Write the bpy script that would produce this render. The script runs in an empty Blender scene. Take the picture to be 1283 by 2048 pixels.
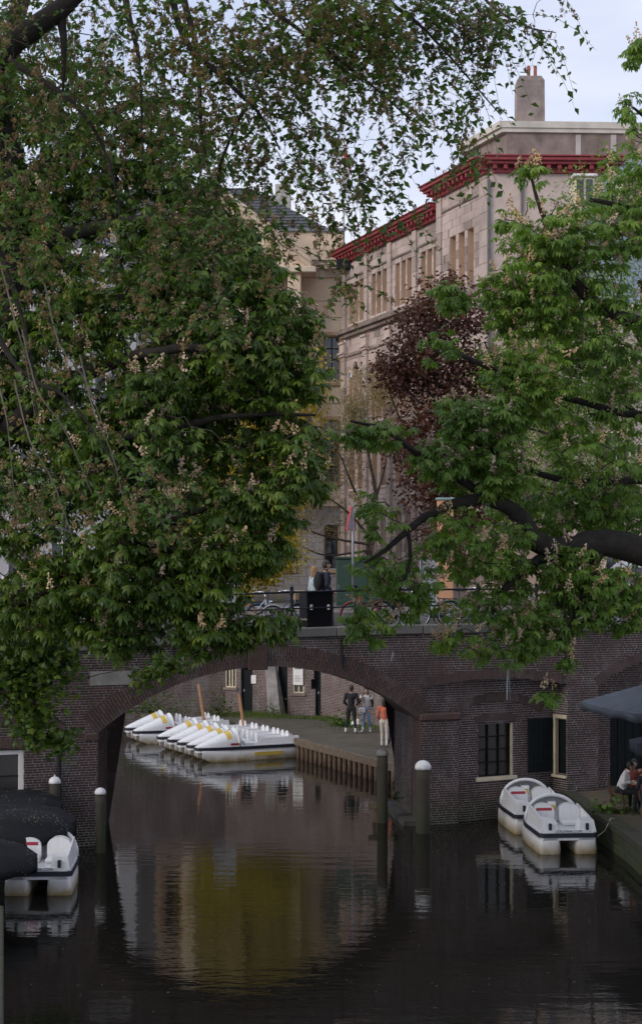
import bpy, bmesh, math, random
import numpy as np
from mathutils import Vector, Matrix, Quaternion

random.seed(11)
RNG = np.random.default_rng(11)
SC = bpy.context.scene
COL = SC.collection
R = math.radians
PI = math.pi

# ------------------------------------------------------------------ camera
FOC = 3300.0            # focal length in photograph pixels
CAMH = 6.9              # eye height above the canal water
HOR = 1130.0            # row of the horizon in the photograph
CX = 641.5
cd = bpy.data.cameras.new('camera')
cam = bpy.data.objects.new('camera', cd)
COL.objects.link(cam)
cam.location = (0, 0, CAMH)
cam.rotation_euler = (PI / 2, 0, 0)
cd.sensor_fit = 'VERTICAL'
cd.sensor_height = 36.0
cd.lens = 36.0 * FOC / 2048.0
cd.shift_y = (HOR - 1024.0) / 2048.0
cd.clip_end = 2000
SC.camera = cam

# ------------------------------------------------------------------ sky, sun, exposure
SUN_EL, SUN_AZ = R(24), R(236)      # soft light through cloud from behind and left of the camera
w = bpy.data.worlds.new('World')
SC.world = w
w.use_nodes = True
nt = w.node_tree
nt.nodes.clear()
wo = nt.nodes.new('ShaderNodeOutputWorld')
bg = nt.nodes.new('ShaderNodeBackground')
sky = nt.nodes.new('ShaderNodeTexSky')
sky.sky_type = 'NISHITA'
sky.sun_disc = False
sky.sun_elevation = SUN_EL
sky.sun_rotation = SUN_AZ
tc = nt.nodes.new('ShaderNodeTexCoord')
mp = nt.nodes.new('ShaderNodeMapping')
mp.inputs['Scale'].default_value = (1.0, 1.0, 3.2)
nz = nt.nodes.new('ShaderNodeTexNoise')
nz.inputs['Scale'].default_value = 2.6
nz.inputs['Detail'].default_value = 6
nz.inputs['Roughness'].default_value = 0.55
rp = nt.nodes.new('ShaderNodeValToRGB')
rp.color_ramp.elements[0].position = 0.34
rp.color_ramp.elements[0].color = (5.9, 6.7, 9.2, 1)
rp.color_ramp.elements[1].position = 0.66
rp.color_ramp.elements[1].color = (10.2, 10.4, 11.2, 1)
mx = nt.nodes.new('ShaderNodeMix')
mx.data_type = 'RGBA'
mx.inputs[0].default_value = 0.82
nt.links.new(tc.outputs['Generated'], mp.inputs['Vector'])
nt.links.new(mp.outputs['Vector'], nz.inputs['Vector'])
nt.links.new(nz.outputs['Fac'], rp.inputs['Fac'])
nt.links.new(sky.outputs['Color'], mx.inputs[6])
nt.links.new(rp.outputs['Color'], mx.inputs[7])
nt.links.new(mx.outputs[2], bg.inputs['Color'])
bg.inputs['Strength'].default_value = 0.1
nt.links.new(bg.outputs['Background'], wo.inputs['Surface'])

sd = bpy.data.lights.new('sun', 'SUN')
sun = bpy.data.objects.new('sun', sd)
COL.objects.link(sun)
sd.energy = 1.5
sd.angle = R(25)
sd.color = (1.0, 0.93, 0.84)
dirv = Vector((math.sin(SUN_AZ) * math.cos(SUN_EL), math.cos(SUN_AZ) * math.cos(SUN_EL), math.sin(SUN_EL)))
sun.rotation_euler = dirv.to_track_quat('Z', 'Y').to_euler()
sun.location = dirv * 100

SC.view_settings.view_transform = 'Standard'
SC.view_settings.look = 'None'
SC.view_settings.exposure = 0.12
SC.view_settings.gamma = 1.0
SC.view_settings.use_curve_mapping = False
SC.cycles.use_denoising = True
SC.cycles.max_bounces = 6
SC.cycles.diffuse_bounces = 3
SC.cycles.glossy_bounces = 3
SC.cycles.transmission_bounces = 4
SC.cycles.use_adaptive_sampling = True
SC.cycles.adaptive_threshold = 0.02


# ------------------------------------------------------------------ places
def G(px, py, z):
    """the point at height z that the photograph shows at this pixel"""
    Y = FOC * (CAMH - z) / (py - HOR)
    return Vector(((px - CX) / FOC * Y, Y, z))


def P(px, py, Y):
    return Vector(((px - CX) / FOC * Y, Y, CAMH - (py - HOR) / FOC * Y))


# ------------------------------------------------------------------ materials
MATS = {}


def _nodes(name):
    m = bpy.data.materials.new(name)
    m.use_nodes = True
    t = m.node_tree
    b = t.nodes['Principled BSDF']
    MATS[name] = m
    return m, t, b


def _pos(t):
    g = t.nodes.new('ShaderNodeNewGeometry')
    return g


def _noise(t, scale, detail=4, rough=0.55, vec=None, mscale=None):
    n = t.nodes.new('ShaderNodeTexNoise')
    n.inputs['Scale'].default_value = scale
    n.inputs['Detail'].default_value = detail
    n.inputs['Roughness'].default_value = rough
    if vec is None:
        vec = _pos(t).outputs['Position']
    if mscale:
        mpn = t.nodes.new('ShaderNodeMapping')
        mpn.inputs['Scale'].default_value = mscale
        t.links.new(vec, mpn.inputs['Vector'])
        vec = mpn.outputs['Vector']
    t.links.new(vec, n.inputs['Vector'])
    return n


def _ramp(t, fac, stops):
    r = t.nodes.new('ShaderNodeValToRGB')
    e = r.color_ramp.elements
    e[0].position, e[0].color = stops[0][0], tuple(stops[0][1]) + (1,) if len(stops[0][1]) == 3 else stops[0][1]
    e[1].position, e[1].color = stops[-1][0], tuple(stops[-1][1]) + (1,)
    for p, c in stops[1:-1]:
        x = e.new(p)
        x.color = tuple(c) + (1,)
    t.links.new(fac, r.inputs['Fac'])
    return r.outputs['Color']


def _mix(t, fac, a, b, blend='MIX'):
    m = t.nodes.new('ShaderNodeMix')
    m.data_type = 'RGBA'
    m.blend_type = blend
    for sock, v in ((m.inputs[0], fac), (m.inputs[6], a), (m.inputs[7], b)):
        if hasattr(v, 'links'):
            t.links.new(v, sock)
        elif isinstance(v, (int, float)):
            sock.default_value = v
        else:
            sock.default_value = tuple(v) + (1,)
    return m.outputs[2]


def _math(t, op, a, b=0.0, clamp=False):
    m = t.nodes.new('ShaderNodeMath')
    m.operation = op
    m.use_clamp = clamp
    for sock, v in ((m.inputs[0], a), (m.inputs[1], b)):
        if hasattr(v, 'links'):
            t.links.new(v, sock)
        else:
            sock.default_value = v
    return m.outputs[0]


def _rnd(t):
    """one random number for each loose piece of a mesh and each object"""
    g = _pos(t)
    o = t.nodes.new('ShaderNodeObjectInfo')
    return _math(t, 'FRACT', _math(t, 'ADD', g.outputs['Random Per Island'], o.outputs['Random']))


def _bump(t, b, h, strength=0.3, dist=0.01):
    n = t.nodes.new('ShaderNodeBump')
    n.inputs['Strength'].default_value = strength
    n.inputs['Distance'].default_value = dist
    t.links.new(h, n.inputs['Height'])
    t.links.new(n.outputs['Normal'], b.inputs['Normal'])


def plain(name, col, rough=0.6, metal=0.0, var=0.25, scale=6.0, bump=0.15, spec=0.5):
    """one colour, weathered by noise"""
    if name in MATS:
        return MATS[name]
    m, t, b = _nodes(name)
    n = _noise(t, scale, 5, 0.6)
    lo = tuple(c * (1 - var) for c in col)
    hi = tuple(min(1, c * (1 + var)) for c in col)
    c = _ramp(t, n.outputs['Fac'], [(0.3, lo), (0.7, hi)])
    t.links.new(c, b.inputs['Base Color'])
    b.inputs['Roughness'].default_value = rough
    b.inputs['Metallic'].default_value = metal
    b.inputs['Specular IOR Level'].default_value = spec
    if bump:
        n2 = _noise(t, scale * 9, 3)
        _bump(t, b, n2.outputs['Fac'], bump, 0.01)
    return m


def pieces(name, cols, rough=0.85, stain=(0.03, 0.028, 0.027), stain_amt=0.7, pale=None, moss=None, bump=0.4, scale=0.55):
    """bricks, stones, tiles: each piece its own colour, then grime with a shape of its own"""
    m, t, b = _nodes(name)
    k = len(cols)
    c = _ramp(t, _rnd(t), [(i / (k - 1), cols[i]) for i in range(k)])
    fine = _noise(t, 22, 4)
    c = _mix(t, _math(t, 'MULTIPLY', fine.outputs['Fac'], 0.5), c, tuple(x * 0.5 for x in cols[0]))
    big = _noise(t, scale, 6, 0.65, mscale=(1, 1, 0.7))
    f = _ramp(t, big.outputs['Fac'], [(0.46, (0, 0, 0)), (0.68, (1, 1, 1))])
    c = _mix(t, _math(t, 'MULTIPLY', f, stain_amt), c, stain)
    if pale:
        big2 = _noise(t, scale * 1.5, 6, 0.7, mscale=(1.2, 1.2, 0.9))
        f2 = _ramp(t, big2.outputs['Fac'], [(0.53, (0, 0, 0)), (0.74, (1, 1, 1))])
        c = _mix(t, _math(t, 'MULTIPLY', f2, 0.6), c, pale)
    if moss:
        g = _pos(t)
        sep = t.nodes.new('ShaderNodeSeparateXYZ')
        t.links.new(g.outputs['Position'], sep.inputs[0])
        mr = t.nodes.new('ShaderNodeMapRange')
        mr.inputs['From Min'].default_value = 0.9
        mr.inputs['From Max'].default_value = 0.0
        t.links.new(sep.outputs['Z'], mr.inputs['Value'])
        ns = _noise(t, 2.5, 5)
        f3 = _math(t, 'MULTIPLY', mr.outputs['Result'], _math(t, 'MULTIPLY', ns.outputs['Fac'], 1.7), True)
        c = _mix(t, f3, c, moss)
    t.links.new(c, b.inputs['Base Color'])
    b.inputs['Roughness'].default_value = rough
    _bump(t, b, _noise(t, 60, 4).outputs['Fac'], bump, 0.006)
    return m


def foliage(name, dark, mid, light, trans=0.3, rough=0.45):
    m, t, b = _nodes(name)
    c = _ramp(t, _rnd(t), [(0.0, dark), (0.55, mid), (1.0, light)])
    big = _noise(t, 0.55, 4, 0.6)
    c = _mix(t, _ramp(t, big.outputs['Fac'], [(0.4, (0, 0, 0)), (0.66, (1, 1, 1))]), c, _mix(t, 1.0, c, (1.35, 1.25, 0.8), 'MULTIPLY'))
    t.links.new(c, b.inputs['Base Color'])
    b.inputs['Roughness'].default_value = rough
    b.inputs['Specular IOR Level'].default_value = 0.35
    tr = t.nodes.new('ShaderNodeBsdfTranslucent')
    t.links.new(_mix(t, 1.0, c, (1.3, 1.5, 0.5), 'MULTIPLY'), tr.inputs['Color'])
    ms = t.nodes.new('ShaderNodeMixShader')
    ms.inputs[0].default_value = trans
    t.links.new(b.outputs[0], ms.inputs[1])
    t.links.new(tr.outputs[0], ms.inputs[2])
    t.links.new(ms.outputs[0], t.nodes['Material Output'].inputs['Surface'])
    return m


# ------------------------------------------------------------------ objects
def tag(o, label=None, cat=None, group=None, kind=None):
    for k, v in (('label', label), ('category', cat), ('group', group), ('kind', kind)):
        if v:
            o[k] = v
    return o


def empty(name, loc=(0, 0, 0), rz=0.0, label=None, cat=None, group=None):
    o = bpy.data.objects.new(name, None)
    o.empty_display_size = 0.2
    COL.objects.link(o)
    o.location = loc
    o.rotation_euler = (0, 0, rz)
    return tag(o, label, cat, group)


WORLD = set()          # things whose parts are modelled in world coordinates


def wroot(name, loc, label, cat, group=None):
    o = empty(name, loc, 0.0, label, cat, group)
    WORLD.add(o.name)
    return o


def add_obj(name, me, parent=None):
    o = bpy.data.objects.new(name, me)
    COL.objects.link(o)
    if parent is not None:
        o.parent = parent
        if parent.name in WORLD:
            o.matrix_parent_inverse = Matrix.Translation(-parent.location)
    return o


def np_mesh(name, V, F, mats, smooth=False, midx=None):
    """V (n,3) array, F (m,k) array of equal-sized faces"""
    me = bpy.data.meshes.new(name)
    V = np.asarray(V, dtype=np.float32)
    F = np.asarray(F, dtype=np.int32)
    n, (m, k) = len(V), F.shape
    me.vertices.add(n)
    me.vertices.foreach_set('co', V.ravel())
    me.loops.add(m * k)
    me.loops.foreach_set('vertex_index', F.ravel())
    me.polygons.add(m)
    me.polygons.foreach_set('loop_start', np.arange(0, m * k, k, dtype=np.int32))
    me.polygons.foreach_set('loop_total', np.full(m, k, dtype=np.int32))
    if midx is not None:
        me.polygons.foreach_set('material_index', np.asarray(midx, dtype=np.int32))
    me.polygons.foreach_set('use_smooth', np.full(m, smooth, dtype=bool))
    for x in (mats if isinstance(mats, (list, tuple)) else [mats]):
        me.materials.append(x)
    me.update(calc_edges=True)
    return me


class MB:
    """collects shapes for one mesh"""

    def __init__(self):
        self.V, self.F, self.M = [], [], []

    def add(self, verts, faces, mi=0, xf=None):
        o = len(self.V)
        for v in verts:
            v = Vector(v)
            self.V.append(xf @ v if xf is not None else v)
        for f in faces:
            self.F.append(tuple(o + i for i in f))
            self.M.append(mi)
        return self

    def box(self, x0, x1, y0, y1, z0, z1, mi=0, xf=None, taper=0.0):
        t = taper
        v = [(x0, y0, z0), (x1, y0, z0), (x1, y1, z0), (x0, y1, z0),
             (x0 + t, y0 + t, z1), (x1 - t, y0 + t, z1), (x1 - t, y1 - t, z1), (x0 + t, y1 - t, z1)]
        f = [(0, 3, 2, 1), (4, 5, 6, 7), (0, 1, 5, 4), (1, 2, 6, 5), (2, 3, 7, 6), (3, 0, 4, 7)]
        return self.add(v, f, mi, xf)

    def bbox(self, x0, x1, y0, y1, z0, z1, b=0.01, mi=0, xf=None):
        """box with chamfered edges"""
        vs, idx = [], {}
        for i, (x, sx) in enumerate(((x0, 1), (x1, -1))):
            for j, (y, sy) in enumerate(((y0, 1), (y1, -1))):
                for k, (z, sz) in enumerate(((z0, 1), (z1, -1))):
                    idx[i, j, k, 0] = len(vs); vs.append((x, y + sy * b, z + sz * b))
                    idx[i, j, k, 1] = len(vs); vs.append((x + sx * b, y, z + sz * b))
                    idx[i, j, k, 2] = len(vs); vs.append((x + sx * b, y + sy * b, z))
        bm = bmesh.new()
        for v in vs:
            bm.verts.new(v)
        bmesh.ops.convex_hull(bm, input=bm.verts)
        bm.verts.index_update()
        V = [v.co.copy() for v in bm.verts]
        F = [[v.index for v in f.verts] for f in bm.faces]
        bm.free()
        return self.add(V, F, mi, xf)

    def tube(self, pts, rad, n=8, mi=0, cap=True, xf=None, closed=False):
        pts = [Vector(p) for p in pts]
        m = len(pts)
        if not hasattr(rad, '__len__'):
            rad = [rad] * m
        vs, fs = [], []
        up = Vector((0.13, 0.21, 0.97))
        prev = None
        for i, p in enumerate(pts):
            if closed:
                d = pts[(i + 1) % m] - pts[i - 1]
            else:
                d = pts[min(i + 1, m - 1)] - pts[max(i - 1, 0)]
            d.normalize()
            if prev is None:
                a = up.cross(d)
                if a.length < 0.05:
                    a = Vector((1, 0, 0)).cross(d)
            else:
                a = prev - d * prev.dot(d)
            a.normalize()
            prev = a
            b = d.cross(a)
            for k in range(n):
                th = 2 * PI * k / n
                vs.append(p + (a * math.cos(th) + b * math.sin(th)) * rad[i])
        rng = m if closed else m - 1
        for i in range(rng):
            j = (i + 1) % m
            for k in range(n):
                l = (k + 1) % n
                fs.append((i * n + k, i * n + l, j * n + l, j * n + k))
        if cap and not closed:
            fs.append(tuple(range(n))[::-1])
            fs.append(tuple((m - 1) * n + k for k in range(n)))
        return self.add(vs, fs, mi, xf)

    def lathe(self, prof, n=12, mi=0, xf=None):
        """prof: list of (r, z) about the z axis"""
        vs, fs = [], []
        for r_, z in prof:
            for k in range(n):
                th = 2 * PI * k / n
                vs.append((r_ * math.cos(th), r_ * math.sin(th), z))
        for i in range(len(prof) - 1):
            for k in range(n):
                l = (k + 1) % n
                fs.append((i * n + k, i * n + l, (i + 1) * n + l, (i + 1) * n + k))
        fs.append(tuple(range(n))[::-1])
        fs.append(tuple((len(prof) - 1) * n + k for k in range(n)))
        return self.add(vs, fs, mi, xf)

    def prism(self, poly, z0, z1, mi=0, xf=None):
        n = len(poly)
        vs = [(x, y, z0) for x, y in poly] + [(x, y, z1) for x, y in poly]
        fs = [tuple(range(n))[::-1], tuple(range(n, 2 * n))]
        for i in range(n):
            j = (i + 1) % n
            fs.append((i, j, n + j, n + i))
        return self.add(vs, fs, mi, xf)

    def loft(self, rings, mi=0, cap=True, xf=None):
        n = len(rings[0])
        vs = [v for r_ in rings for v in r_]
        fs = []
        for i in range(len(rings) - 1):
            for k in range(n):
                l = (k + 1) % n
                fs.append((i * n + k, i * n + l, (i + 1) * n + l, (i + 1) * n + k))
        if cap:
            fs.append(tuple(range(n))[::-1])
            fs.append(tuple((len(rings) - 1) * n + k for k in range(n)))
        return self.add(vs, fs, mi, xf)

    def mesh(self, name, mats, smooth=False):
        me = bpy.data.meshes.new(name)
        me.from_pydata([tuple(v) for v in self.V], [], self.F)
        for x in (mats if isinstance(mats, (list, tuple)) else [mats]):
            me.materials.append(x)
        me.polygons.foreach_set('material_index', self.M)
        if smooth:
            me.polygons.foreach_set('use_smooth', [True] * len(self.F))
        me.update()
        return me

    def build(self, name, mats, parent=None, smooth=False, sharp=None):
        me = self.mesh(name, mats, smooth)
        if sharp is not None:
            bm = bmesh.new()
            bm.from_mesh(me)
            bmesh.ops.recalc_face_normals(bm, faces=bm.faces)
            for e in bm.edges:
                e.smooth = e.calc_face_angle(0) < sharp
            for f in bm.faces:
                f.smooth = True
            bm.to_mesh(me)
            bm.free()
        return add_obj(name, me, parent)


def frame_xf(o, u, n):
    """local x along u, local y along n (out of the wall), z up"""
    u3, n3 = Vector((u[0], u[1], 0)), Vector((n[0], n[1], 0))
    m = Matrix.Identity(4)
    m.col[0][:3] = u3
    m.col[1][:3] = n3
    m.col[2][:3] = (0, 0, 1)
    m.col[3][:3] = (o[0], o[1], o[2] if len(o) > 2 else 0)
    return m


def font_mesh(name, text, size, mat, parent, xf, depth=0.002):
    cu = bpy.data.curves.new(name, 'FONT')
    cu.body = text
    cu.size = size
    cu.align_x = 'CENTER'
    cu.align_y = 'CENTER'
    cu.extrude = depth
    ob = bpy.data.objects.new(name, cu)
    COL.objects.link(ob)
    dg = bpy.context.evaluated_depsgraph_get()
    me = bpy.data.meshes.new_from_object(ob.evaluated_get(dg))
    bpy.data.objects.remove(ob)
    me.materials.clear()
    me.materials.append(mat)
    me.transform(xf)
    return add_obj(name, me, parent)


def courses(z0, z1, spans, blen, bh, joint, header=True, jit=0.0):
    """rows of bricks; spans(z) gives the wall's intervals at a height. Returns bricks and the plain intervals"""
    out, back = [], []
    row = 0
    z = z0
    while z < z1 - 0.3 * bh:
        zt = min(z + bh, z1)
        zm = (z + zt) / 2
        iv = spans(zm)
        for a, b in iv:
            back.append((a, b, z, zt))
            L = blen if not (header and row % 2) else blen / 2 if header == 'cross' else blen
            off = (row % 2) * blen * 0.5 + (row % 4 // 2) * blen * 0.25 * (1 if header == 'cross' else 0)
            s = math.floor(a / L) * L - off % L
            while s < b:
                j = random.uniform(-jit, jit)
                x0, x1 = max(s + joint / 2 + j, a), min(s + L - joint / 2 + j, b)
                if x1 - x0 > 0.05 * blen:
                    out.append((x0, x1, z + joint / 2, zt - joint / 2))
                s += L
        z = zt
        row += 1
    return out, back


BOXF = np.array([(0, 1, 5, 4), (1, 2, 6, 5), (2, 3, 7, 6), (3, 0, 4, 7), (0, 3, 2, 1)])


def brick_arrays(bricks, depth, jit, xf):
    """boxes standing proud of local y = 0 (no back face)"""
    B = np.array(bricks, dtype=np.float64)
    n = len(B)
    d = depth + RNG.uniform(-jit, jit, n)
    x0, x1, z0, z1 = B.T
    o = np.zeros(n) - 0.004
    V = np.stack([np.stack([x0, d, z0], 1), np.stack([x1, d, z0], 1), np.stack([x1, d, z1], 1), np.stack([x0, d, z1], 1),
                  np.stack([x0, o, z0], 1), np.stack([x1, o, z0], 1), np.stack([x1, o, z1], 1), np.stack([x0, o, z1], 1)], 1)
    M = np.array(xf)
    V = V @ M[:3, :3].T + M[:3, 3]
    F = np.arange(n)[:, None, None] * 8 + BOXF[None]
    return V.reshape(-1, 3), F.reshape(-1, 4)


def lay_bricks(parent, mat, bricks, xf, depth=0.008, jit=0.004, singles=0, key=None, name='brick', stuff_name='brickwork'):
    """up to `singles` bricks as objects, the others joined as one part"""
    bricks = list(bricks)
    if singles:
        order = sorted(range(len(bricks)), key=lambda i: key(bricks[i]))
        pick = set(order[:singles])
        cache = {}
        for i in sorted(pick):
            x0, x1, z0, z1 = bricks[i]
            k = (round(x1 - x0, 2), round(z1 - z0, 2))
            if k not in cache:
                m = MB()
                m.bbox(-k[0] / 2, k[0] / 2, -0.004, depth, -k[1] / 2, k[1] / 2, min(0.004, depth * 0.4, k[1] * 0.1))
                cache[k] = m.mesh(name, mat)
            o = add_obj(name, cache[k], parent)
            o.matrix_basis = xf @ Matrix.Translation(((x0 + x1) / 2, random.uniform(-jit, jit) * 0.5, (z0 + z1) / 2))
        bricks = [b for i, b in enumerate(bricks) if i not in pick]
    if bricks:
        V, F = brick_arrays(bricks, depth, jit, xf)
        o = add_obj(stuff_name, np_mesh(stuff_name, V, F, mat), parent)
        o['kind'] = 'stuff'


def backing(m, back, xf, y=0.0, mi=0):
    for a, b, z0, z1 in back:
        m.add([(a, y, z0), (b, y, z0), (b, y, z1), (a, y, z1)], [(0, 1, 2, 3)], mi, xf)


def cut(iv, a, b):
    """intervals without [a, b]"""
    out = []
    for x, y in iv:
        if b <= x or a >= y:
            out.append((x, y))
        else:
            if a > x:
                out.append((x, a))
            if b < y:
                out.append((b, y))
    return [q for q in out if q[1] - q[0] > 0.02]


def arc_ring(s0, s1, zs, rise, thick, width, tiers=1):
    """voussoirs as quads in the (s, z) plane: list of 4 corner tuples"""
    h = (s1 - s0) / 2
    c = (s0 + s1) / 2
    Rr = (h * h + rise * rise) / (2 * rise)
    cz = zs + rise - Rr
    a = math.asin(h / Rr)
    n = max(3, int(round(2 * a * (Rr + thick / 2) / width)))
    out = []
    for i in range(n):
        t0, t1 = -a + 2 * a * i / n, -a + 2 * a * (i + 1) / n
        g = 0.0055 / Rr
        if tiers == 1:
            rs = [(Rr, Rr + thick)]
        else:
            m_ = Rr + thick * (0.5 if i % 2 else 0.33)
            rs = [(Rr, m_ - 0.005), (m_ + 0.005, Rr + thick)]
            if i % 2 == 0:
                m2 = Rr + thick * 0.67
                rs = [(Rr, m_ - 0.005), (m_ + 0.005, m2 - 0.005), (m2 + 0.005, Rr + thick)]
        for r0, r1 in rs:
            out.append([(c + r_ * math.sin(t), cz + r_ * math.cos(t)) for r_, t in ((r0, t0 + g), (r0, t1 - g), (r1, t1 - g), (r1, t0 + g))])
    return out, (c, cz, Rr, a)


def arc_z(s, s0, s1, zs, rise):
    h = (s1 - s0) / 2
    c = (s0 + s1) / 2
    Rr = (h * h + rise * rise) / (2 * rise)
    return zs + rise - Rr + math.sqrt(max(0, Rr * Rr - (s - c) ** 2))


def lay_voussoirs(parent, mat, quads, xf, depth, back=0.1, name='voussoir', single=True):
    inv = xf
    if single:
        for q in quads:
            m = MB()
            d = depth + random.uniform(-0.004, 0.004)
            m.add([(s, d, z) for s, z in q] + [(s, -back, z) for s, z in q], [(0, 1, 2, 3), (1, 0, 4, 5), (2, 1, 5, 6), (3, 2, 6, 7), (0, 3, 7, 4)])
            m.build(name, mat, parent).matrix_basis = inv
    else:
        m = MB()
        for q in quads:
            d = depth + random.uniform(-0.004, 0.004)
            m.add([(s, d, z) for s, z in q] + [(s, -back, z) for s, z in q], [(0, 1, 2, 3), (1, 0, 4, 5), (2, 1, 5, 6), (3, 2, 6, 7), (0, 3, 7, 4)], xf=inv)
        o = m.build('voussoir_brickwork', mat, parent)
        o['kind'] = 'stuff'


# ------------------------------------------------------------------ palette
M_BRICK = pieces('bridge_brick', [(0.045, 0.022, 0.021), (0.085, 0.034, 0.029), (0.036, 0.026, 0.027), (0.105, 0.05, 0.042), (0.06, 0.028, 0.026), (0.03, 0.024, 0.025)],
                 stain=(0.028, 0.022, 0.022), stain_amt=0.75, pale=(0.20, 0.18, 0.18), moss=(0.03, 0.035, 0.015))
M_MORTAR = plain('mortar', (0.40, 0.37, 0.365), 0.95, var=0.45, scale=1.2, bump=0.4)
M_VOUS = pieces('arch_brick', [(0.08, 0.05, 0.046), (0.12, 0.072, 0.064), (0.095, 0.062, 0.057), (0.07, 0.05, 0.048)], stain_amt=0.55, pale=(0.19, 0.17, 0.165), scale=.9)
M_FARBRICK = pieces('wharf_brick', [(0.12, 0.07, 0.06), (0.17, 0.09, 0.075), (0.13, 0.10, 0.09), (0.2, 0.15, 0.13)], stain=(0.05, 0.045, 0.04), stain_amt=0.6, pale=(0.3, 0.28, 0.27), scale=0.4)
M_COPING = pieces('coping_stone', [(0.16, 0.15, 0.145), (0.2, 0.19, 0.18), (0.13, 0.125, 0.12)], stain_amt=0.55, bump=0.5)
M_IMPOST = plain('red_sandstone', (0.07, 0.04, 0.036), 0.85, var=0.4, scale=3)
M_STONE = pieces('ashlar', [(0.54, 0.43, 0.385), (0.58, 0.48, 0.43), (0.49, 0.385, 0.345), (0.56, 0.45, 0.40), (0.27, 0.2, 0.18), (0.54, 0.44, 0.39), (0.19, 0.145, 0.13)],
                 stain=(0.16, 0.12, 0.105), stain_amt=0.6, bump=0.25, scale=0.5)
M_STONE_PLAIN = plain('dressed_stone', (0.52, 0.415, 0.365), 0.85, var=0.16, scale=1.6)
M_STONE_DARK = plain('weathered_stone', (0.20, 0.155, 0.135), 0.9, var=0.4, scale=1.2)
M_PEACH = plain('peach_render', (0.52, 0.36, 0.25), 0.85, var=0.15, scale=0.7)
M_CREAM = plain('cream_stone', (0.62, 0.485, 0.36), 0.85, var=0.18, scale=0.6)
M_CREAM_TRIM = plain('cream_trim', (0.56, 0.46, 0.36), 0.8, var=0.2, scale=1)
M_GREYSTONE = pieces('grey_rustication', [(0.27, 0.255, 0.265), (0.33, 0.31, 0.32), (0.24, 0.225, 0.235)], stain_amt=0.3, stain=(0.14, 0.13, 0.13), bump=0.2)
M_SLATE = plain('slate', (0.075, 0.075, 0.085), 0.55, var=0.35, scale=4, bump=0.4)
M_ZINC = plain('blue_zinc', (0.20, 0.245, 0.31), 0.45, 0.2, var=0.15, scale=1.5)
M_RED = plain('red_paint', (0.23, 0.03, 0.035), 0.6, var=0.2, scale=2)
M_WHITEPAINT = plain('white_paint', (0.72, 0.70, 0.68), 0.5, var=0.08, scale=3)
M_CREAMPAINT = plain('cream_paint', (0.58, 0.50, 0.36), 0.5, var=0.12, scale=5)
M_BLACKPAINT = plain('black_green_paint', (0.006, 0.009, 0.011), 0.6, var=0.4, scale=6, spec=0.15)
M_IRON = plain('black_iron', (0.012, 0.014, 0.02), 0.6, 0.0, var=0.4, scale=10, spec=0.2)
M_STEEL = plain('galvanised_steel', (0.25, 0.26, 0.28), 0.5, 0.5, var=0.2)
M_CHROME = plain('chrome', (0.7, 0.7, 0.72), 0.2, 1.0, var=0.05, bump=0)
M_WOOD = plain('weathered_timber', (0.13, 0.095, 0.065), 0.9, var=0.4, scale=8, bump=0.5)
M_STAKE = plain('new_timber', (0.36, 0.19, 0.10), 0.8, var=0.2, scale=8)
M_RUST = plain('rusty_pile', (0.10, 0.062, 0.04), 0.9, var=0.5, scale=5)
M_BARK = plain('bark', (0.02, 0.016, 0.013), 0.95, var=0.5, scale=7, bump=1.0)
M_TWIG = plain('twig_bark', (0.05, 0.04, 0.028), 0.9, var=0.4, scale=10, bump=0.2)
M_PALETWIG = plain('pale_twig', (0.11, 0.09, 0.072), 0.9, var=0.3, scale=10, bump=0.2)
M_ASPHALT = plain('bridge_paving', (0.20, 0.185, 0.175), 0.9, var=0.25, scale=1.5, bump=0.4)
M_GLASS = None


def glass_mat(name, col, rough=0.06):
    m, t, b = _nodes(name)
    n = _noise(t, 1.3, 3)
    t.links.new(_ramp(t, n.outputs['Fac'], [(0.3, col), (0.7, tuple(c * 1.8 for c in col))]), b.inputs['Base Color'])
    b.inputs['Roughness'].default_value = rough
    b.inputs['Specular IOR Level'].default_value = 0.8
    _bump(t, b, _noise(t, 2.0, 2).outputs['Fac'], 0.05, 0.02)
    return m


M_GLASS = glass_mat('window_glass', (0.015, 0.018, 0.022))
M_DUSTYGLASS = glass_mat('dusty_glass', (0.02, 0.017, 0.015), 0.25)
# ------------------------------------------------------------------ bridge frame
O = G(195, 1690, 0)
_e = G(1000, 1640, 0)
U = Vector((_e.x - O.x, _e.y - O.y)).normalized()
N = Vector((U.y, -U.x))                       # out of the face, towards the camera
VB = Vector((-0.012, 1.0))                    # direction of the barrel under the bridge
WB = 3.6
F0 = frame_xf(O, U, N)


def sofpx(px):
    a = (px - CX) / FOC
    return (a * O.y - O.x) / (U.x - a * U.y)


def spx(px, d):
    """place along the face, d in front of it, that stands at this column"""
    a = (px - CX) / FOC
    return (a * (O.y + N.y * d) - (O.x + N.x * d)) / (U.x - a * U.y)


def vdir(s):
    """the barrel splays: its sides are not parallel"""
    f = min(1.0, max(0.0, s / 8.72))
    return Vector((-0.064 + (-0.15 + 0.064) * f, 1.0))


def bkp(s):
    a = wpt(s)
    v = vdir(s)
    return Vector((a.x + v.x * WB, a.y + v.y * WB, 0))


def wpt(s, d=0.0, z=0.0):
    return Vector((O.x + U.x * s + N.x * d, O.y + U.y * s + N.y * d, z))


A0, A1, AZ, AR = 0.0, 8.72, 2.75, 1.55        # the arch: springings, spring height, rise
RB0, RB1, RBZ, RBR = 8.75, 13.15, 3.62, 0.22  # relief arch beside it
RC0, RC1, RCZ, RCR = 14.12, 19.2, 3.55, 0.8   # arch above the terrace
S_LO, S_HI = -12.0, 24.0


def hump(s):
    return -0.0032 * max(0.0, 9.0 - s) ** 2 if s > -2 else -0.387 - 0.03 * (-2 - s)


def cope_z(s):
    return 5.07 + hump(s)


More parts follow.
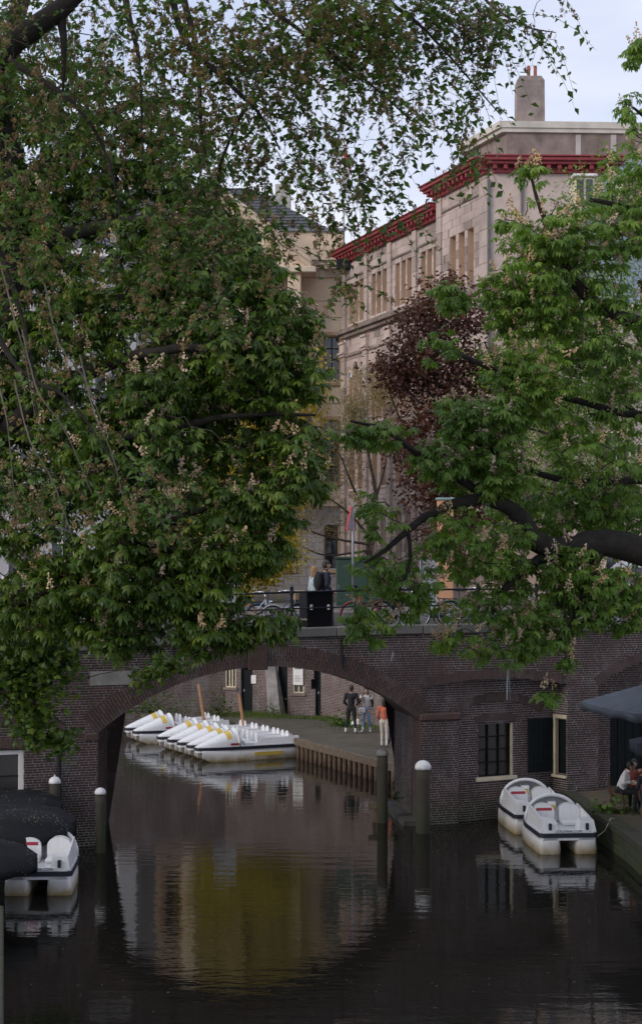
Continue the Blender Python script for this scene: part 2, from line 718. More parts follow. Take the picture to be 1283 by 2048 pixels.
# ------------------------------------------------------------------ ground and water
def sheet(name, poly, z, mat, thick=0.0):
    m = MB()
    if thick:
        m.prism([(p[0], p[1]) for p in poly], z - thick, z)
    else:
        m.add([(p[0], p[1], z) for p in poly], [tuple(range(len(poly)))])
    o = m.build(name, mat)
    o['kind'] = 'structure'
    return o


def water_mat():
    m, t, b = _nodes('canal_water')
    b.inputs['Base Color'].default_value = (0.010, 0.0095, 0.0075, 1)
    b.inputs['Roughness'].default_value = 0.025
    b.inputs['IOR'].default_value = 1.333
    n1 = _noise(t, 1.0, 3, 0.5, mscale=(0.9, 2.6, 1))
    n2 = _noise(t, 1.0, 2, 0.5, mscale=(5.0, 11.0, 1))
    n3 = _noise(t, 0.12, 2)
    h = _math(t, 'ADD', _math(t, 'MULTIPLY', n1.outputs['Fac'], 1.0), _math(t, 'MULTIPLY', n2.outputs['Fac'], 0.22))
    h = _math(t, 'MULTIPLY', h, _math(t, 'ADD', n3.outputs['Fac'], 0.15))
    _bump(t, b, h, 0.16, 0.055)
    return m


M_WATER = water_mat()
sheet('canal_water', [(-90, -20), (45, -20), (45, 50), (45, 75), (-90, 75)], 0.0, M_WATER)
sheet('canal_bed', [(-90, -20), (45, -20), (45, 75), (-90, 75)], -2.0, plain('mud', (0.03, 0.025, 0.02), 1.0))


def paving_mat(name, c1, c2, mortar, sx, sy, rot=0.0, dirt=(0.05, 0.055, 0.028), lo=0.42):
    m, t, b = _nodes(name)
    br = t.nodes.new('ShaderNodeTexBrick')
    mpn = t.nodes.new('ShaderNodeMapping')
    mpn.inputs['Rotation'].default_value = (0, 0, rot)
    t.links.new(_pos(t).outputs['Position'], mpn.inputs['Vector'])
    t.links.new(mpn.outputs['Vector'], br.inputs['Vector'])
    br.inputs['Scale'].default_value = 1.0
    br.inputs['Brick Width'].default_value = sx
    br.inputs['Row Height'].default_value = sy
    br.inputs['Mortar Size'].default_value = 0.006
    br.inputs['Color1'].default_value = c1 + (1,)
    br.inputs['Color2'].default_value = c2 + (1,)
    br.inputs['Mortar'].default_value = mortar + (1,)
    n = _noise(t, 0.9, 5, 0.65)
    c = _mix(t, _ramp(t, n.outputs['Fac'], [(lo, (0, 0, 0)), (lo + .28, (0.9, 0.9, 0.9))]), br.outputs['Color'], dirt)
    t.links.new(c, b.inputs['Base Color'])
    b.inputs['Roughness'].default_value = 0.85
    _bump(t, b, _mix(t, 0.3, br.outputs['Fac'], _noise(t, 12, 3).outputs['Fac']), 0.4, 0.008)
    return m


M_WHARF = paving_mat('wharf_paving', (0.095, 0.078, 0.062), (0.12, 0.10, 0.08), (0.04, 0.037, 0.026), 0.22, 0.11, 0.6, (0.055, 0.05, 0.028), .36)
M_TERRACE = paving_mat('terrace_paving', (0.12, 0.085, 0.06), (0.155, 0.11, 0.08), (0.05, 0.045, 0.03), 0.21, 0.06, 0.3, (0.055, 0.05, 0.025), .4)
M_STREET = paving_mat('street_paving', (0.16, 0.14, 0.135), (0.19, 0.165, 0.155), (0.10, 0.09, 0.085), 0.22, 0.1, 0.35)

# far wharf beyond the bridge
QZ = 0.7
QE = [(2.15, 47.3), (2.32, 51.5), (-0.11, 57.3), (-3.06, 64.5), (-5.2, 69.0)]      # water edge
WL = [(3.5, 48.0), (2.95, 62.0), (0.97, 66.0), (0.0, 67.7), (-4.03, 69.4), (-9.0, 68.2), (-30.0, 66.0)]   # foot of the wharf wall
sheet('far_wharf', QE + [(-5.3, 69.6)] + [WL[4], WL[3], WL[2], WL[1], WL[0]][0:] + [(3.5, 47.3)], QZ, M_WHARF, 0.22)
# the terrace by the parasols and the near wharf
TZ = 0.65
TE = [wpt(13.35, -0.9), (7.12, 38.5), (7.2, 30.0), (7.5, 15.0)]
sheet('terrace', [(p[0], p[1]) for p in TE] + [(40, 15), wpt(34, -0.9)], TZ, M_TERRACE, 2.6)
LE = [(-2.98, 15.0), (-4.44, 22.8), (-5.9, 30.4), (-9.6, 31.2), (-10.4, 37.6)]
sheet('near_wharf', [(-40, 15)] + LE + [(-40, 30.0)], 0.6, M_TERRACE, 2.6)

# streets at bridge level
bk = lambda s: (bkp(s).x, bkp(s).y)
st = [(-150, 66), (-30, 66.0), WL[5], WL[4], WL[3], WL[2], WL[1], WL[0], bk(9.2), bk(S_HI), (150, bk(S_HI)[1]), (150, 320), (-150, 320)]
sheet('street', st, 5.16, M_STREET)
sheet('street_by_the_near_bank', [bk(S_LO), bk(-0.6), (-7.4, 48), (-150, 48), (-150, 40), (bk(S_LO)[0] - 1, 40)], 4.75, M_STREET)


# ------------------------------------------------------------------ the bridge
bridge = wroot('arch_bridge', wpt(4.36, -3, 0), 'old brown brick arch bridge over the canal with stone coping and blind arches', 'bridge')


def main_spans(z):
    iv = []
    # under the coping only
    lo, hi = S_LO, S_HI
    if z > cope_z(S_HI):
        return []
    if z > cope_z(lo):
        s = lo
        while s < hi and cope_z(s) < z:
            s += 0.05
        lo = s
    iv = [(lo, hi)]

    def arch(a, b, zs, rise, floor=None):
        nonlocal iv
        if z < zs:
            iv = cut(iv, a, b)
        elif z < zs + rise:
            h = (b - a) / 2
            c = (a + b) / 2
            Rr = (h * h + rise * rise) / (2 * rise)
            cz = zs + rise - Rr
            x = math.sqrt(max(0, Rr * Rr - (z - cz) ** 2))
            iv = cut(iv, c - x, c + x)
    arch(A0, A1, AZ, AR)
    arch(RB0, RB1, RBZ, RBR)
    arch(RC0, RC1, RCZ, RCR)
    if 1.15 < z < 2.42:
        iv = cut(iv, -3.3, -1.82)
    # leave room for the big ring's bricks
    h = (A1 - A0) / 2
    c = (A0 + A1) / 2
    Rr = (h * h + AR * AR) / (2 * AR)
    cz = AZ + AR - Rr
    ro = Rr + 0.52
    if z - cz < ro and z > AZ - 0.32:
        x = math.sqrt(max(0, ro * ro - (z - cz) ** 2))
        ang = math.asin(h / Rr)
        xl = min(x, (z - cz) * math.tan(ang))
        iv = cut(iv, c - xl, c + xl)
    return iv


bricks, back = courses(-0.3, 5.07, main_spans, 0.22, 0.0625, 0.013, 'cross', 0.006)
m = MB()
backing(m, back, F0)
m.build('mortar_face', M_MORTAR, bridge)
in_view = [b for b in bricks if -2.45 < b[0] < 15.6 and b[2] > 0.02]
rest = []
eye = Vector((0, 0, CAMH))
lay_bricks(bridge, M_BRICK, [b for b in bricks if -3 < b[0] < 17 and b[3] > -0.1], F0, 0.009, 0.004, 300,
           key=lambda b: (wpt(b[0], 0, b[2]) - eye).length + (50 if (b[1] - b[0] < 0.15 or not -2.3 < b[0] < 0.0 and not 8.8 < b[0] < 15.3) else 0) + (0 if 1.0 < b[2] < 4.6 else 20))

# rings
ring, (rc, rcz, rR, ra) = arc_ring(A0, A1, AZ, AR, 0.52, 0.083, 2)
lay_voussoirs(bridge, M_VOUS, ring, F0, 0.022, 0.3)
KEY = (3.9, 4.42)
ring2, _ = arc_ring(RB0, RB1 + 0.0, RBZ, RBR, 0.24, 0.075)
lay_voussoirs(bridge, M_VOUS, ring2, F0, 0.014, 0.3)
ring3, _ = arc_ring(RC0, RC1, RCZ, RCR, 0.26, 0.075)
lay_voussoirs(bridge, M_VOUS, ring3, F0, 0.014, 0.3)
ring4, _ = arc_ring(-4.9, -0.85, 2.86, 0.16, 0.25, 0.075)
lay_voussoirs(bridge, M_VOUS, ring4, F0, 0.02, 0.02)
ring5, _ = arc_ring(-3.42, -1.72, 2.42, 0.06, 0.2, 0.07)
lay_voussoirs(bridge, M_VOUS, ring5, F0, 0.018, 0.02)
m = MB()
m.bbox(KEY[0], KEY[1], -0.3, 0.075, 4.22, 4.86, 0.012, 0, F0)
m.build('keystone', M_IMPOST, bridge)
# barrel: soffit and the two inner faces, running back under the road
m = MB()
prev = None
for i in range(25):
    t_ = -ra + 2 * ra * i / 24
    s_, z_ = rc + rR * math.sin(t_), rcz + rR * math.cos(t_)
    a = wpt(s_, -0.02, z_)
    kb = bkp(s_)
    b = Vector((kb.x, kb.y, AZ + (z_ - AZ) * 1.3))
    if prev:
        m.add([prev[0], a, b, prev[1]], [(0, 1, 2, 3)])
    prev = (a, b)
m.build('barrel_soffit', M_BRICK, bridge)
for s_ in (A0, A1):
    m = MB()
    a = wpt(s_, -0.02, 0)
    b = bkp(s_)
    L = (b - a).length
    dv = (b - a) / L
    nn = Vector((-dv.y, dv.x)) if s_ == A1 else Vector((dv.y, -dv.x))
    xf = frame_xf(a, (dv.x, dv.y), (nn.x, nn.y))
    br, bc = courses(-0.3, AZ, lambda z: [(0, L)], 0.22, 0.0625, 0.013, 'cross', 0.006)
    backing(m, bc, xf)
    lay_bricks(bridge, M_BRICK, br, xf, 0.008, 0.004, stuff_name='abutment_brickwork')
    m.build('abutment_mortar', M_MORTAR, bridge)
# back face of the bridge
m = MB()
for k in range(60):
    s_ = S_LO + (S_HI - S_LO) * k / 60
    s2 = S_LO + (S_HI - S_LO) * (k + 1) / 60

    def low(q):
        return AZ + (arc_z(q, A0, A1, AZ, AR) - AZ) * 1.3 if A0 < q < A1 else -0.3
    va, vb = bkp(s_), bkp(s2)
    m.add([(va.x, va.y, low(s_)), (vb.x, vb.y, low(s2)), (vb.x, vb.y, cope_z(s2) + 0.1), (va.x, va.y, cope_z(s_) + 0.1)], [(0, 1, 2, 3)])
m.build('back_face', M_BRICK, bridge)
# road deck
m = MB()
for k in range(72):
    s_ = S_LO + (S_HI - S_LO) * k / 72
    s2 = S_LO + (S_HI - S_LO) * (k + 1) / 72
    pa, pb = wpt(s_, -0.35), wpt(s2, -0.35)
    m.add([(pa.x, pa.y, cope_z(s_) + 0.13), (pb.x, pb.y, cope_z(s2) + 0.13),
           (bkp(s2).x, bkp(s2).y, cope_z(s2) + 0.13), (bkp(s_).x, bkp(s_).y, cope_z(s_) + 0.13)], [(0, 1, 2, 3)])
deck = m.build('road_deck', M_ASPHALT, bridge)
# coping stones
s_ = S_LO
while s_ < S_HI:
    L = random.uniform(1.05, 1.35)
    m = MB()
    ang = math.atan2(cope_z(s_ + L) - cope_z(s_), L)
    xf = F0 @ Matrix.Translation((s_, 0, cope_z(s_) + random.uniform(-.004, .004))) @ Matrix.Rotation(-ang, 4, 'Y')
    m.bbox(0.004, L - 0.004, -0.42, 0.10, 0.0, 0.25, 0.025, 0, xf)
    m.build('coping_stone', M_COPING, bridge)
    s_ += L

# low parapet along the far side of the road
s_ = S_LO
while s_ < S_HI:
    m = MB()
    pa, pb = bkp(s_), bkp(s_ + 1.5)
    za = cope_z(s_) + .1
    dq = (pb - pa).normalized()
    m.bbox(.005, (pb - pa).length - .005, -.3, .03, 0, .45, .03, 0, frame_xf((pa.x, pa.y, za), (dq.x, dq.y), (-dq.y, dq.x)))
    m.build('parapet_stone', M_COPING, bridge)
    s_ += 1.5

# left impost and pier, right impost and pier
m = MB()
m.bbox(-0.32, 0.03, -0.3, 0.05, 2.58, 2.74, 0.02, 0, F0)
m.build('impost', M_IMPOST, bridge)
m = MB()
m.bbox(8.68, 9.88, -0.5, 0.09, 2.76, 2.95, 0.03, 0, F0)
m.build('impost', M_IMPOST, bridge)
br, bc = courses(-0.3, 2.76, lambda z: [(8.72, 9.82)], 0.22, 0.0625, 0.013, 'cross', 0.006)
xf = F0 @ Matrix.Translation((0, 0.022, 0))
m = MB()
m.box(8.725, 9.815, -0.5, 0.018, -0.4, 2.77, 1, F0)
backing(m, bc, xf, 0.0)
m.build('pier_mortar', [M_MORTAR, M_BRICK], bridge)
lay_bricks(bridge, M_BRICK, br, xf, 0.009, 0.004, stuff_name='pier_brickwork')

# recessed wall under the relief arch (turned) and its return
p1, p2, p3 = wpt(8.75, -0.06), wpt(spx(1104, -.62), -0.62), wpt(13.15, 0.0)


def wall_frame(a, b):
    d = (b - a)
    L = d.length
    d = d / L
    return frame_xf(a, (d.x, d.y), (d.y, -d.x)), L


F1, L1 = wall_frame(p1, p2)
F2, L2 = wall_frame(p2, p3)


def along(a, b, px):
    d = (b - a).normalized()
    k = (px - CX) / FOC
    return (k * a.y - a.x) / (d.x - k * d.y)


l1 = lambda px: along(p1, p2, px)
WIN1 = (l1(955), l1(1025), 1.13, 2.6)


def spans1(z):
    iv = [(0, L1)]
    if WIN1[2] < z < WIN1[3]:
        iv = cut(iv, WIN1[0], WIN1[1])
    return iv


br, bc = courses(-0.3, 4.0, spans1, 0.22, 0.0625, 0.013, 'cross', 0.006)
m = MB()
backing(m, bc, F1)
# the soffit of the relief arch
for i in range(16):
    a_, b_ = RB0 + (RB1 - RB0) * i / 16, RB0 + (RB1 - RB0) * (i + 1) / 16
    za, zb = arc_z(a_, RB0, RB1, RBZ, RBR), arc_z(b_, RB0, RB1, RBZ, RBR)
    m.add([wpt(a_, -0.28, za + .002), wpt(b_, -0.28, zb + .002), wpt(b_, -1.2, zb), wpt(a_, -1.2, za)], [(0, 1, 2, 3)])
m.build('recess_mortar', M_MORTAR, bridge)
lay_bricks(bridge, M_BRICK, br, F1, 0.009, 0.004, stuff_name='recess_brickwork')
ring6, _ = arc_ring(l1(905), l1(1082), 2.82, 0.38, 0.22, 0.072)
lay_voussoirs(bridge, M_VOUS, ring6, F1, 0.035, 0.0)
ring7, _ = arc_ring(l1(949), l1(1031), 2.6, 0.06, 0.2, 0.07)
lay_voussoirs(bridge, M_VOUS, ring7, F1, 0.02, 0.0)
OP2 = (0.14, L2 - .06, 1.12, 2.66)


def spans2(z):
    iv = [(0, L2)]
    if OP2[2] < z < OP2[3]:
        iv = cut(iv, OP2[0], OP2[1])
    return iv


br, bc = courses(-0.3, 4.0, spans2, 0.22, 0.0625, 0.013, 'cross', 0.006)
m = MB()
backing(m, bc, F2)
m.build('return_mortar', M_MORTAR, bridge)
lay_bricks(bridge, M_BRICK, br, F2, 0.009, 0.004, stuff_name='return_brickwork')

# recess behind the terrace arch
F4 = F0 @ Matrix.Translation((0, -0.6, 0))


def spans4(z):
    iv = [(13.9, 19.6)]
    if z < 2.75:
        iv = cut(iv, 14.85, 16.7)
    return iv


br, bc = courses(-0.3, 4.6, spans4, 0.22, 0.0625, 0.013, 'cross', 0.006)
m = MB()
backing(m, bc, F4)
for s_, sg in ((RC0, 1), (RC1, -1)):
    m.add([(s_, 0, -.3), (s_, -.7, -.3), (s_, -.7, RCZ), (s_, 0, RCZ)], [(0, 1, 2, 3)], 0, F0)
m.build('terrace_recess_mortar', M_MORTAR, bridge)
lay_bricks(bridge, M_BRICK, br, F4, 0.009, 0.004, stuff_name='terrace_recess_brickwork')
# jamb bricks of the terrace arch
jf = frame_xf(wpt(RC0, -0.6), (N.x, N.y), (U.x, U.y))
br, bc = courses(0, RCZ, lambda z: [(0, 0.59)], 0.22, 0.0625, 0.013, 'cross', 0.004)
lay_bricks(bridge, M_BRICK, br, jf, 0.006, 0.003, stuff_name='jamb_brickwork')
# cellar door in the terrace arch
door = MB().box(14.86, 16.69, -0.9, -0.72, TZ - .05, 2.74, 0, F0).build('cellar_door', M_BLACKPAINT, bridge)
for k in range(7):
    mm = MB()
    mm.bbox(14.9 + k * 0.255, 14.9 + k * 0.255 + 0.24, -0.72, -0.70, TZ, 2.66, 0.004, 0, F0)
    mm.build('board', M_BLACKPAINT, door)


# windows
def wall_window(parent, xf, a, b, z0, z1, cols, rows, frame_m, bar_m, glass_m, dep=0.14, fw=0.07, sill=None, bw=0.022, sill_m=None, bars=0):
    m = MB()                              # reveal
    for q in (((a, 0), (a, -dep - .12)), ((b, -dep - .12), (b, 0))):
        (x_, y0_), (_, y1_) = q
        m.add([(x_, y0_, z0), (x_, y1_, z0), (x_, y1_, z1), (x_, y0_, z1)], [(0, 1, 2, 3)], 0, xf)
    m.add([(a, 0, z1), (b, 0, z1), (b, -dep - .12, z1), (a, -dep - .12, z1)], [(0, 1, 2, 3)], 0, xf)
    m.add([(a, 0, z0), (a, -dep - .12, z0), (b, -dep - .12, z0), (b, 0, z0)], [(0, 1, 2, 3)], 0, xf)
    m.build('window_reveal', M_MORTAR, parent)
    m = MB()
    m.bbox(a, a + fw, -dep, -dep + .07, z0, z1, .006, 0, xf)
    m.bbox(b - fw, b, -dep, -dep + .07, z0, z1, .006, 0, xf)
    m.bbox(a + fw, b - fw, -dep, -dep + .068, z1 - fw, z1, .006, 0, xf)
    m.bbox(a + fw, b - fw, -dep, -dep + .068, z0, z0 + fw, .006, 0, xf)
    win = m.build('window', frame_m, parent)
    ia, ib, iz0, iz1 = a + fw, b - fw, z0 + fw, z1 - fw
    m = MB()
    for i in range(1, cols):
        x_ = ia + (ib - ia) * i / cols
        m.box(x_ - bw / 2, x_ + bw / 2, -dep + .005, -dep + .045, iz0, iz1, 0, xf)
    for j in range(1, rows):
        z_ = iz0 + (iz1 - iz0) * j / rows
        m.box(ia, ib, -dep + .008, -dep + .04, z_ - bw / 2, z_ + bw / 2, 0, xf)
    if cols > 1 or rows > 1:
        m.build('glazing_bars', bar_m, win)
    for i in range(cols):
        for j in range(rows):
            m = MB()
            xa, xb = ia + (ib - ia) * i / cols, ia + (ib - ia) * (i + 1) / cols
            za, zb = iz0 + (iz1 - iz0) * j / rows, iz0 + (iz1 - iz0) * (j + 1) / rows
            t_ = random.uniform(-.004, .004)
            m.box(xa, xb, -dep - .012 + t_, -dep - .006 + t_, za, zb, 0, xf)
            m.build('pane', glass_m, win)
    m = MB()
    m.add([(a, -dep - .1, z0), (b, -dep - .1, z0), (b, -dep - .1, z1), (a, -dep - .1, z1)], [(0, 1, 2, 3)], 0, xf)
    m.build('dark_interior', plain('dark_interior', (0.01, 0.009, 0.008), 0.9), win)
    if sill:
        m = MB()
        m.bbox(a - sill, b + sill, -dep + .02, 0.07, z0 - 0.10, z0 + .003, .008, 0, xf)
        m.build('sill', sill_m or frame_m, win)
    if bars:
        for i in range(bars):
            x_ = a + (b - a) * (i + .5) / bars
            m = MB()
            m.tube([(x_, -.03, z0), (x_, -.03, z1)], .012, 5, 0, True, xf)
            m.build('bar', M_IRON, win)
    return win


w1 = wall_window(bridge, F1, *WIN1, 3, 4, M_BLACKPAINT, M_BLACKPAINT, M_DUSTYGLASS, 0.16, 0.035, 0.10, 0.03, M_CREAMPAINT)
m = MB()
m.bbox(WIN1[1] - .06, WIN1[1] - .005, -0.08, -0.02, WIN1[2] + .005, WIN1[3] - .02, .005, 0, F1)
m.build('jamb', M_CREAMPAINT, w1)
wl = wall_window(bridge, F0, -3.3, -1.82, 1.15, 2.42, 2, 2, M_WHITEPAINT, M_BLACKPAINT, M_DUSTYGLASS, 0.12, 0.11, None)
# the shuttered opening in the return wall
sh = MB()
sh.bbox(OP2[0] - .1, OP2[0], -.1, .03, OP2[2] - .02, OP2[3] + .1, .008, 0, F2)
sh.bbox(OP2[0], OP2[1] + .04, -.1, .032, OP2[3], OP2[3] + .1, .008, 0, F2)
sh.bbox(OP2[0] - .12, OP2[1] + .04, -.12, .08, OP2[2] - .1, OP2[2] - .022, .01, 0, F2)
wf = sh.build('window_frame', M_CREAMPAINT, bridge)
m = MB()
m.box(OP2[0], OP2[1], -.3, -.22, OP2[2] - .02, OP2[3], 0, F2)
m.build('dark_opening', M_BLACKPAINT, wf)
for k in range(5):
    m = MB()
    x_ = l1(1054) + k * (L1 - .04 - l1(1054)) / 5
    m.bbox(x_, x_ + (L1 - .04 - l1(1054)) / 5 - .004, .03, .07, 1.18, 2.66, .004, 0, F1)
    m.build('shutter_board', M_BLACKPAINT, bridge)
m = MB()
for z_ in (1.4, 2.4):
    m.bbox(l1(1055), L1 - .05, .07, .085, z_, z_ + .1, .004, 0, F1)
m.build('shutter_battens', M_BLACKPAINT, bridge)
m = MB()
m.bbox(OP2[0] + .1, OP2[1], -.12, -.06, OP2[2] + .02, OP2[3] - .02, .005, 0, F2)
m.build('shutter_leaf', M_BLACKPAINT, bridge)

# iron anchors, downpipe, hanging lamp under the arch, grey repair patch
for s_, za, zb in ((sofpx(684), 4.2, 4.95), (sofpx(1136), 4.05, 4.9), (sofpx(348), 4.3, 4.85)):
    m = MB()
    m.bbox(s_ - .022, s_ + .022, 0.0, .05, za, zb, .008, 0, F0)
    m.build('wall_anchor', M_IRON, bridge)
m = MB()
m.tube([wpt(sofpx(118), .06, 0.1), wpt(sofpx(118), .06, 2.62)], .045, 8)
m.build('downpipe', M_IRON, bridge)
m = MB()
m.bbox(sofpx(180), sofpx(262), .009, .02, 3.93, 4.28, .004, 0, F0)
m.build('render_patch', plain('grey_render', (0.24, 0.23, 0.22), 0.9, var=.3, scale=3), bridge)
m = MB()
q = wpt(6.1, -1.0, 3.75)
m.box(q.x - .09, q.x + .09, q.y - .12, q.y + .12, 3.62, 3.86)
m.tube([(q.x, q.y, 3.85), (q.x, q.y, 4.12)], .02, 6)
m.build('arch_lamp', M_IRON, bridge)
m = MB()
lp = wpt(A0, -1.6) + Vector((-.04, 0, 0))
m.bbox(lp.x + .02, lp.x + .2, lp.y - .12, lp.y + .12, -.3, 2.4, .02)
m.build('inner_timber_post', plain('algae_post', (0.20, 0.21, 0.12), .9, var=.4, scale=4), bridge)
m = MB()
m.prism([(wpt(8.2, .06).x, wpt(8.2, .06).y), (wpt(9.0, .12).x, wpt(9.0, .12).y), (wpt(9.0, .02).x, wpt(9.0, .02).y),
         (bkp(8.72).x, bkp(8.72).y), (bkp(8.3).x, bkp(8.3).y)], -.4, .13)
m.build('footing_ledge', plain('wet_footing', (0.06, 0.055, 0.045), .7, var=.4, scale=4), bridge)

# ------------------------------------------------------------------ railing
rail = wroot('iron_railing', wpt(5, -0.1, cope_z(5) + .25), 'black iron railing with two rails along the bridge coping', 'railing')
posts = [5.14 + 1.78 * k for k in range(-9, 11)]


def rz(s, h):
    return cope_z(s) + 0.25 + h


for s_ in posts:
    m = MB()
    xf = Matrix.Translation(wpt(s_, -.14, rz(s_, -0.01)))
    m.lathe([(.075, 0), (.075, .06), (.055, .075), (.042, .1), (.042, .44), (.06, .46), (.06, .54), (.042, .56), (.042, .86), (.062, .88), (.062, .97), (.05, .985), (.03, 1.0), (.05, 1.03), (.05, 1.07), (.0, 1.1)], 10, 0, xf)
    m.build('post', M_IRON, rail, sharp=R(40))
for h, r_ in ((0.925, .026), (0.50, .02)):
    for a_, b_ in zip(posts[:-1], posts[1:]):
        m = MB()
        m.tube([wpt(a_ + .05, -.14, rz(a_, h)), wpt(b_ - .05, -.14, rz(b_, h))], r_, 8)
        m.build('rail', M_IRON, rail, True)

# ------------------------------------------------------------------ far wharf details
wharf_edge = wroot('wharf_edge', (1, 55, 0), 'timber faced wharf edge carried on rusty sheet piles under the far quay', 'wharf edge')
for i in range(0, 3):
    a, b = Vector(QE[i]), Vector(QE[i + 1])
    d = b - a
    L = d.length
    d /= L
    nn = Vector((-d.y, d.x))
    if nn.x > 0:
        nn = -nn
    xf = frame_xf((a.x, a.y), (d.x, d.y), (nn.x, nn.y))
    x_ = 0.0
    while x_ < L - .1:
        l_ = min(1.9, L - x_)
        m = MB()
        m.bbox(x_ + .006, x_ + l_ - .006, -.02, .1, QZ - .26, QZ + .004, .015, 0, xf)
        m.build('edge_beam', M_WOOD, wharf_edge)
        x_ += l_
    x_ = .1
    while x_ < L:
        m = MB()
        m.tube([xf @ Vector((x_, .02, -.3)), xf @ Vector((x_, .02, QZ - .24))], .085, 7)
        m.build('pile', M_RUST, wharf_edge, True)
        x_ += .42
    m = MB()
    m.box(0, L, -.3, -.1, -.4, QZ - .2, 0, xf)
    m.build('back_sheet', plain('dark_sheet', (0.02, 0.017, 0.014), .9), wharf_edge)

# far wharf wall with cellar doors and windows
fw = wroot('wharf_wall', (-1, 69, QZ), 'tall weathered brick wharf wall with cellar doors behind the far quay', 'wall')
wallm = MB()
WTOP = 5.14
SEG = list(zip(WL[:-1], WL[1:]))
OPEN = {}
for i, (a, b) in enumerate(SEG):
    a, b = Vector((a[0], a[1], 0)), Vector((b[0], b[1], 0))
    if True:
        a, b = b, a
    xf, L = wall_frame(a, b)
    op = []
    if i == 3:      # main stretch, (-4.03,69.4) .. (0,67.7)
        def lx(px, a=a.copy(), b=b.copy(), L=L):
            best = min((abs(((a + (b - a) * k / 400).x / (a + (b - a) * k / 400).y) - (px - CX) / FOC), k) for k in range(401))
            return L * best[1] / 400
        LX = lx
        XF3 = xf
        op = [(lx(443), lx(472), 1.75, 2.95), (lx(482), lx(505), QZ, 2.9), (lx(554), lx(575), QZ, 2.85), (lx(585), lx(608), 1.6, 2.9), (lx(630), lx(643), QZ, 2.75)]
    OPEN[i] = op

    def sp(z, L=L, op=op):
        iv = [(0, L)]
        for o_ in op:
            if o_[2] < z < o_[3]:
                iv = cut(iv, o_[0], o_[1])
        return iv
    br, bc = courses(-0.3 if i >= 4 else QZ - .2, WTOP, sp, 0.22, 0.0625, 0.013, 'cross', 0.006)
    backing(wallm, bc, xf)
    wallm.box(0, L, -.34, -.3, -.3, WTOP, 0, xf)
    if i < 6 and L < 12:
        lay_bricks(fw, M_FARBRICK, br, xf, 0.009, 0.004)
wallm.build('mortar_face', M_MORTAR, fw)
o_ = OPEN[3]
wall_window(fw, XF3, *o_[0], 3, 1, M_CREAMPAINT, M_CREAMPAINT, M_DUSTYGLASS, .1, .06, .08, .055, M_STONE_DARK)
wall_window(fw, XF3, *o_[3], 2, 2, M_CREAMPAINT, M_CREAMPAINT, M_DUSTYGLASS, .1, .06, .08, .055, M_STONE_DARK)
for k, q in enumerate((o_[1], o_[2], o_[4])):
    m = MB()
    m.box(q[0], q[1], -.25, -.12, q[2], q[3], 0, XF3)
    d_ = m.build('cellar_door', M_BLACKPAINT, fw)
    m = MB()
    m.box(q[0] + .08, q[0] + .12, -.12, -.09, 1.6, 1.7, 0, XF3)
    m.build('handle', M_STEEL, d_)
    if k == 1:
        m = MB()
        c_ = (q[0] + q[1]) / 2
        h_ = (q[1] - q[0]) / 2
        pts = [(q[0], 0, 1.95), (q[0], 0, q[3] - .1)] + [(c_ - h_ * math.cos(PI * j / 8), 0, q[3] - .1 + h_ * .6 * math.sin(PI * j / 8)) for j in range(1, 9)]
        m.tube(pts, .05, 6, 0, True, XF3)
        m.build('door_arch', M_CREAMPAINT, d_)
m = MB()
m.bbox(LX(503), LX(513), 0, .06, 1.95, 2.3, .01, 0, XF3)
m.build('door_bell_box', M_WHITEPAINT, fw)
m = MB()
bx_ = (LX(536), LX(556))
m.loft([[(bx_[0] + .25, 0, QZ), (bx_[1] + .35, 0, QZ), (bx_[1] + .35, .55, QZ), (bx_[0] + .25, .55, QZ)],
        [(bx_[0] - .1, 0, 2.95), (bx_[1] - .1, 0, 2.95), (bx_[1] - .1, .12, 2.95), (bx_[0] - .1, .12, 2.95)]], 0, True, XF3)
m.build('sloping_buttress', plain('grey_buttress', (0.22, 0.205, 0.195), .9, var=.4, scale=2.5), fw)
sg = wroot('notice_board', XF3 @ Vector((LX(597), .1, 2.0)), 'white notice board in front of the barred cellar window', 'sign')
m = MB()
m.bbox(LX(587), LX(607), .03, .07, 1.95, 2.78, .008, 0, XF3)
m.build('board', M_WHITEPAINT, sg)
m = MB()
for k in range(5):
    m.box(LX(590), LX(590) + random.uniform(.2, .32), .071, .073, 2.1 + k * .055, 2.12 + k * .055, 0, XF3)
m.box(LX(590), LX(604), .071, .073, 2.6, 2.66, 0, XF3)
m.build('print', plain('print_grey', (0.2, 0.2, 0.22), .7), sg)
# ------------------------------------------------------------------ buildings
SZ = 5.16
M_STONE_MID = plain('brown_stone', (0.30, 0.215, 0.17), 0.9, var=0.35, scale=1.5)


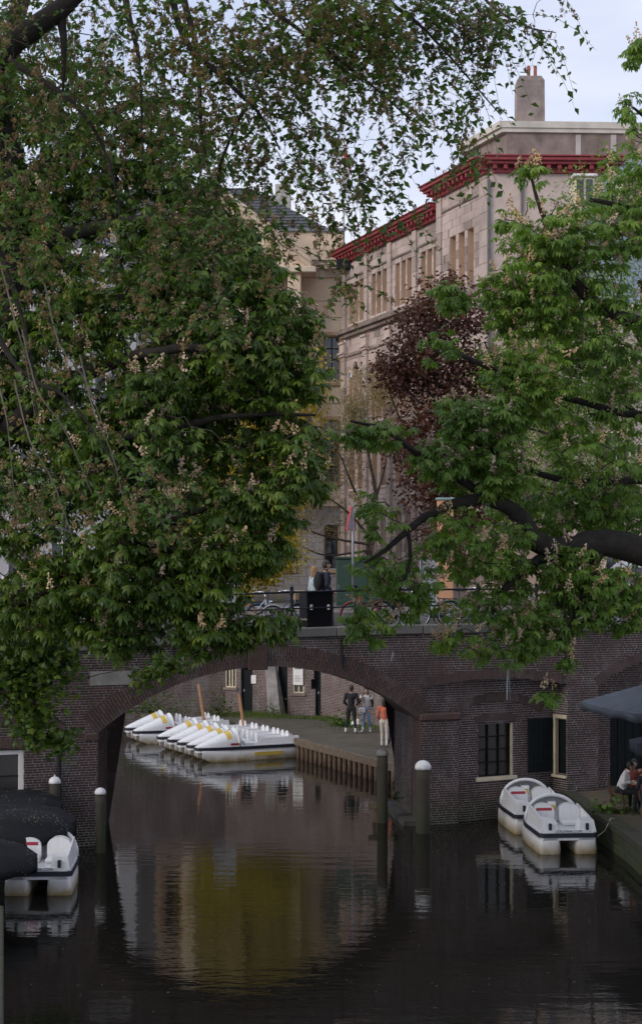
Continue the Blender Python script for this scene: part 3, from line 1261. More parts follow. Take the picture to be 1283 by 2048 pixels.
def facade_window(parent, xf, a, b, z0, z1, cols, rows, frame_m, sash_m, dep=.28, sill=True, head=True):
    m = MB()
    for x0_, x1_ in ((a, a + .001), (b - .001, b)):
        m.box(x0_, x1_, -dep - .05, .0, z0, z1, 0, xf)
    m.box(a, b, -dep - .05, 0, z1 - .001, z1, 0, xf)
    m.build('window_reveal', frame_m, parent)
    m = MB()
    f = .09
    m.box(a + .002, a + f, -dep, -dep + .1, z0, z1 - .002, 0, xf)
    m.box(b - f, b - .002, -dep, -dep + .1, z0, z1 - .002, 0, xf)
    m.box(a + f, b - f, -dep, -dep + .098, z1 - f, z1 - .002, 0, xf)
    m.box(a + f, b - f, -dep, -dep + .098, z0, z0 + f, 0, xf)
    win = m.build('window', frame_m, parent)
    ia, ib, iz0, iz1 = a + f, b - f, z0 + f, z1 - f
    m = MB()
    for i in range(1, cols):
        x_ = ia + (ib - ia) * i / cols
        m.box(x_ - .035, x_ + .035, -dep + .01, -dep + .06, iz0, iz1, 0, xf)
    for j in range(1, rows):
        z_ = iz0 + (iz1 - iz0) * j / rows
        m.box(ia, ib, -dep + .012, -dep + .055, z_ - .03, z_ + .03, 0, xf)
    m.build('glazing_bars', sash_m, win)
    for i in range(cols):
        for j in range(rows):
            m = MB()
            t_ = random.uniform(-.006, .006)
            xa, xb = ia + (ib - ia) * i / cols, ia + (ib - ia) * (i + 1) / cols
            za, zb = iz0 + (iz1 - iz0) * j / rows, iz0 + (iz1 - iz0) * (j + 1) / rows
            m.add([(xa, -dep + t_, za), (xb, -dep - t_, za), (xb, -dep - t_, zb), (xa, -dep + t_, zb),
                   (xa, -dep - .02, za), (xb, -dep - .02, za), (xb, -dep - .02, zb), (xa, -dep - .02, zb)], [(0, 1, 2, 3), (7, 6, 5, 4)], 0, xf)
            m.build('pane', M_GLASS, win)
    if sill:
        m = MB()
        m.bbox(a - .15, b + .15, -dep, .16, z0 - .2, z0, .02, 0, xf)
        m.build('sill', frame_m, win)
    return win


# ---- town house with the red cornice, its front running away along the street
A2 = Vector((1.455, 99.0, 0))
B2 = Vector((6.32, 85.7, 0))
D2 = (B2 - A2).normalized()
LEN2 = (B2 - A2).length
N2 = Vector((D2.y, -D2.x, 0))
if N2.x > 0:
    N2 = -N2
F2B = frame_xf(A2, (D2.x, D2.y), (N2.x, N2.y))
hall = wroot('stone_mansion', (8, 88, SZ), 'pinkish sandstone town mansion with red bracketed cornice and tall chimney', 'building')
ZLEDGE, ZTOP = 20.85, 24.95
BAY = LEN2 / 4
holes = []
for k in range(4):
    t0 = k * BAY
    n = 3 if k != 1 else 3
    for j in range(3):
        c_ = t0 + BAY * (0.30 + 0.235 * j)
        holes.append((c_ - .31, c_ + .31, 21.2, 23.65, 'niche'))
    for j, hw in ((0, .26), (1, .42), (2, .26)):
        c_ = t0 + BAY * (0.28 + 0.245 * j)
        holes.append((c_ - hw, c_ + hw, 15.2, 18.1 if j != 1 else 18.5, 'arch'))
    for j in range(2):
        c_ = t0 + BAY * (0.34 + 0.37 * j)
        holes.append((c_ - .4, c_ + .4, 7.0, 9.9, 'window'))
        holes.append((c_ - .4, c_ + .4, 11.4, 14.0, 'niche'))


def hole_spans(L, hs, lo=0.0):
    def f(z):
        iv = [(lo, L)]
        for h in hs:
            if h[2] < z < h[3]:
                iv = cut(iv, h[0], h[1])
            elif h[4] == 'arch' and h[3] <= z < h[3] + (h[1] - h[0]) / 2:
                r_ = (h[1] - h[0]) / 2
                x_ = math.sqrt(max(0, r_ * r_ - (z - h[3]) ** 2))
                iv = cut(iv, (h[0] + h[1]) / 2 - x_, (h[0] + h[1]) / 2 + x_)
        return iv
    return f


br, bc = courses(SZ, ZTOP, hole_spans(LEN2, holes), 0.92, 0.41, 0.012, True, 0.1)
m = MB()
_, bcf = courses(SZ, ZTOP, hole_spans(LEN2, holes), 0.92, 0.1025, 0.012, True)
backing(m, bcf, F2B)
m.build('wall_core', M_STONE_DARK, hall)
lay_bricks(hall, M_STONE, br, F2B, 0.03, 0.006, 300, key=lambda b: -b[3] + (30 if b[1] - b[0] < .3 else 0), name='stone', stuff_name='stonework')
for h in holes:
    if h[4] == 'window':
        facade_window(hall, F2B, h[0], h[1], h[2], h[3], 2, 3, M_STONE_PLAIN, M_BLACKPAINT)
        continue
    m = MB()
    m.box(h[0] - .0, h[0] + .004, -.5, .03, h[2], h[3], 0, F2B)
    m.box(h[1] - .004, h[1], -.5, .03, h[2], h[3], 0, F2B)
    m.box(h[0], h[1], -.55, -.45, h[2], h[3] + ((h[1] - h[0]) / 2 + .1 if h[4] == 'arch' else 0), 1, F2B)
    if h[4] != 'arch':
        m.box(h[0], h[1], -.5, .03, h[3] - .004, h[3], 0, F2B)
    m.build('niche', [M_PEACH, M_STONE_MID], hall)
    m = MB()
    m.bbox(h[0] - .05, h[1] + .05, -.3, .1, h[2] - .14, h[2], .02, 0, F2B)
    m.build('niche_sill', M_STONE_PLAIN, hall)
    if h[4] == 'arch':
        q, _ = arc_ring(h[0], h[1], h[3], (h[1] - h[0]) / 2 - .001, .17, .3)
        lay_voussoirs(hall, M_STONE_PLAIN, q, F2B, .09, .02)
# pilasters, capitals, ledge, red cornice with brackets
for k in range(5):
    t_ = min(k * BAY, LEN2 - .25)
    for z0_, z1_, hw, pr in ((21.05, ZTOP - .02, .27, .14), (SZ, 19.35, .3, .2)):
        z_ = z0_
        while z_ < z1_ - .1:
            zt = min(z_ + .82, z1_)
            m = MB()
            m.bbox(t_ - hw + .02, t_ + hw + .02, -.05, pr + random.uniform(-.004, .004), z_ + .006, zt - .006, .012, 0, F2B)
            m.build('pilaster_stone', M_STONE, hall)
            z_ = zt
    for z_, pr, hh in ((19.35, .3, .14), (19.49, .4, .12), (19.61, .26, .5), (20.1, .34, .14)):
        m = MB()
        m.bbox(t_ - .3 - pr * .2, t_ + .34 + pr * .2, -.05, pr, z_, z_ + hh - .003, .015, 0, F2B)
        m.build('capital', M_STONE_PLAIN, hall)
m = MB()
m.bbox(-.2, LEN2, -.05, .3, ZLEDGE - .42, ZLEDGE - .2, .02, 0, F2B)
m.bbox(-.3, LEN2, -.05, .5, ZLEDGE - .198, ZLEDGE, .02, 0, F2B)
m.bbox(-.3, LEN2, -.05, .28, ZLEDGE + .002, ZLEDGE + .16, .02, 0, F2B)
m.build('string_course', M_STONE_DARK, hall)
for z_ in (19.3, 23.9):
    m = MB()
    m.bbox(0.3, LEN2, -.05, .11, z_, z_ + .12, .02, 0, F2B)
    m.build('moulding', M_STONE_DARK, hall)


def red_cornice(xf, L, z, ov=.75, start=-.75):
    m = MB()
    m.bbox(start + .45, L, -.1, .22, z, z + .22, .015, 0, xf)
    m.bbox(start + .1, L, -.1, ov - .15, z + .36, z + .5, .015, 0, xf)
    m.bbox(start, L, -.1, ov, z + .503, z + .68, .03, 0, xf)
    m.bbox(start - .05, L, -.1, ov + .07, z + .683, z + .76, .015, 0, xf)
    c_ = m.build('cornice', M_RED, hall)
    x_ = start + .4
    while x_ < L - .1:
        m = MB()
        m.bbox(x_, x_ + .2, .0, ov - .22, z + .14, z + .358, .015, 0, xf)
        m.build('bracket', M_RED, c_)
        x_ += .52
    m = MB()
    m.box(start + .45, L, -.1, .1, z + .2, z + .37, 0, xf)
    m.build('soffit_board', M_RED, c_)


red_cornice(F2B, LEN2, ZTOP)
# low roof behind the cornice
m = MB()
m.add([F2B @ Vector(q) for q in ((-.4, -.2, 25.55), (LEN2, -.2, 25.55), (LEN2, -7, 27.0), (-.4, -7, 27.0))], [(0, 1, 2, 3)])
m.build('roof', M_SLATE, hall)
m = MB()
for a_, b_, h_ in ((9.6, 10.6, .35), (11.2, 12.5, .5), (5.0, 5.9, .3)):
    m.bbox(a_, b_, -1.3, -.6, 25.6, 25.9 + h_, .05, 0, F2B)
m.build('roof_hatch', M_ZINC, hall)
# higher end block
C2 = A2 + D2 * LEN2 + N2 * .28
F2C = frame_xf(C2, (D2.x, D2.y), (N2.x, N2.y))
LC = 6.1
ZC = 25.85
hc = []
for j in range(3):
    c_ = 1.9 + 1.05 * j
    hc.append((c_ - .36, c_ + .36, 20.9, 23.6, 'niche'))
br, bc = courses(SZ, ZC, hole_spans(LC, hc), 0.92, 0.41, 0.012, True, .1)
m = MB()
_, bcf = courses(SZ, ZC, hole_spans(LC, hc), 0.92, 0.1025, 0.012, True)
backing(m, bcf, F2C)
m.build('wall_core', M_STONE_DARK, hall)
lay_bricks(hall, M_STONE, br, F2C, 0.03, .006, name='stone', stuff_name='stonework')
for h in hc:
    m = MB()
    m.box(h[0], h[0] + .004, -.5, .03, h[2], h[3], 0, F2C)
    m.box(h[1] - .004, h[1], -.5, .03, h[2], h[3], 0, F2C)
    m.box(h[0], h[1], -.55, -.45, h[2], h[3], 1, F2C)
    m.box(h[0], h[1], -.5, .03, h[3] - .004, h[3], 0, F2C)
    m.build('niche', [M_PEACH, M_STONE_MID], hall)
for t_, hw in ((.3, .3), (5.6, .45)):
    z_ = SZ
    while z_ < ZC - .1:
        m = MB()
        m.bbox(t_ - hw, t_ + hw, -.05, .12 + random.uniform(-.004, .004), z_ + .006, min(z_ + .82, ZC) - .006, .012, 0, F2C)
        m.build('pilaster_stone', M_STONE, hall)
        z_ += .82
m = MB()
m.bbox(0, LC, -.05, .1, 25.0, 25.12, .02, 0, F2C)
m.build('moulding', M_STONE_DARK, hall)
m = MB()
m.bbox(0, LC, -.05, .26, 20.2, 20.5, .02, 0, F2C)
m.build('string_course', M_STONE_DARK, hall)
red_cornice(F2C, LC, ZC, .75, -.7)
# the side of the block that faces the canal
E2 = C2 + D2 * LC
S2 = Vector((1.0, 0.03, 0)).normalized()
F2D = frame_xf(E2, (S2.x, S2.y), (S2.y, -S2.x))
LS = 16.0
m = MB()
m.box(0, LS, -12, 0, SZ, ZC + .4, 0, F2D)
m.build('side_wall', M_STONE_PLAIN, hall)
m = MB()
m.bbox(1.5, 1.62, 0, .12, SZ, ZC, .02, 0, F2D)
m.bbox(-.12, 0.02, 0.0, .14, SZ + 10, ZC - .3, .02, 0, F2D)
m.build('downpipe', plain('lead_pipe', (.12, .115, .12), .6), hall)
red_cornice(F2D, LS, ZC, .7, -.3)
# attic above, set back
m = MB()
AT = [F2C @ Vector((.8, -1.2, 0)), F2C @ Vector((LC - .6, -1.2, 0)), F2D @ Vector((LS, -1.2, 0)), F2D @ Vector((LS, -8, 0)), F2C @ Vector((.8, -7, 0))]
m.prism([(q.x, q.y) for q in AT], ZC + .3, 28.1)
m.build('attic_wall', M_STONE_DARK, hall)
ctr = sum((Vector((q.x, q.y)) for q in AT), Vector((0, 0))) / 5
m = MB()
m.prism([tuple(ctr + (Vector((q.x, q.y)) - ctr) * 1.035) for q in AT], 28.1, 28.3)
m.prism([tuple(ctr + (Vector((q.x, q.y)) - ctr) * 1.055) for q in AT], 28.303, 28.62)
m.build('attic_band', plain('pale_band', (.5, .46, .4), .8, var=.2, scale=1), hall)
for k in range(7):
    m = MB()
    x_ = 2.6 + k * 1.75
    m.bbox(x_, x_ + .28, -1.25, -1.0, ZC + .5, 28.05, .02, 0, F2D)
    m.build('attic_pier', plain('pale_pier', (.42, .38, .36), .85, var=.2, scale=1), hall)
    m = MB()
    m.bbox(x_ + .45, x_ + 1.55, -1.22, -1.1, 27.1, 27.95, .03, 0, F2D)
    m.build('attic_panel', plain('panel_stone', (.36, .28, .24), .85, var=.2, scale=1), hall)
m = MB()
m.box(2.6, LS, -1.25, -1.05, ZC + .4, 26.95, 0, F2D)
m.build('attic_plinth', plain('pale_pier', (.42, .38, .36)), hall)
# chimney
cq = P(1058, 300, 82.5)
ch = MB()
cw = .72
ch.loft([[(cq.x - cw, cq.y - .5, ZC), (cq.x + cw, cq.y - .5, ZC), (cq.x + cw, cq.y + .5, ZC), (cq.x - cw, cq.y + .5, ZC)],
         [(cq.x - cw * .95, cq.y - .5, 31.0), (cq.x + cw * .95, cq.y - .5, 31.0), (cq.x + cw * .95, cq.y + .5, 31.0), (cq.x - cw * .95, cq.y + .5, 31.0)],
         [(cq.x - cw * .75, cq.y - .4, 31.25), (cq.x + cw * .75, cq.y - .4, 31.25), (cq.x + cw * .75, cq.y + .4, 31.25), (cq.x - cw * .75, cq.y + .4, 31.25)]])
cho = ch.build('chimney', plain('chimney_render', (.24, .195, .175), .95, var=.35, scale=1.4, bump=.4), hall)
for dx in (-.05, .28):
    m = MB()
    m.tube([(cq.x + dx, cq.y, 31.2), (cq.x + dx, cq.y, 31.85)], .09, 8)
    m.build('chimney_pot', plain('terracotta', (.3, .09, .06), .8), cho)
# body of the building behind
m = MB()
bp = [F2B @ Vector((0, -.56, 0)), F2B @ Vector((LEN2, -.56, 0)), F2C @ Vector((LC - .3, -.56, 0)), F2D @ Vector((LS, -3, 0)), F2D @ Vector((LS, -18, 0)), F2B @ Vector((0, -14, 0))]
m.prism([(q.x, q.y) for q in bp], SZ, 24.9)
m.build('inner_mass', M_STONE_DARK, hall)

# ---- cream town hall with pediment, front facing the canal
TH = wroot('town_hall', (-7, 104, SZ), 'cream classical town hall with pediment, dark sash windows and grey rusticated base', 'building')
FT = frame_xf((-17.0, 100.0), (1, 0), (0, -1))
TL = 18.4
th = []
x_ = TL - 1.2
cols_ = []
while x_ > 1:
    cols_.append(x_)
    x_ -= 2.3
for k, c_ in enumerate(cols_):
    c2 = c_ + (.45 if k == 0 else 0)
    th.append((c2 - .5, c2 + .5, 17.95, 20.8, 'w'))
    th.append((c2 - .5, c2 + .5, 11.9, 15.7, 'w'))
    th.append((c2 - .46, c2 + .46, 6.6, 9.45, 'w'))
ZR = 10.45
fs = hole_spans(TL, th)
m = MB()
_, bcf = courses(SZ, 24.9, fs, .9, .12, .01, True)
backing(m, bcf, FT)
m.build('wall', M_CREAM, TH)
br, _ = courses(SZ, ZR, fs, .95, .52, .03, True, .0)
lay_bricks(TH, M_GREYSTONE, br, FT, .05, .004, 300, key=lambda b: -b[0], name='rusticated_stone', stuff_name='rustication')
for h in th:
    facade_window(TH, FT, h[0], h[1], h[2], h[3], 2, 3 if h[3] < 10 else 4, plain('ochre_frame', (.33, .22, .12), .7), M_BLACKPAINT)
m = MB()
m.bbox(0, TL, -.05, .22, ZR, ZR + .28, .03, 0, FT)
m.build('string_course', M_CREAM_TRIM, TH)
for k, z_ in enumerate((21.9, 22.9, 16.7)):
    m = MB()
    m.bbox(0, TL, -.05, .07, z_, z_ + .08, .02, 0, FT)
    m.build('string_course', M_CREAM_TRIM, TH)
for h in th:
    if h[2] > 10:
        m = MB()
        m.bbox(h[0] - .2, h[0] - .01, -.02, .08, h[2] - .2, h[3] + .2, .015, 0, FT)
        m.bbox(h[1] + .01, h[1] + .2, -.02, .08, h[2] - .2, h[3] + .2, .015, 0, FT)
        m.bbox(h[0] - .2, h[1] + .2, -.02, .1, h[3] + .01, h[3] + .22, .015, 0, FT)
        m.build('architrave', plain('ochre_surround', (.42, .29, .18), .8, var=.15, scale=1), TH)
m = MB()
m.bbox(-.2, TL, -.05, .2, 24.3, 24.75, .03, 0, FT)
m.bbox(-.4, TL + .1, -.05, .8, 24.95, 25.2, .03, 0, FT)
m.bbox(-.5, TL + .15, -.05, .95, 25.203, 25.35, .03, 0, FT)
ent = m.build('entablature', M_CREAM_TRIM, TH)
x_ = .1
while x_ < TL - .2:
    m = MB()
    m.bbox(x_, x_ + .3, .0, .75, 24.72, 24.947, .02, 0, FT)
    m.build('modillion', M_CREAM_TRIM, ent)
    x_ += .9
m = MB()
m.box(0.5, TL - .05, -6, -.6, 25.3, 27.2, 0, FT)
m.build('attic', M_CREAM, TH)
m = MB()
m.bbox(.3, TL + .05, -6.2, -.4, 27.2, 27.42, .05, 0, FT)
m.build('gutter', plain('lead_gutter', (.22, .23, .26), .6), TH)
m = MB()
rv = [FT @ Vector(q) for q in ((.5, -.4, 27.4), (TL - 1.0, -.4, 27.4), (TL - 1.0, -12, 27.4), (.5, -12, 27.4), (5, -5.5, 31.0), (TL - 6.0, -5.5, 31.0))]
m.add(rv, [(0, 1, 5, 4), (1, 2, 5), (2, 3, 4, 5), (3, 0, 4)])
roof = m.build('roof', M_SLATE, TH)
for i in range(14):
    f_ = (i + .5) / 14
    m = MB()
    a_ = rv[0].lerp(rv[4], f_)
    b_ = rv[1].lerp(rv[5], f_)
    m.tube([a_ + Vector((0, -.02, .02)), b_ + Vector((0, -.02, .02))], .03, 4)
    m.build('slate_course', M_SLATE, roof)
m = MB()
q = P(566, 380, 106)
m.bbox(q.x - .5, q.x + .5, 105.5, 106.5, 28, q.z + .3, .05)
m.build('chimney', plain('pale_chimney', (.4, .37, .35), .9), roof)
# pediment
PF = frame_xf((0, 98.4), (1, 0), (0, -1))
pl, pr_, pa = P(240, 535, 98.4), P(622, 535, 98.4), P(431, 393, 98.4)
m = MB()
m.add([(pl.x, 0, pl.z), (pr_.x, 0, pr_.z), (pa.x, 0, pa.z), (pl.x, -1.6, pl.z), (pr_.x, -1.6, pr_.z), (pa.x, -1.6, pa.z)], [(0, 1, 2), (1, 4, 5, 2), (2, 5, 3, 0)], 0, PF)
ped = m.build('pediment', M_CREAM, TH)
for a_, b_ in ((pl, pa), (pr_, pa)):
    for off, hh, pr2 in ((0, .32, .28), (.33, .3, .55), (.64, .14, .7)):
        m = MB()
        d_ = (b_ - a_)
        up = Vector((0, 0, 1))
        q0, q1 = a_ + up * (off - .1), b_ + up * (off - .1)
        m.add([(q0.x, -1.2, q0.z), (q1.x, -1.2, q1.z), (q1.x, pr2, q1.z), (q0.x, pr2, q0.z), (q0.x, -1.2, q0.z + hh), (q1.x, -1.2, q1.z + hh), (q1.x, pr2, q1.z + hh), (q0.x, pr2, q0.z + hh)],
              [(0, 1, 2, 3), (7, 6, 5, 4), (3, 2, 6, 7), (0, 3, 7, 4), (1, 0, 4, 5), (2, 1, 5, 6)], 0, PF)
        m.build('raking_cornice', M_CREAM_TRIM, ped)
m = MB()
m.bbox(pl.x - .3, pr_.x + .3, -1.6, .5, pl.z - .35, pl.z, .04, 0, PF)
m.build('pediment_cornice', M_CREAM_TRIM, ped)
for k in range(4):
    x_ = pl.x + 1.0 + (pr_.x - pl.x - 2.0) * k / 3
    m = MB()
    m.bbox(x_ - .4, x_ + .4, -1.6, .15, ZR + .3, pl.z - .36, .06, 0, PF)
    m.build('pilaster', M_CREAM, TH)
m = MB()
m.box(-17, 1.0, 100.6, 114, SZ, 25.2)
m.build('inner_mass', M_CREAM, TH)
# flood lamp on the corner
fl = wroot('flood_lamp', (1.3, 98.4, 23.6), 'black flood lamp bracketed at the corner under the red cornice', 'lamp')
m = MB()
q = P(688, 529, 98.2)
m.bbox(q.x - .45, q.x + .45, 98.0, 98.5, q.z - .3, q.z + .3, .06)
m.tube([(q.x, 98.3, q.z), (q.x + .1, 99.4, q.z - .1)], .06, 6)
m.build('housing', M_IRON, fl)

# flag on its pole
fp = wroot('flagpole', P(687, 462, 103), 'white flagpole with a drooping red and white flag on the roof', 'flagpole')
b_, t_ = P(687, 480, 103), P(686, 282, 103)
m = MB()
m.tube([b_ - Vector((0, 0, 1.2)), t_], .07, 8)
m.lathe([(.0, 0), (.13, .08), (.13, .16), (0, .24)], 8, 0, Matrix.Translation(t_))
m.build('pole', M_WHITEPAINT, fp, True)
rows = []
m = MB()
Ht = 2.3
for j in range(15):
    v = j / 14
    row = []
    for i in range(5):
        u_ = i / 4
        row.append((t_.x + .07 + u_ * (.12 + .28 * math.sin(v * 2.4)) + .03 * math.sin(v * 9 + i), t_.y - .1 + .12 * math.sin(i * 1.9 + v * 3), t_.z - .1 - v * Ht - u_ * .3))
    rows.append(row)
for j in range(14):
    for i in range(4):
        m.add([rows[j][i], rows[j][i + 1], rows[j + 1][i + 1], rows[j + 1][i]], [(0, 1, 2, 3)], 0 if j < 9 else 1)
fo = m.build('flag', [plain('flag_red', (.5, .05, .07), .8), plain('flag_white', (.75, .72, .72), .8)], fp, True)
sm = fo.modifiers.new('thickness', 'SOLIDIFY')
sm.thickness = .01

# ---- mansard house at the right with blue zinc roof
MH = wroot('mansard_house', (14, 72, SZ), 'plastered house with blue-grey zinc mansard roof and cream dormer behind the trees', 'building')
x0_, x1_, y0_, y1_ = 10.6, 24.0, 69.0, 80.0
m = MB()
m.box(x0_, x1_, y0_, y1_, SZ, 17.5)
m.build('wall', plain('mauve_render', (.38, .31, .29), .9, var=.2, scale=.6), MH)


def hip(z0, z1, i0, i1, mat, name):
    m = MB()
    lo = [(x0_ + i0, y0_ + i0, z0), (x1_ - i0, y0_ + i0, z0), (x1_ - i0, y1_ - i0, z0), (x0_ + i0, y1_ - i0, z0)]
    hi = [(x0_ + i1, y0_ + i1, z1), (x1_ - i1, y0_ + i1, z1), (x1_ - i1, y1_ - i1, z1), (x0_ + i1, y1_ - i1, z1)]
    m.loft([lo, hi])
    o = m.build(name, mat, MH)
    return o, lo, hi


hip(17.5, 17.8, -.3, -.3, M_CREAM_TRIM, 'eaves')
r1, lo, hi = hip(17.8, 22.6, 0.0, 1.3, M_ZINC, 'lower_roof')
hip(22.6, 22.85, 1.1, 1.1, M_WHITEPAINT, 'white_fascia')
r2, lo2, hi2 = hip(22.85, 24.6, 1.05, 2.8, M_ZINC, 'upper_roof')
for ro, l_, h_, n_ in ((r1, lo, hi, 24), (r2, lo2, hi2, 22)):
    for sidei in ((0, 1), (3, 0)):
        for i in range(n_ + 1):
            f_ = i / n_
            a_ = Vector(l_[sidei[0]]).lerp(Vector(l_[sidei[1]]), f_)
            b_ = Vector(h_[sidei[0]]).lerp(Vector(h_[sidei[1]]), f_)
            m = MB()
            m.tube([a_, b_], .03, 4)
            m.build('standing_seam', M_ZINC, ro)
for i in range(3):
    q = P(1168 + i * 92, 378, 69.0)
    m = MB()
    m.bbox(q.x - .42, q.x + .42, 69.0, 70.3, q.z - .9, q.z + .5, .03)
    d_ = m.build('dormer', M_CREAMPAINT, MH)
    m = MB()
    m.bbox(q.x - .52, q.x + .52, 68.85, 70.4, q.z + .503, q.z + .62, .03)
    m.build('dormer_roof', M_WHITEPAINT, d_)
    for sx in (-1, 1):
        m = MB()
        m.box(q.x + sx * .19 - .14, q.x + sx * .19 + .14, 68.97, 68.99, q.z - .7, q.z + .4)
        m.build('pane', M_GLASS, d_)
for i in range(4):
    for z0_ in (6.5, 10.3, 13.9):
        facade_window(MH, frame_xf((x0_, y0_), (1, 0), (0, -1)), 1.2 + i * 3, 2.3 + i * 3, z0_, z0_ + 2.2, 2, 3, M_CREAMPAINT, M_WHITEPAINT, dep=-.03)

# ---- pale house across the canal bend, seen through the leaves and in the water
PH = wroot('pale_house', (-11, 76, SZ), 'tall pale grey rendered canal house with white framed windows', 'building')
FH = frame_xf((-15.5, 76.0), (1, 0), (0, -1))
ph = []
for i in range(3):
    for z0_ in (6.4, 9.9, 13.4, 16.9):
        ph.append((1.0 + i * 2.0, 2.15 + i * 2.0, z0_, z0_ + 2.3, 'w'))
m = MB()
_, bcf = courses(SZ, 21.0, hole_spans(7.0, ph), .9, .1, .01, True)
backing(m, bcf, FH)
m.box(0, 7, -9, -.4, SZ, 21.0, 0, FH)
m.build('wall', plain('pale_render', (.33, .32, .33), .85, var=.12, scale=.5), PH)
for h in ph:
    facade_window(PH, FH, h[0], h[1], h[2], h[3], 2, 3, M_WHITEPAINT, M_WHITEPAINT)
m = MB()
m.bbox(-.3, 7.3, -9.2, .5, 21.0, 21.4, .05, 0, FH)
m.build('cornice', M_WHITEPAINT, PH)
m = MB()
m.add([FH @ Vector(q) for q in ((-.2, .2, 21.4), (7.2, .2, 21.4), (7.2, -9, 21.4), (-.2, -9, 21.4), (-.2, -4.4, 25), (7.2, -4.4, 25))], [(0, 1, 5, 4), (2, 3, 4, 5), (1, 2, 5), (3, 0, 4)])
m.build('roof', M_SLATE, PH)
# ------------------------------------------------------------------ trees
def palmate(nl=7, rad=1.0, droop=0.5, width=0.17, seed=0):
    """horse chestnut leaf: obovate leaflets spreading from one point; x = away from the twig"""
    rr = random.Random(seed)
    V = [(0, 0, 0)]
    F = []
    for i in range(nl):
        a = R(-108 + 216 * i / (nl - 1)) + rr.uniform(-.08, .08)
        k = abs(i - (nl - 1) / 2) / ((nl - 1) / 2)
        L = rad * (1.0 - 0.42 * k) * rr.uniform(.92, 1.08)
        w_ = width * L * 1.1
        ca, sa = math.cos(a), math.sin(a)

        def pt(r_, s_, z):
            return (r_ * ca - s_ * sa, r_ * sa + s_ * ca, z)
        b = len(V)
        d = droop * rr.uniform(.8, 1.25)
        V += [pt(.62 * L, w_, -d * .38 * L), pt(.62 * L, -w_, -d * .38 * L), pt(.60 * L, 0, -d * .38 * L + .05 * L), pt(.97 * L, 0, -d * 1.0 * L)]
        F += [(0, b + 2, b), (0, b + 1, b + 2), (b, b + 2, b + 3), (b + 2, b + 1, b + 3)]
    return np.array(V), np.array(F)


def simple_leaf(fold=.12, wd=.3):
    V = [(0, 0, 0), (.45, wd, fold), (.45, -wd, fold), (.45, 0, 0), (1, 0, -.15)]
    return np.array(V), np.array([(0, 3, 1), (0, 2, 3), (1, 3, 4), (3, 2, 4)])


def panicle(n=26, seed=3):
    """upright candle of small pale blossoms; z = up, height 1"""
    rr = random.Random(seed)
    V, F = [], []
    for i in range(n):
        h = rr.uniform(.05, 1)
        r_ = .26 * (1.1 - h) * rr.uniform(.5, 1.1)
        th = rr.uniform(0, 2 * PI)
        c = np.array([r_ * math.cos(th), r_ * math.sin(th), h])
        s_ = .085 * rr.uniform(.7, 1.2)
        b = len(V)
        for q in ((1, 0, 0), (-.5, .87, 0), (-.5, -.87, 0), (0, 0, 1.2)):
            ax = np.array(q) * s_
            V.append(tuple(c + ax))
        F += [(b, b + 1, b + 3), (b + 1, b + 2, b + 3), (b + 2, b, b + 3), (b, b + 2, b + 1)]
    b = len(V)
    V += [(.02, 0, 0), (-.02, .02, 0), (-.02, -.02, 0), (0, 0, .9)]
    F += [(b, b + 1, b + 3), (b + 1, b + 2, b + 3), (b + 2, b, b + 3)]
    return np.array(V), np.array(F)


def seed_ball(n=9, seed=5):
    """bunch of papery elm seeds"""
    rr = random.Random(seed)
    V, F = [], []
    for i in range(n):
        d = np.array([rr.gauss(0, 1) for _ in range(3)])
        d /= np.linalg.norm(d)
        c = d * rr.uniform(.35, .8)
        a = np.cross(d, [rr.random(), rr.random(), rr.random()])
        a /= np.linalg.norm(a)
        e = np.cross(d, a)
        b = len(V)
        s_ = .42
        V += [tuple(c + a * s_), tuple(c + e * s_ * .8 + d * .12), tuple(c - a * s_), tuple(c - e * s_ * .8 + d * .12)]
        F += [(b, b + 1, b + 2), (b, b + 2, b + 3)]
    return np.array(V), np.array(F)


def rots(xaxis, up):
    """rotation matrices with x along xaxis and z near up"""
    x = xaxis / np.linalg.norm(xaxis, axis=1, keepdims=True)
    z = up - (up * x).sum(1, keepdims=True) * x
    z /= np.linalg.norm(z, axis=1, keepdims=True) + 1e-9
    y = np.cross(z, x)
    return np.stack([x, y, z], 2)


def scatter(name, shapes, pos, rot, scl, mat, parent, singles=0, single_name='leaf', smooth=False):
    """many copies in one part; the ones that show largest as objects of their own"""
    n = len(pos)
    which = RNG.integers(0, len(shapes), n)
    keep = np.ones(n, bool)
    if singles:
        px = CX + FOC * pos[:, 0] / pos[:, 1]
        py = HOR + FOC * (CAMH - pos[:, 2]) / pos[:, 1]
        ok = (px > 8) & (px < 1275) & (py > 8) & (py < 2040)
        size = np.where(ok, scl / pos[:, 1], 0)
        pick = np.argsort(-size)[:singles]
        pick = pick[ok[pick]]
        keep[pick] = False
        mes = [np_mesh(single_name, V, F, mat, smooth) for V, F in shapes]
        for i in pick:
            o = add_obj(single_name, mes[which[i]], parent)
            M = np.eye(4)
            M[:3, :3] = rot[i] * scl[i]
            M[:3, 3] = pos[i]
            o.matrix_basis = Matrix(M.tolist())
    VV, FF, off = [], [], 0
    for k, (V, F) in enumerate(shapes):
        idx = np.where(keep & (which == k))[0]
        if len(idx) == 0:
            continue
        A = np.einsum('nij,vj->nvi', rot[idx] * scl[idx][:, None, None], V) + pos[idx][:, None, :]
        VV.append(A.reshape(-1, 3))
        FF.append((np.arange(len(idx))[:, None, None] * len(V) + F[None] + off).reshape(-1, 3))
        off += len(idx) * len(V)
    o = add_obj(name, np_mesh(name, np.concatenate(VV), np.concatenate(FF), mat, smooth), parent)
    o['kind'] = 'stuff'
    return o


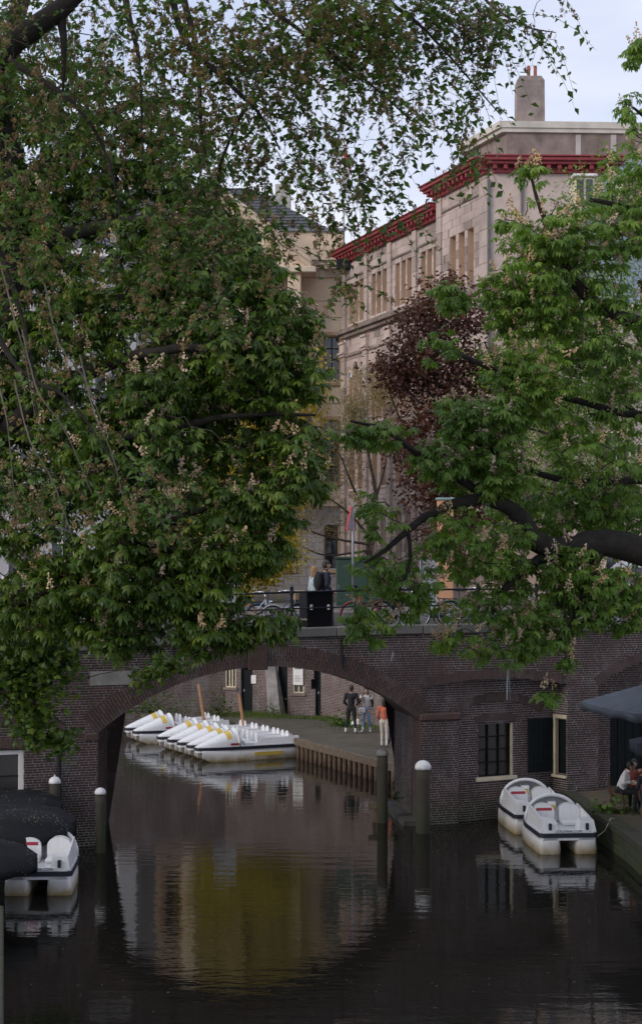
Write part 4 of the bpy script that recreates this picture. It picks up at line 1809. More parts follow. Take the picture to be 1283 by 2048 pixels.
def tubes(lines, n=4):
    """lines: list of (points (k,3), radii (k,)) -> one mesh's arrays"""
    VV, FF, off = [], [], 0
    for pts, rad in lines:
        pts = np.asarray(pts, float)
        k = len(pts)
        d = np.gradient(pts, axis=0)
        d /= np.linalg.norm(d, axis=1, keepdims=True) + 1e-9
        ref = np.where(np.abs(d[:, 2:3]) > .9, np.array([[1., 0, 0]]), np.array([[0, 0, 1.]]))
        a = np.cross(ref, d)
        a /= np.linalg.norm(a, axis=1, keepdims=True) + 1e-9
        b = np.cross(d, a)
        th = np.arange(n) * 2 * PI / n
        ring = pts[:, None, :] + (a[:, None, :] * np.cos(th)[None, :, None] + b[:, None, :] * np.sin(th)[None, :, None]) * np.asarray(rad)[:, None, None]
        VV.append(ring.reshape(-1, 3))
        i = np.arange(k - 1)[:, None] * n
        j = np.arange(n)[None]
        l = (j + 1) % n
        FF.append((np.stack([i + j, i + l, i + n + l, i + n + j], 2)).reshape(-1, 4) + off)
        off += k * n
    return np.concatenate(VV), np.concatenate(FF)


def smooth_line(pts, rad, step=.25, wob=.04):
    pts = np.array([tuple(p) for p in pts], float)
    seg = np.linalg.norm(np.diff(pts, axis=0), axis=1)
    t = np.concatenate([[0], np.cumsum(seg)])
    n = max(3, int(t[-1] / step))
    u = np.linspace(0, t[-1], n)
    # Catmull-Rom
    out = []
    for x in u:
        i = min(max(np.searchsorted(t, x) - 1, 0), len(pts) - 2)
        f = (x - t[i]) / max(1e-6, t[i + 1] - t[i])
        p0, p1, p2, p3 = pts[max(i - 1, 0)], pts[i], pts[i + 1], pts[min(i + 2, len(pts) - 1)]
        out.append(.5 * ((2 * p1) + (-p0 + p2) * f + (2 * p0 - 5 * p1 + 4 * p2 - p3) * f * f + (-p0 + 3 * p1 - 3 * p2 + p3) * f ** 3))
    out = np.array(out)
    out[1:-1] += RNG.normal(0, wob, (n - 2, 3)) * np.interp(u[1:-1], t, rad)[:, None] * 3
    return out, np.interp(u, t, rad)


def fill(blobs, n, gap=.35):
    """points through the crown's volume; blobs (px, py, Y, rx_px, ry_px, rY, weight)"""
    w_ = np.array([b[6] for b in blobs], float)
    w_ /= w_.sum()
    out = []
    while len(out) < n:
        b = blobs[RNG.choice(len(blobs), p=w_)]
        d = RNG.normal(size=3)
        d /= np.linalg.norm(d)
        r_ = RNG.random() ** .45
        Y = b[2] + d[1] * r_ * b[5]
        px, py = b[0] + d[0] * r_ * b[3], b[1] + d[2] * r_ * b[4]
        Yc = b[2]
        p = np.array([(px - CX) / FOC * Yc, Y, CAMH - (py - HOR) / FOC * Yc])
        nse = math.sin(p[0] * 2.1 + 1.3) * math.sin(p[2] * 2.4 + p[0]) + math.sin(p[1] * 1.9 + p[2] * 1.1 + 2.0) * .7
        if nse < -.75 + gap and RNG.random() < .75:
            continue
        out.append(p)
    return np.array(out)


def connect(limbs, tips, r0=.011, rk=.008, sag=.12, maxr=.045, up=False):
    """grow a twig from the wood to every tip"""
    nodes = np.concatenate([l[0] for l in limbs])
    d = np.array([np.min(np.linalg.norm(nodes - t, axis=1)) for t in tips])
    order = np.argsort(d)
    cap = len(nodes) + len(tips) * 3 + 8
    N_ = np.zeros((cap, 3))
    N_[:len(nodes)] = nodes
    k = len(nodes)
    out = []
    dirs = np.zeros((len(tips), 3))
    for i in order:
        t = tips[i]
        dd = np.linalg.norm(N_[:k] - t, axis=1)
        j = int(np.argmin(dd))
        a = N_[j]
        L = dd[j]
        mid1 = a + (t - a) * .33 + RNG.normal(0, .07 * L, 3)
        mid2 = a + (t - a) * .68 + RNG.normal(0, .07 * L, 3)
        lift = (sag * L) * (1 if RNG.random() < .75 else -.5)
        mid1[2] += lift * .7
        mid2[2] += lift
        rb = min(maxr, r0 + rk * L)
        out.append((np.array([a, mid1, mid2, t]), np.array([rb, rb * .8, rb * .6, rb * .35])))
        dirs[i] = (t - mid2) / (np.linalg.norm(t - mid2) + 1e-6)
        N_[k:k + 3] = [mid1, mid2, t]
        k += 3
    return out, dirs


def unit(v):
    return v / (np.linalg.norm(v, axis=-1, keepdims=True) + 1e-9)


def whorls(tips, dirs, per=(4, 7), size=(.15, .2), pitch=-.45, pet=.13):
    """leaves set round every twig end"""
    P_, X_, S_ = [], [], []
    for t, d in zip(tips, dirs):
        n = RNG.integers(per[0], per[1])
        a0 = RNG.random() * 6.28
        for k in range(n):
            a = a0 + 6.283 * k / n + RNG.normal(0, .2)
            x = np.array([math.cos(a), math.sin(a), pitch + RNG.normal(0, .28)]) + d * .45
            x /= np.linalg.norm(x)
            P_.append(t + x * pet * RNG.uniform(.7, 1.5) + RNG.normal(0, .02, 3))
            X_.append(x)
            S_.append(RNG.uniform(*size))
    return np.array(P_), np.array(X_), np.array(S_)


PALM = [palmate(7, 1, .45, .17, 1), palmate(7, 1, .7, .16, 2), palmate(6, 1, .95, .18, 3), palmate(5, 1, .3, .19, 4)]
CANDLE = [panicle(26, 3), panicle(22, 8)]
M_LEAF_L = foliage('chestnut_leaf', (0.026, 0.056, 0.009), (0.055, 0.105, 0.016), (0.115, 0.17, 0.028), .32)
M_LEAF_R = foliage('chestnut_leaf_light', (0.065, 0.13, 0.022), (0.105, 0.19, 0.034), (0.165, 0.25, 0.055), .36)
M_LEAF_S = foliage('small_leaf', (0.085, 0.15, 0.035), (0.14, 0.22, 0.055), (0.19, 0.27, 0.08), .36)
M_ELM = foliage('elm_leaf', (0.04, 0.085, 0.022), (0.065, 0.125, 0.03), (0.11, 0.17, 0.045), .3)
M_SEED = foliage('elm_seed', (0.14, 0.095, 0.065), (0.21, 0.155, 0.105), (0.27, 0.21, 0.15), .3, .8)
M_BLOSSOM = foliage('blossom', (0.36, 0.26, 0.20), (0.50, 0.38, 0.30), (0.62, 0.52, 0.40), .2, .7)
M_PURPLE = foliage('purple_leaf', (0.05, 0.02, 0.02), (0.085, 0.035, 0.033), (0.13, 0.065, 0.055), .3)
M_YELLOW = foliage('yellow_leaf', (0.27, 0.225, 0.035), (0.42, 0.34, 0.06), (0.5, 0.41, 0.1), .4)
M_BUD = foliage('pale_bud', (0.26, 0.21, 0.13), (0.36, 0.30, 0.19), (0.42, 0.37, 0.26), .2, .8)
M_IVY = foliage('weed_leaf', (0.035, 0.08, 0.015), (0.06, 0.125, 0.022), (0.09, 0.16, 0.03), .25)


def W(*q):
    return Vector(q)


def make_limbs(specs):
    return [smooth_line([p for p, _ in sp], [r_ for _, r_ in sp]) for sp in specs]


def chestnut(name, label, base, specs, blobs, n, mat, bloom, size, group, nsing=300, nbl=150, gap=.35, pitch=-.45, trunk_n=1):
    root = wroot(name, base, label, 'tree', group)
    limbs = make_limbs(specs)
    V, F = tubes(limbs[:trunk_n], 14)
    add_obj('trunk', np_mesh('trunk', V, F, M_BARK, True), root)
    for l in limbs[trunk_n:]:
        V, F = tubes([l], 9)
        add_obj('limb', np_mesh('limb', V, F, M_BARK, True), root)
    tips = fill(blobs, n, gap)
    tw, dirs = connect(limbs, tips)
    V, F = tubes(tw, 4)
    t_ = add_obj('twigs', np_mesh('twigs', V, F, M_TWIG, True), root)
    t_['kind'] = 'stuff'
    p, x, s_ = whorls(tips, dirs, size=size, pitch=pitch)
    up = np.array([[0, 0, 1.]]) + RNG.normal(0, .35, p.shape)
    scatter('crown', PALM, p, rots(x, up), s_, mat, root, nsing, 'leaf')
    if bloom:
        k = RNG.random(len(tips)) < bloom
        bt = tips[k]
        ax = unit(np.array([[0, 0, 1.]]) + RNG.normal(0, .55, bt.shape))
        # panicle axis is z: build matrices with z along ax
        ref = RNG.normal(size=bt.shape)
        xx = unit(np.cross(ref, ax))
        yy = np.cross(ax, xx)
        rm = np.stack([xx, yy, ax], 2)
        scatter('blossom_mass', CANDLE, bt + ax * .05, rm, RNG.uniform(.24, .38, len(bt)), M_BLOSSOM, root, nbl, 'blossom')
    return root


# left chestnut ------------------------------------------------------
YL = 31.0
lb = (-7.9, 29.4, .6)
specs = [
    [(W(*lb), .55), (W(-7.8, 29.6, 3.5), .45), (P(-30, 900, 31), .4), (P(15, 560, 31), .34), (P(30, 400, 31), .28), (P(10, 180, 31.5), .2), (P(60, -60, 31.5), .14)],
    [(P(-30, 930, 31), .24), (P(60, 820, 30.5), .17), (P(190, 740, 30), .13), (P(330, 700, 29.5), .09), (P(470, 690, 29.5), .06), (P(600, 660, 29.5), .03)],
    [(P(-60, 1230, 31), .26), (P(60, 1190, 30.5), .17), (P(140, 1145, 30), .13), (P(250, 1090, 29.8), .09), (P(400, 1020, 29.6), .06), (P(560, 1000, 29.5), .035)],
    [(P(20, 520, 31), .22), (P(130, 470, 30.8), .14), (P(300, 440, 30.5), .09), (P(450, 450, 30.2), .05)],
    [(P(0, 700, 31), .2), (P(140, 620, 31.5), .13), (P(320, 590, 31.5), .08), (P(520, 600, 31), .045)],
    [(P(-10, 860, 31), .2), (P(150, 880, 30), .13), (P(320, 860, 29.6), .08), (P(480, 830, 29.4), .05), (P(630, 830, 29.3), .025)],
    [(P(100, 1160, 30.3), .12), (P(210, 1180, 30), .08), (P(360, 1180, 29.7), .05), (P(500, 1140, 29.5), .03)],
    [(P(200, 1110, 30), .08), (P(280, 1190, 29.8), .05), (P(330, 1270, 29.6), .03)],
    [(P(30, 420, 31), .2), (P(150, 270, 31.5), .12), (P(300, 200, 31.5), .07), (P(420, 230, 31.5), .04)],
]
blobs = [
    (60, 250, 31.5, 260, 230, 2.0, 1.7), (-40, 600, 31.5, 170, 400, 1.6, 1.4), (-60, 1000, 31, 160, 250, 1.5, .8), (-250, 600, 31, 220, 500, 2.5, .8), (-200, 100, 31, 300, 200, 2.5, .6), (270, 330, 31.5, 170, 190, 1.8, 1.0), (390, 430, 31, 120, 150, 1.6, .8), (130, 520, 31, 200, 190, 2.0, 1.2),  # the two blobs farthest left lie out of view, added to shade the foreground
    (330, 560, 30.7, 190, 150, 1.8, 1.2), (480, 560, 30.5, 95, 110, 1.4, .55), (545, 650, 30.2, 95, 85, 1.2, .55), (420, 720, 30.2, 190, 130, 1.8, 1.3),
    (570, 760, 29.8, 95, 80, 1.2, .6), (130, 760, 30.8, 200, 180, 2.0, 1.2), (300, 880, 30, 200, 140, 1.9, 1.3), (520, 910, 29.8, 130, 105, 1.4, .9),
    (590, 870, 29.6, 60, 60, .8, .25), (130, 1000, 30.5, 190, 170, 2, 1.1), (350, 1040, 29.8, 190, 120, 1.8, 1.2), (550, 980, 29.5, 105, 75, 1.0, .55),
    (465, 1100, 29.6, 100, 75, 1.2, .5), (250, 1160, 29.8, 190, 110, 1.6, 1.0), (405, 1180, 29.6, 100, 65, 1.1, .45), (90, 1170, 30.5, 150, 130, 1.6, .8),
    (380, 1255, 29.5, 90, 50, .9, .28), (250, 1265, 29.7, 80, 45, .9, .22), (470, 1262, 29.5, 60, 28, .6, .12), (540, 1240, 29.5, 55, 28, .4, .1), (530, 1080, 29.5, 45, 45, .6, .12),
]
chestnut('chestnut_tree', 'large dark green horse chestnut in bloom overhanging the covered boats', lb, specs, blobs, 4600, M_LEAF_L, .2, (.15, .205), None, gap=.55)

# right chestnut -----------------------------------------------------
rb_ = (10.2, 37.0, TZ)
specs = [
    [(W(*rb_), .6), (W(10.0, 36.8, 3), .5), (P(1500, 1120, 36.5), .42), (P(1470, 900, 36.5), .34), (P(1420, 600, 36.5), .24), (P(1380, 300, 36.5), .15)],
    [(P(1490, 1140, 36.5), .36), (P(1300, 1110, 36), .33), (P(1200, 1085, 35.6), .3), (P(1120, 1098, 35.3), .27), (P(1060, 1075, 35), .22), (P(1035, 1030, 34.8), .18), (P(990, 1003, 34.6), .15),
     (P(935, 1003, 34.4), .125), (P(870, 1022, 34.2), .10), (P(815, 1060, 34), .075), (P(770, 1100, 33.9), .05), (P(730, 1125, 33.8), .03)],
    [(P(1120, 1098, 35.3), .16), (P(1060, 1130, 35), .10), (P(1000, 1190, 34.8), .07), (P(975, 1250, 34.6), .035)],
    [(P(985, 1003, 34.6), .1), (P(900, 945, 34.4), .085), (P(830, 905, 34.2), .065), (P(770, 860, 34), .045), (P(700, 842, 33.8), .025)],
    [(P(1450, 800, 36.5), .2), (P(1290, 830, 36.4), .09), (P(1150, 800, 35.8), .07), (P(1010, 750, 35), .07), (P(900, 700, 34.8), .04)],
    [(P(1430, 650, 36.5), .24), (P(1250, 640, 36), .15), (P(1140, 560, 35.8), .13), (P(1125, 500, 35.6), .1), (P(1080, 420, 35.4), .05), (P(1060, 350, 35.3), .025)],
    [(P(1450, 950, 36.5), .2), (P(1290, 960, 36.4), .09), (P(1120, 960, 35.8), .07), (P(980, 900, 35), .06), (P(890, 850, 34.7), .035)],
    [(P(1400, 450, 36.5), .12), (P(1280, 420, 36), .05), (P(1180, 400, 35.7), .05)],
    [(P(1390, 330, 36.5), .12), (P(1320, 260, 36), .06), (P(1265, 215, 35.5), .025)],
    [(P(1390, 250, 36.5), .1), (P(1330, 160, 36), .05), (P(1285, 100, 35.5), .02)],
    [(P(1200, 1085, 35.6), .15), (P(1180, 1150, 35.3), .09), (P(1150, 1230, 35), .05), (P(1110, 1300, 34.8), .025)],
    [(P(815, 1060, 34), .05), (P(820, 1120, 33.8), .035), (P(790, 1200, 33.7), .02)],
]
blobs = [
    (1080, 470, 35.5, 90, 80, 1.2, .5), (1180, 500, 36, 100, 120, 1.5, .4), (1260, 420, 36, 70, 90, 1.3, .5), (1040, 590, 35.2, 80, 85, 1.2, .5), (1130, 640, 35.8, 130, 120, 1.6, .45),
    (1230, 700, 36, 110, 150, 1.7, .35), (900, 590, 34.9, 40, 28, .5, .08), (885, 690, 34.8, 45, 35, .5, .1), (1045, 740, 35, 100, 95, 1.4, .7), (965, 835, 34.8, 95, 65, 1.2, .5), (1100, 850, 35.4, 150, 130, 1.6, .6),
    (1220, 900, 36, 120, 150, 1.7, .45), (880, 915, 34.3, 60, 40, .8, .14), (745, 855, 34, 70, 30, .5, .11), (970, 945, 34.7, 100, 50, 1.0, .42), (1080, 1000, 36.6, 130, 80, 1.4, .5),
    (765, 1030, 33.9, 60, 55, .7, .12), (1230, 1040, 37.6, 110, 100, 1.5, .6), (910, 1080, 34.2, 90, 70, .9, .24), (1000, 1120, 34.6, 90, 80, 1.1, .5), (1130, 1170, 35.2, 110, 90, 1.3, .7),
    (765, 1150, 33.8, 70, 70, .7, .17), (745, 1240, 33.7, 58, 45, .6, .14), (850, 1170, 34, 80, 70, .8, .16), (960, 1220, 34.4, 80, 55, .9, .24), (1060, 1250, 34.8, 90, 55, 1.0, .38), (1230, 1190, 35.6, 90, 70, 1.1, .4),
    (1000, 1290, 34.5, 70, 35, .6, .16), (1500, 700, 37, 240, 420, 4, 1.6), (1450, 300, 37, 250, 250, 4, .7), (1700, 500, 36, 250, 500, 4, .8), (1095, 1388, 34.6, 28, 14, .15, .02), (1128, 1320, 34.6, 18, 12, .15, .015), (1060, 345, 35.3, 35, 30, .4, .06), (1262, 225, 35.5, 28, 35, .4, .06), (1272, 95, 35.5, 22, 30, .4, .045), (885, 1275, 34, 22, 16, .3, .025),  # big blobs right of view are unseen crown, added to darken bridge and water
]
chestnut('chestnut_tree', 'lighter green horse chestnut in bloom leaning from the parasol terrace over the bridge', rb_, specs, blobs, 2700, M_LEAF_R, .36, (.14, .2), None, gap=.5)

# small-leaved trees -------------------------------------------------
LEAF1 = [simple_leaf(.12, .3), simple_leaf(-.1, .34), simple_leaf(.2, .26)]


def small_tree(name, label, base, specs, blobs, n, mat, per, size, group=None, twig=M_TWIG, bark=M_BARK, spread=.28, shapes=None, gap=.35, nsing=0, droop=-.15, trunk_n=1, category='tree'):
    root = wroot(name, base, label, category, group)
    limbs = make_limbs(specs)
    V, F = tubes(limbs[:trunk_n], 12)
    add_obj('trunk', np_mesh('trunk', V, F, bark, True), root)
    for l in limbs[trunk_n:]:
        V, F = tubes([l], 8)
        add_obj('limb', np_mesh('limb', V, F, bark, True), root)
    tips = fill(blobs, n, gap)
    tw, dirs = connect(limbs, tips, .007, .006, .1, .03)
    V, F = tubes(tw, 3)
    t_ = add_obj('twigs', np_mesh('twigs', V, F, twig, True), root)
    t_['kind'] = 'stuff'
    k = per
    p = np.repeat(tips, k, 0) + RNG.normal(0, spread, (len(tips) * k, 3)) * np.array([1, 1, .7])
    x = unit(RNG.normal(size=p.shape) * np.array([1, 1, .6]) + np.array([0, 0, droop]))
    up = unit(np.array([[0, 0, 1.]]) + RNG.normal(0, .6, p.shape))
    scatter('crown', shapes or LEAF1, p, rots(x, up), RNG.uniform(size[0], size[1], len(p)), mat, root, nsing)
    return root


small_tree('street_tree', 'pale green small-leaved tree on the street behind the lighter chestnut', (11.2, 50, SZ),
           [[(W(11.2, 50, SZ), .3), (W(11.1, 50, 8), .25), (P(1330, 800, 50), .2), (P(1280, 560, 50), .1)],
            [(P(1340, 900, 50), .14), (P(1200, 760, 49.5), .07), (P(1080, 690, 49), .03)],
            [(P(1330, 980, 50), .14), (P(1180, 900, 49.5), .07), (P(1040, 850, 49), .03)],
            [(P(1330, 780, 50), .12), (P(1240, 600, 49.5), .06), (P(1200, 480, 49), .03)],
            [(P(1340, 1040, 50), .12), (P(1200, 1020, 49.5), .06), (P(1080, 1000, 49), .03)]],
           [(1230, 420, 49.5, 110, 130, 2, .8), (1180, 600, 49.5, 140, 130, 2.4, 1), (1100, 740, 49, 140, 120, 2.4, 1), (1230, 780, 50, 120, 160, 2.6, 1.1), (1120, 900, 49.5, 140, 110, 2.4, 1), (1240, 980, 50, 110, 130, 2.4, .8), (1060, 1000, 49, 110, 80, 2, .5)],
           2300, M_LEAF_S, 12, (.085, .13), gap=.5)

small_tree('copper_tree', 'dark purple-leaved tree on the street in front of the stone mansion', (5.4, 73, SZ),
           [[(W(5.4, 73, SZ), .24), (W(5.3, 73, 8.5), .2), (P(880, 900, 73), .15), (P(870, 700, 73), .07), (P(880, 570, 73), .03)],
            [(P(882, 960, 73), .1), (P(810, 860, 73), .05), (P(770, 760, 73), .025)],
            [(P(880, 900, 73), .1), (P(940, 800, 73), .05), (P(960, 680, 73), .025)],
            [(P(876, 820, 73), .09), (P(830, 720, 72.5), .05), (P(810, 630, 72.5), .025)]],
           [(880, 575, 73, 45, 40, 1.0, .35), (850, 650, 73, 65, 50, 1.4, .55), (930, 640, 73, 55, 50, 1.4, .4), (805, 740, 72.7, 60, 65, 1.3, .6), (890, 760, 73, 100, 90, 2, 1.2), (960, 780, 73.5, 70, 90, 1.6, .7), (850, 880, 73, 85, 80, 1.8, .9), (940, 900, 73, 80, 90, 1.8, .8), (870, 980, 73, 75, 50, 1.4, .5), (910, 1070, 73, 75, 80, 1.5, .7), (985, 1040, 73, 80, 90, 1.5, .6)],
           1500, M_PURPLE, 12, (.17, .28), gap=.45, spread=.3)

small_tree('yellow_tree', 'yellow-green spring foliage tree on the street behind the bridge railing', (-3.6, 78, SZ),
           [[(W(-3.6, 78, SZ), .28), (W(-3.6, 78, 8), .22), (W(-3.5, 78, 11), .14), (W(-3.4, 78, 15), .05)],
            [(W(-3.6, 78, 8), .12), (W(-5, 77.5, 10), .06), (W(-6, 77, 11.5), .03)],
            [(W(-3.6, 78, 8.2), .12), (W(-2.3, 77.5, 9.6), .06), (W(-1.4, 77, 10.8), .03)],
            [(W(-3.5, 78, 10), .1), (W(-4.8, 78, 12.5), .05), (W(-5.2, 78, 14), .025)],
            [(W(-3.5, 78, 10.5), .1), (W(-2.4, 78, 13), .05), (W(-2.0, 78, 14.5), .025)]],
           [(CX - 3.6 / 78 * FOC, HOR - (11.5 - CAMH) / 78 * FOC, 78, 130, 160, 2.6, 1.4), (575, 880, 78, 75, 130, 2.2, .7), (600, 760, 78, 60, 80, 1.8, .4), (530, 1110, 76, 75, 70, 1.6, .8), (470, 1120, 76, 80, 80, 1.6, .7), (CX - 5 / 78 * FOC, HOR - (8.8 - CAMH) / 78 * FOC, 77.5, 65, 70, 1.8, .7), (CX - 2.3 / 78 * FOC, HOR - (8.3 - CAMH) / 78 * FOC, 77.5, 45, 60, 1.3, .4), (CX - 3.2 / 78 * FOC, HOR - (15 - CAMH) / 78 * FOC, 78, 70, 90, 2, .6)],
           2600, M_YELLOW, 13, (.14, .22), gap=.35, spread=.32)

small_tree('budding_tree', 'bare grey tree coming into pale bud in front of the stone mansion', (2.4, 82, SZ),
           [[(W(2.4, 82, SZ), .2), (W(2.4, 82, 7.5), .17), (P(752, 1000, 82), .1), (P(735, 900, 82), .05), (P(725, 790, 82), .02)],
            [(P(740, 1060, 82), .09), (P(700, 960, 82), .05), (P(668, 880, 82), .02)],
            [(P(742, 1080, 82), .09), (P(690, 1020, 82), .05), (P(600, 960, 81), .02)],
            [(P(745, 1090, 82), .08), (P(660, 1075, 81), .045), (P(560, 1040, 80), .02)],
            [(P(742, 1020, 82), .08), (P(770, 930, 82), .04), (P(775, 840, 82), .02)],
            [(P(745, 1100, 82), .07), (P(650, 1110, 81), .04), (P(590, 1085, 80), .02)]],
           [(725, 800, 82, 50, 75, 1.5, 1), (700, 860, 82, 45, 65, 1.5, .7), (770, 770, 82, 40, 60, 1.5, .6), (640, 1030, 81, 75, 60, 1.3, .4), (580, 1040, 80, 50, 45, 1, .3), (690, 950, 82, 60, 60, 1.3, .3)],
           2000, M_BUD, 6, (.07, .12), twig=M_PALETWIG, bark=M_PALETWIG, gap=.5, spread=.2)

# low dark tree in front of the left end of the bridge ---------------
small_tree('maple_sapling', 'young dark maple leaning over the covered boats in front of the bridge', (-11.0, 36.5, .6),
           [[(W(-11.0, 36.5, .6), .12), (W(-9.5, 36.3, 2.5), .1), (P(-20, 1350, 36), .08), (P(60, 1250, 36), .05), (P(90, 1180, 36), .03)],
            [(P(-10, 1380, 36), .06), (P(60, 1400, 35.8), .04), (P(130, 1450, 35.6), .015)],
            [(P(20, 1310, 36), .05), (P(110, 1320, 35.8), .03), (P(160, 1360, 35.6), .015)]],
           [(60, 1250, 36, 110, 90, .9, 1), (40, 1350, 36, 85, 70, .8, .8), (110, 1340, 35.8, 55, 60, .6, .4), (50, 1430, 35.8, 55, 50, .6, .4), (110, 1480, 35.6, 42, 22, .3, .12), (120, 1400, 35.7, 40, 40, .5, .18), (290, 1400 - 45, 35.8, 28, 22, .3, .06), (330, 1330, 35.6, 35, 20, .3, .08)],
           520, M_LEAF_L, 8, (.09, .15), gap=.3, spread=.16, shapes=[palmate(5, 1, .4, .26, 9), palmate(5, 1, .25, .3, 10)], droop=-.5)

# elm overhead -------------------------------------------------------
elm = wroot('elm_tree', (-7.4, 20.5, .6), 'overhanging elm with drooping twigs, small leaves and bunches of brown seeds', 'tree')
EY = 20.5
specs = [
    [(W(-7.4, 20.5, .6), .45), (W(-7.3, 20.5, 5), .38), (P(-330, 420, EY), .33), (P(-130, 260, EY), .25), (P(0, 110, EY), .155), (P(55, 62, EY), .14), (P(120, 20, EY), .125), (P(230, -90, EY), .11), (P(420, -200, EY), .09)],
    [(P(-150, 260, EY), .2), (P(-60, -80, 21), .14), (P(200, -260, 21), .11), (P(520, -230, 21), .08), (P(800, -140, 21), .05), (P(980, -40, 21), .025)],
    [(P(120, 20, EY), .07), (P(127, 80, EY), .045), (P(128, 150, EY), .025), (P(126, 185, EY), .012)],
    [(P(330, -150, EY), .06), (P(370, 10, EY), .045), (P(395, 110, 20.3), .032), (P(402, 260, 20.2), .02), (P(420, 350, 20.2), .012)],
    [(P(330, -150, EY), .06), (P(360, 60, EY), .04), (P(440, 150, 20.3), .032), (P(520, 230, 20.3), .02), (P(560, 300, 20.3), .01)],
    [(P(450, -200, 20.8), .05), (P(520, -10, 20.6), .035), (P(600, 60, 20.5), .025), (P(730, 160, 20.4), .016), (P(820, 240, 20.3), .009)],
    [(P(700, -180, 21), .045), (P(760, -20, 20.8), .03), (P(850, 60, 20.6), .02), (P(930, 150, 20.5), .012), (P(1000, 230, 20.5), .007)],
    [(P(900, -100, 21), .03), (P(960, -10, 20.8), .02), (P(1040, 50, 20.7), .012), (P(1110, 65, 20.6), .006)],
    [(P(-120, 300, 20.3), .1), (P(-40, 420, 20), .05), (P(20, 560, 19.8), .03), (P(60, 700, 19.6), .016), (P(75, 850, 19.5), .01)],
    [(P(-140, 350, 20), .1), (P(-60, 560, 19.6), .05), (P(40, 740, 19.4), .028), (P(140, 800, 19.3), .016), (P(230, 930, 19.2), .008)],
    [(P(0, 110, EY), .05), (P(140, 200, 20.2), .03), (P(210, 300, 20.1), .02), (P(240, 420, 20), .01)],
    [(P(500, 200, 20.3), .025), (P(440, 330, 20.2), .018), (P(430, 480, 20.2), .012), (P(425, 570, 20.2), .006)],
    [(P(240, -60, EY), .06), (P(260, 40, 20.3), .035), (P(280, 140, 20.2), .02), (P(285, 300, 20.1), .008)],
]
limbs = make_limbs(specs)
V, F = tubes(limbs[:1], 12)
add_obj('trunk', np_mesh('trunk', V, F, M_BARK, True), elm)
for l in limbs[1:]:
    V, F = tubes([l], 7)
    add_obj('limb', np_mesh('limb', V, F, M_BARK, True), elm)
eblobs = [
    (60, 60, EY, 220, 150, 1.4, 1.3), (300, -250, 18, 700, 200, 6, 2.2), (900, -350, 16, 500, 180, 6, 1.0), (-300, 100, 18, 350, 400, 5, 1.2), (330, 90, EY, 190, 140, 1.3, 1.1), (550, 70, EY, 190, 120, 1.3, 1.4), (760, 40, 20.7, 170, 90, 1.2, 1.1), (900, 30, 20.7, 90, 70, 1.0, .4),  # large blobs above and left of view: unseen crown added to block sky light
    (430, 250, 20.3, 130, 120, 1.0, .6), (600, 200, 20.3, 130, 90, 1.0, .65), (760, 150, 20.4, 120, 90, .9, .55), (890, 130, 20.5, 90, 70, .7, .35), (980, 60, 20.6, 60, 50, .6, .2),
    (660, 290, 20.3, 130, 70, .8, .32), (790, 240, 20.3, 90, 65, .7, .2), (560, 330, 20.2, 90, 70, .7, .2), (720, 370, 20.2, 110, 50, .6, .13), (630, 430, 20.2, 80, 55, .5, .07), (800, 420, 20.2, 50, 30, .4, .025), (890, 230, 20.3, 60, 60, .5, .12), (950, 190, 20.5, 60, 45, .5, .1), (930, 300, 20.2, 45, 45, .4, .07),
    (1090, 66, 20.6, 48, 14, .25, .09), (1030, 40, 20.7, 60, 35, .4, .16), (960, 175, 20.5, 50, 35, .4, .1), (420, 420, 20.2, 60, 130, .7, .28), (160, 260, 20.2, 170, 130, 1.0, .55), (60, 480, 19.8, 110, 160, .8, .35), (110, 780, 19.5, 130, 130, .8, .42), (240, 950, 19.3, 130, 90, .7, .22), (60, 950, 19.4, 90, 110, .7, .22), (290, 500, 20, 130, 130, .8, .25), (690, 560, 20.1, 30, 40, .3, .03), (560, 480, 20.1, 70, 60, .5, .08), (880, 390, 20.2, 40, 30, .4, .015), (460, 600, 20.1, 90, 70, .5, .13),
]
tips = fill(eblobs, 2050, .3)
tw, dirs = connect(limbs, tips, .004, .004, .16, .014)
lines, LP, LX_, LS, SP, SS = list(tw), [], [], [], [], []
for t, d in zip(tips, dirs):
    # a drooping twig with alternate leaves
    L = RNG.uniform(.25, .75)
    az = RNG.random() * 6.28
    h = np.array([math.cos(az), math.sin(az), 0]) * .6 + d * .7
    pts = [t + h * L * f + np.array([0, 0, -.75 * L * f * f]) for f in (0, .35, .7, 1)]
    lines.append((np.array(pts), np.array([.004, .0034, .0026, .0016])))
    k = int(L * 16) + 2
    seeds = RNG.random() < .72
    for i in range(k):
        f = (i + .5) / k
        p = t + h * L * f + np.array([0, 0, -.75 * L * f * f])
        if seeds and RNG.random() < .42:
            for _ in range(RNG.integers(1, 4)):
                SP.append(p + RNG.normal(0, .018, 3))
                SS.append(RNG.uniform(.026, .046))
        else:
            a = RNG.random() * 6.28
            LP.append(p)
            LX_.append([math.cos(a), math.sin(a), RNG.uniform(-.9, .1)])
            LS.append(RNG.uniform(.075, .135))
V, F = tubes(lines, 3)
t_ = add_obj('twigs', np_mesh('twigs', V, F, M_TWIG, True), elm)
t_['kind'] = 'stuff'
LP, LX_, LS = np.array(LP), unit(np.array(LX_)), np.array(LS)
scatter('crown', LEAF1, LP, rots(LX_, unit(np.array([[0, 0, 1.]]) + RNG.normal(0, .5, LP.shape))), LS, M_ELM, elm, 300)
SP, SS = np.array(SP), np.array(SS)
scatter('seed_bunches', [seed_ball(9, 5), seed_ball(8, 6)], SP, rots(unit(RNG.normal(size=SP.shape)), RNG.normal(size=SP.shape)), SS, M_SEED, elm, 0)
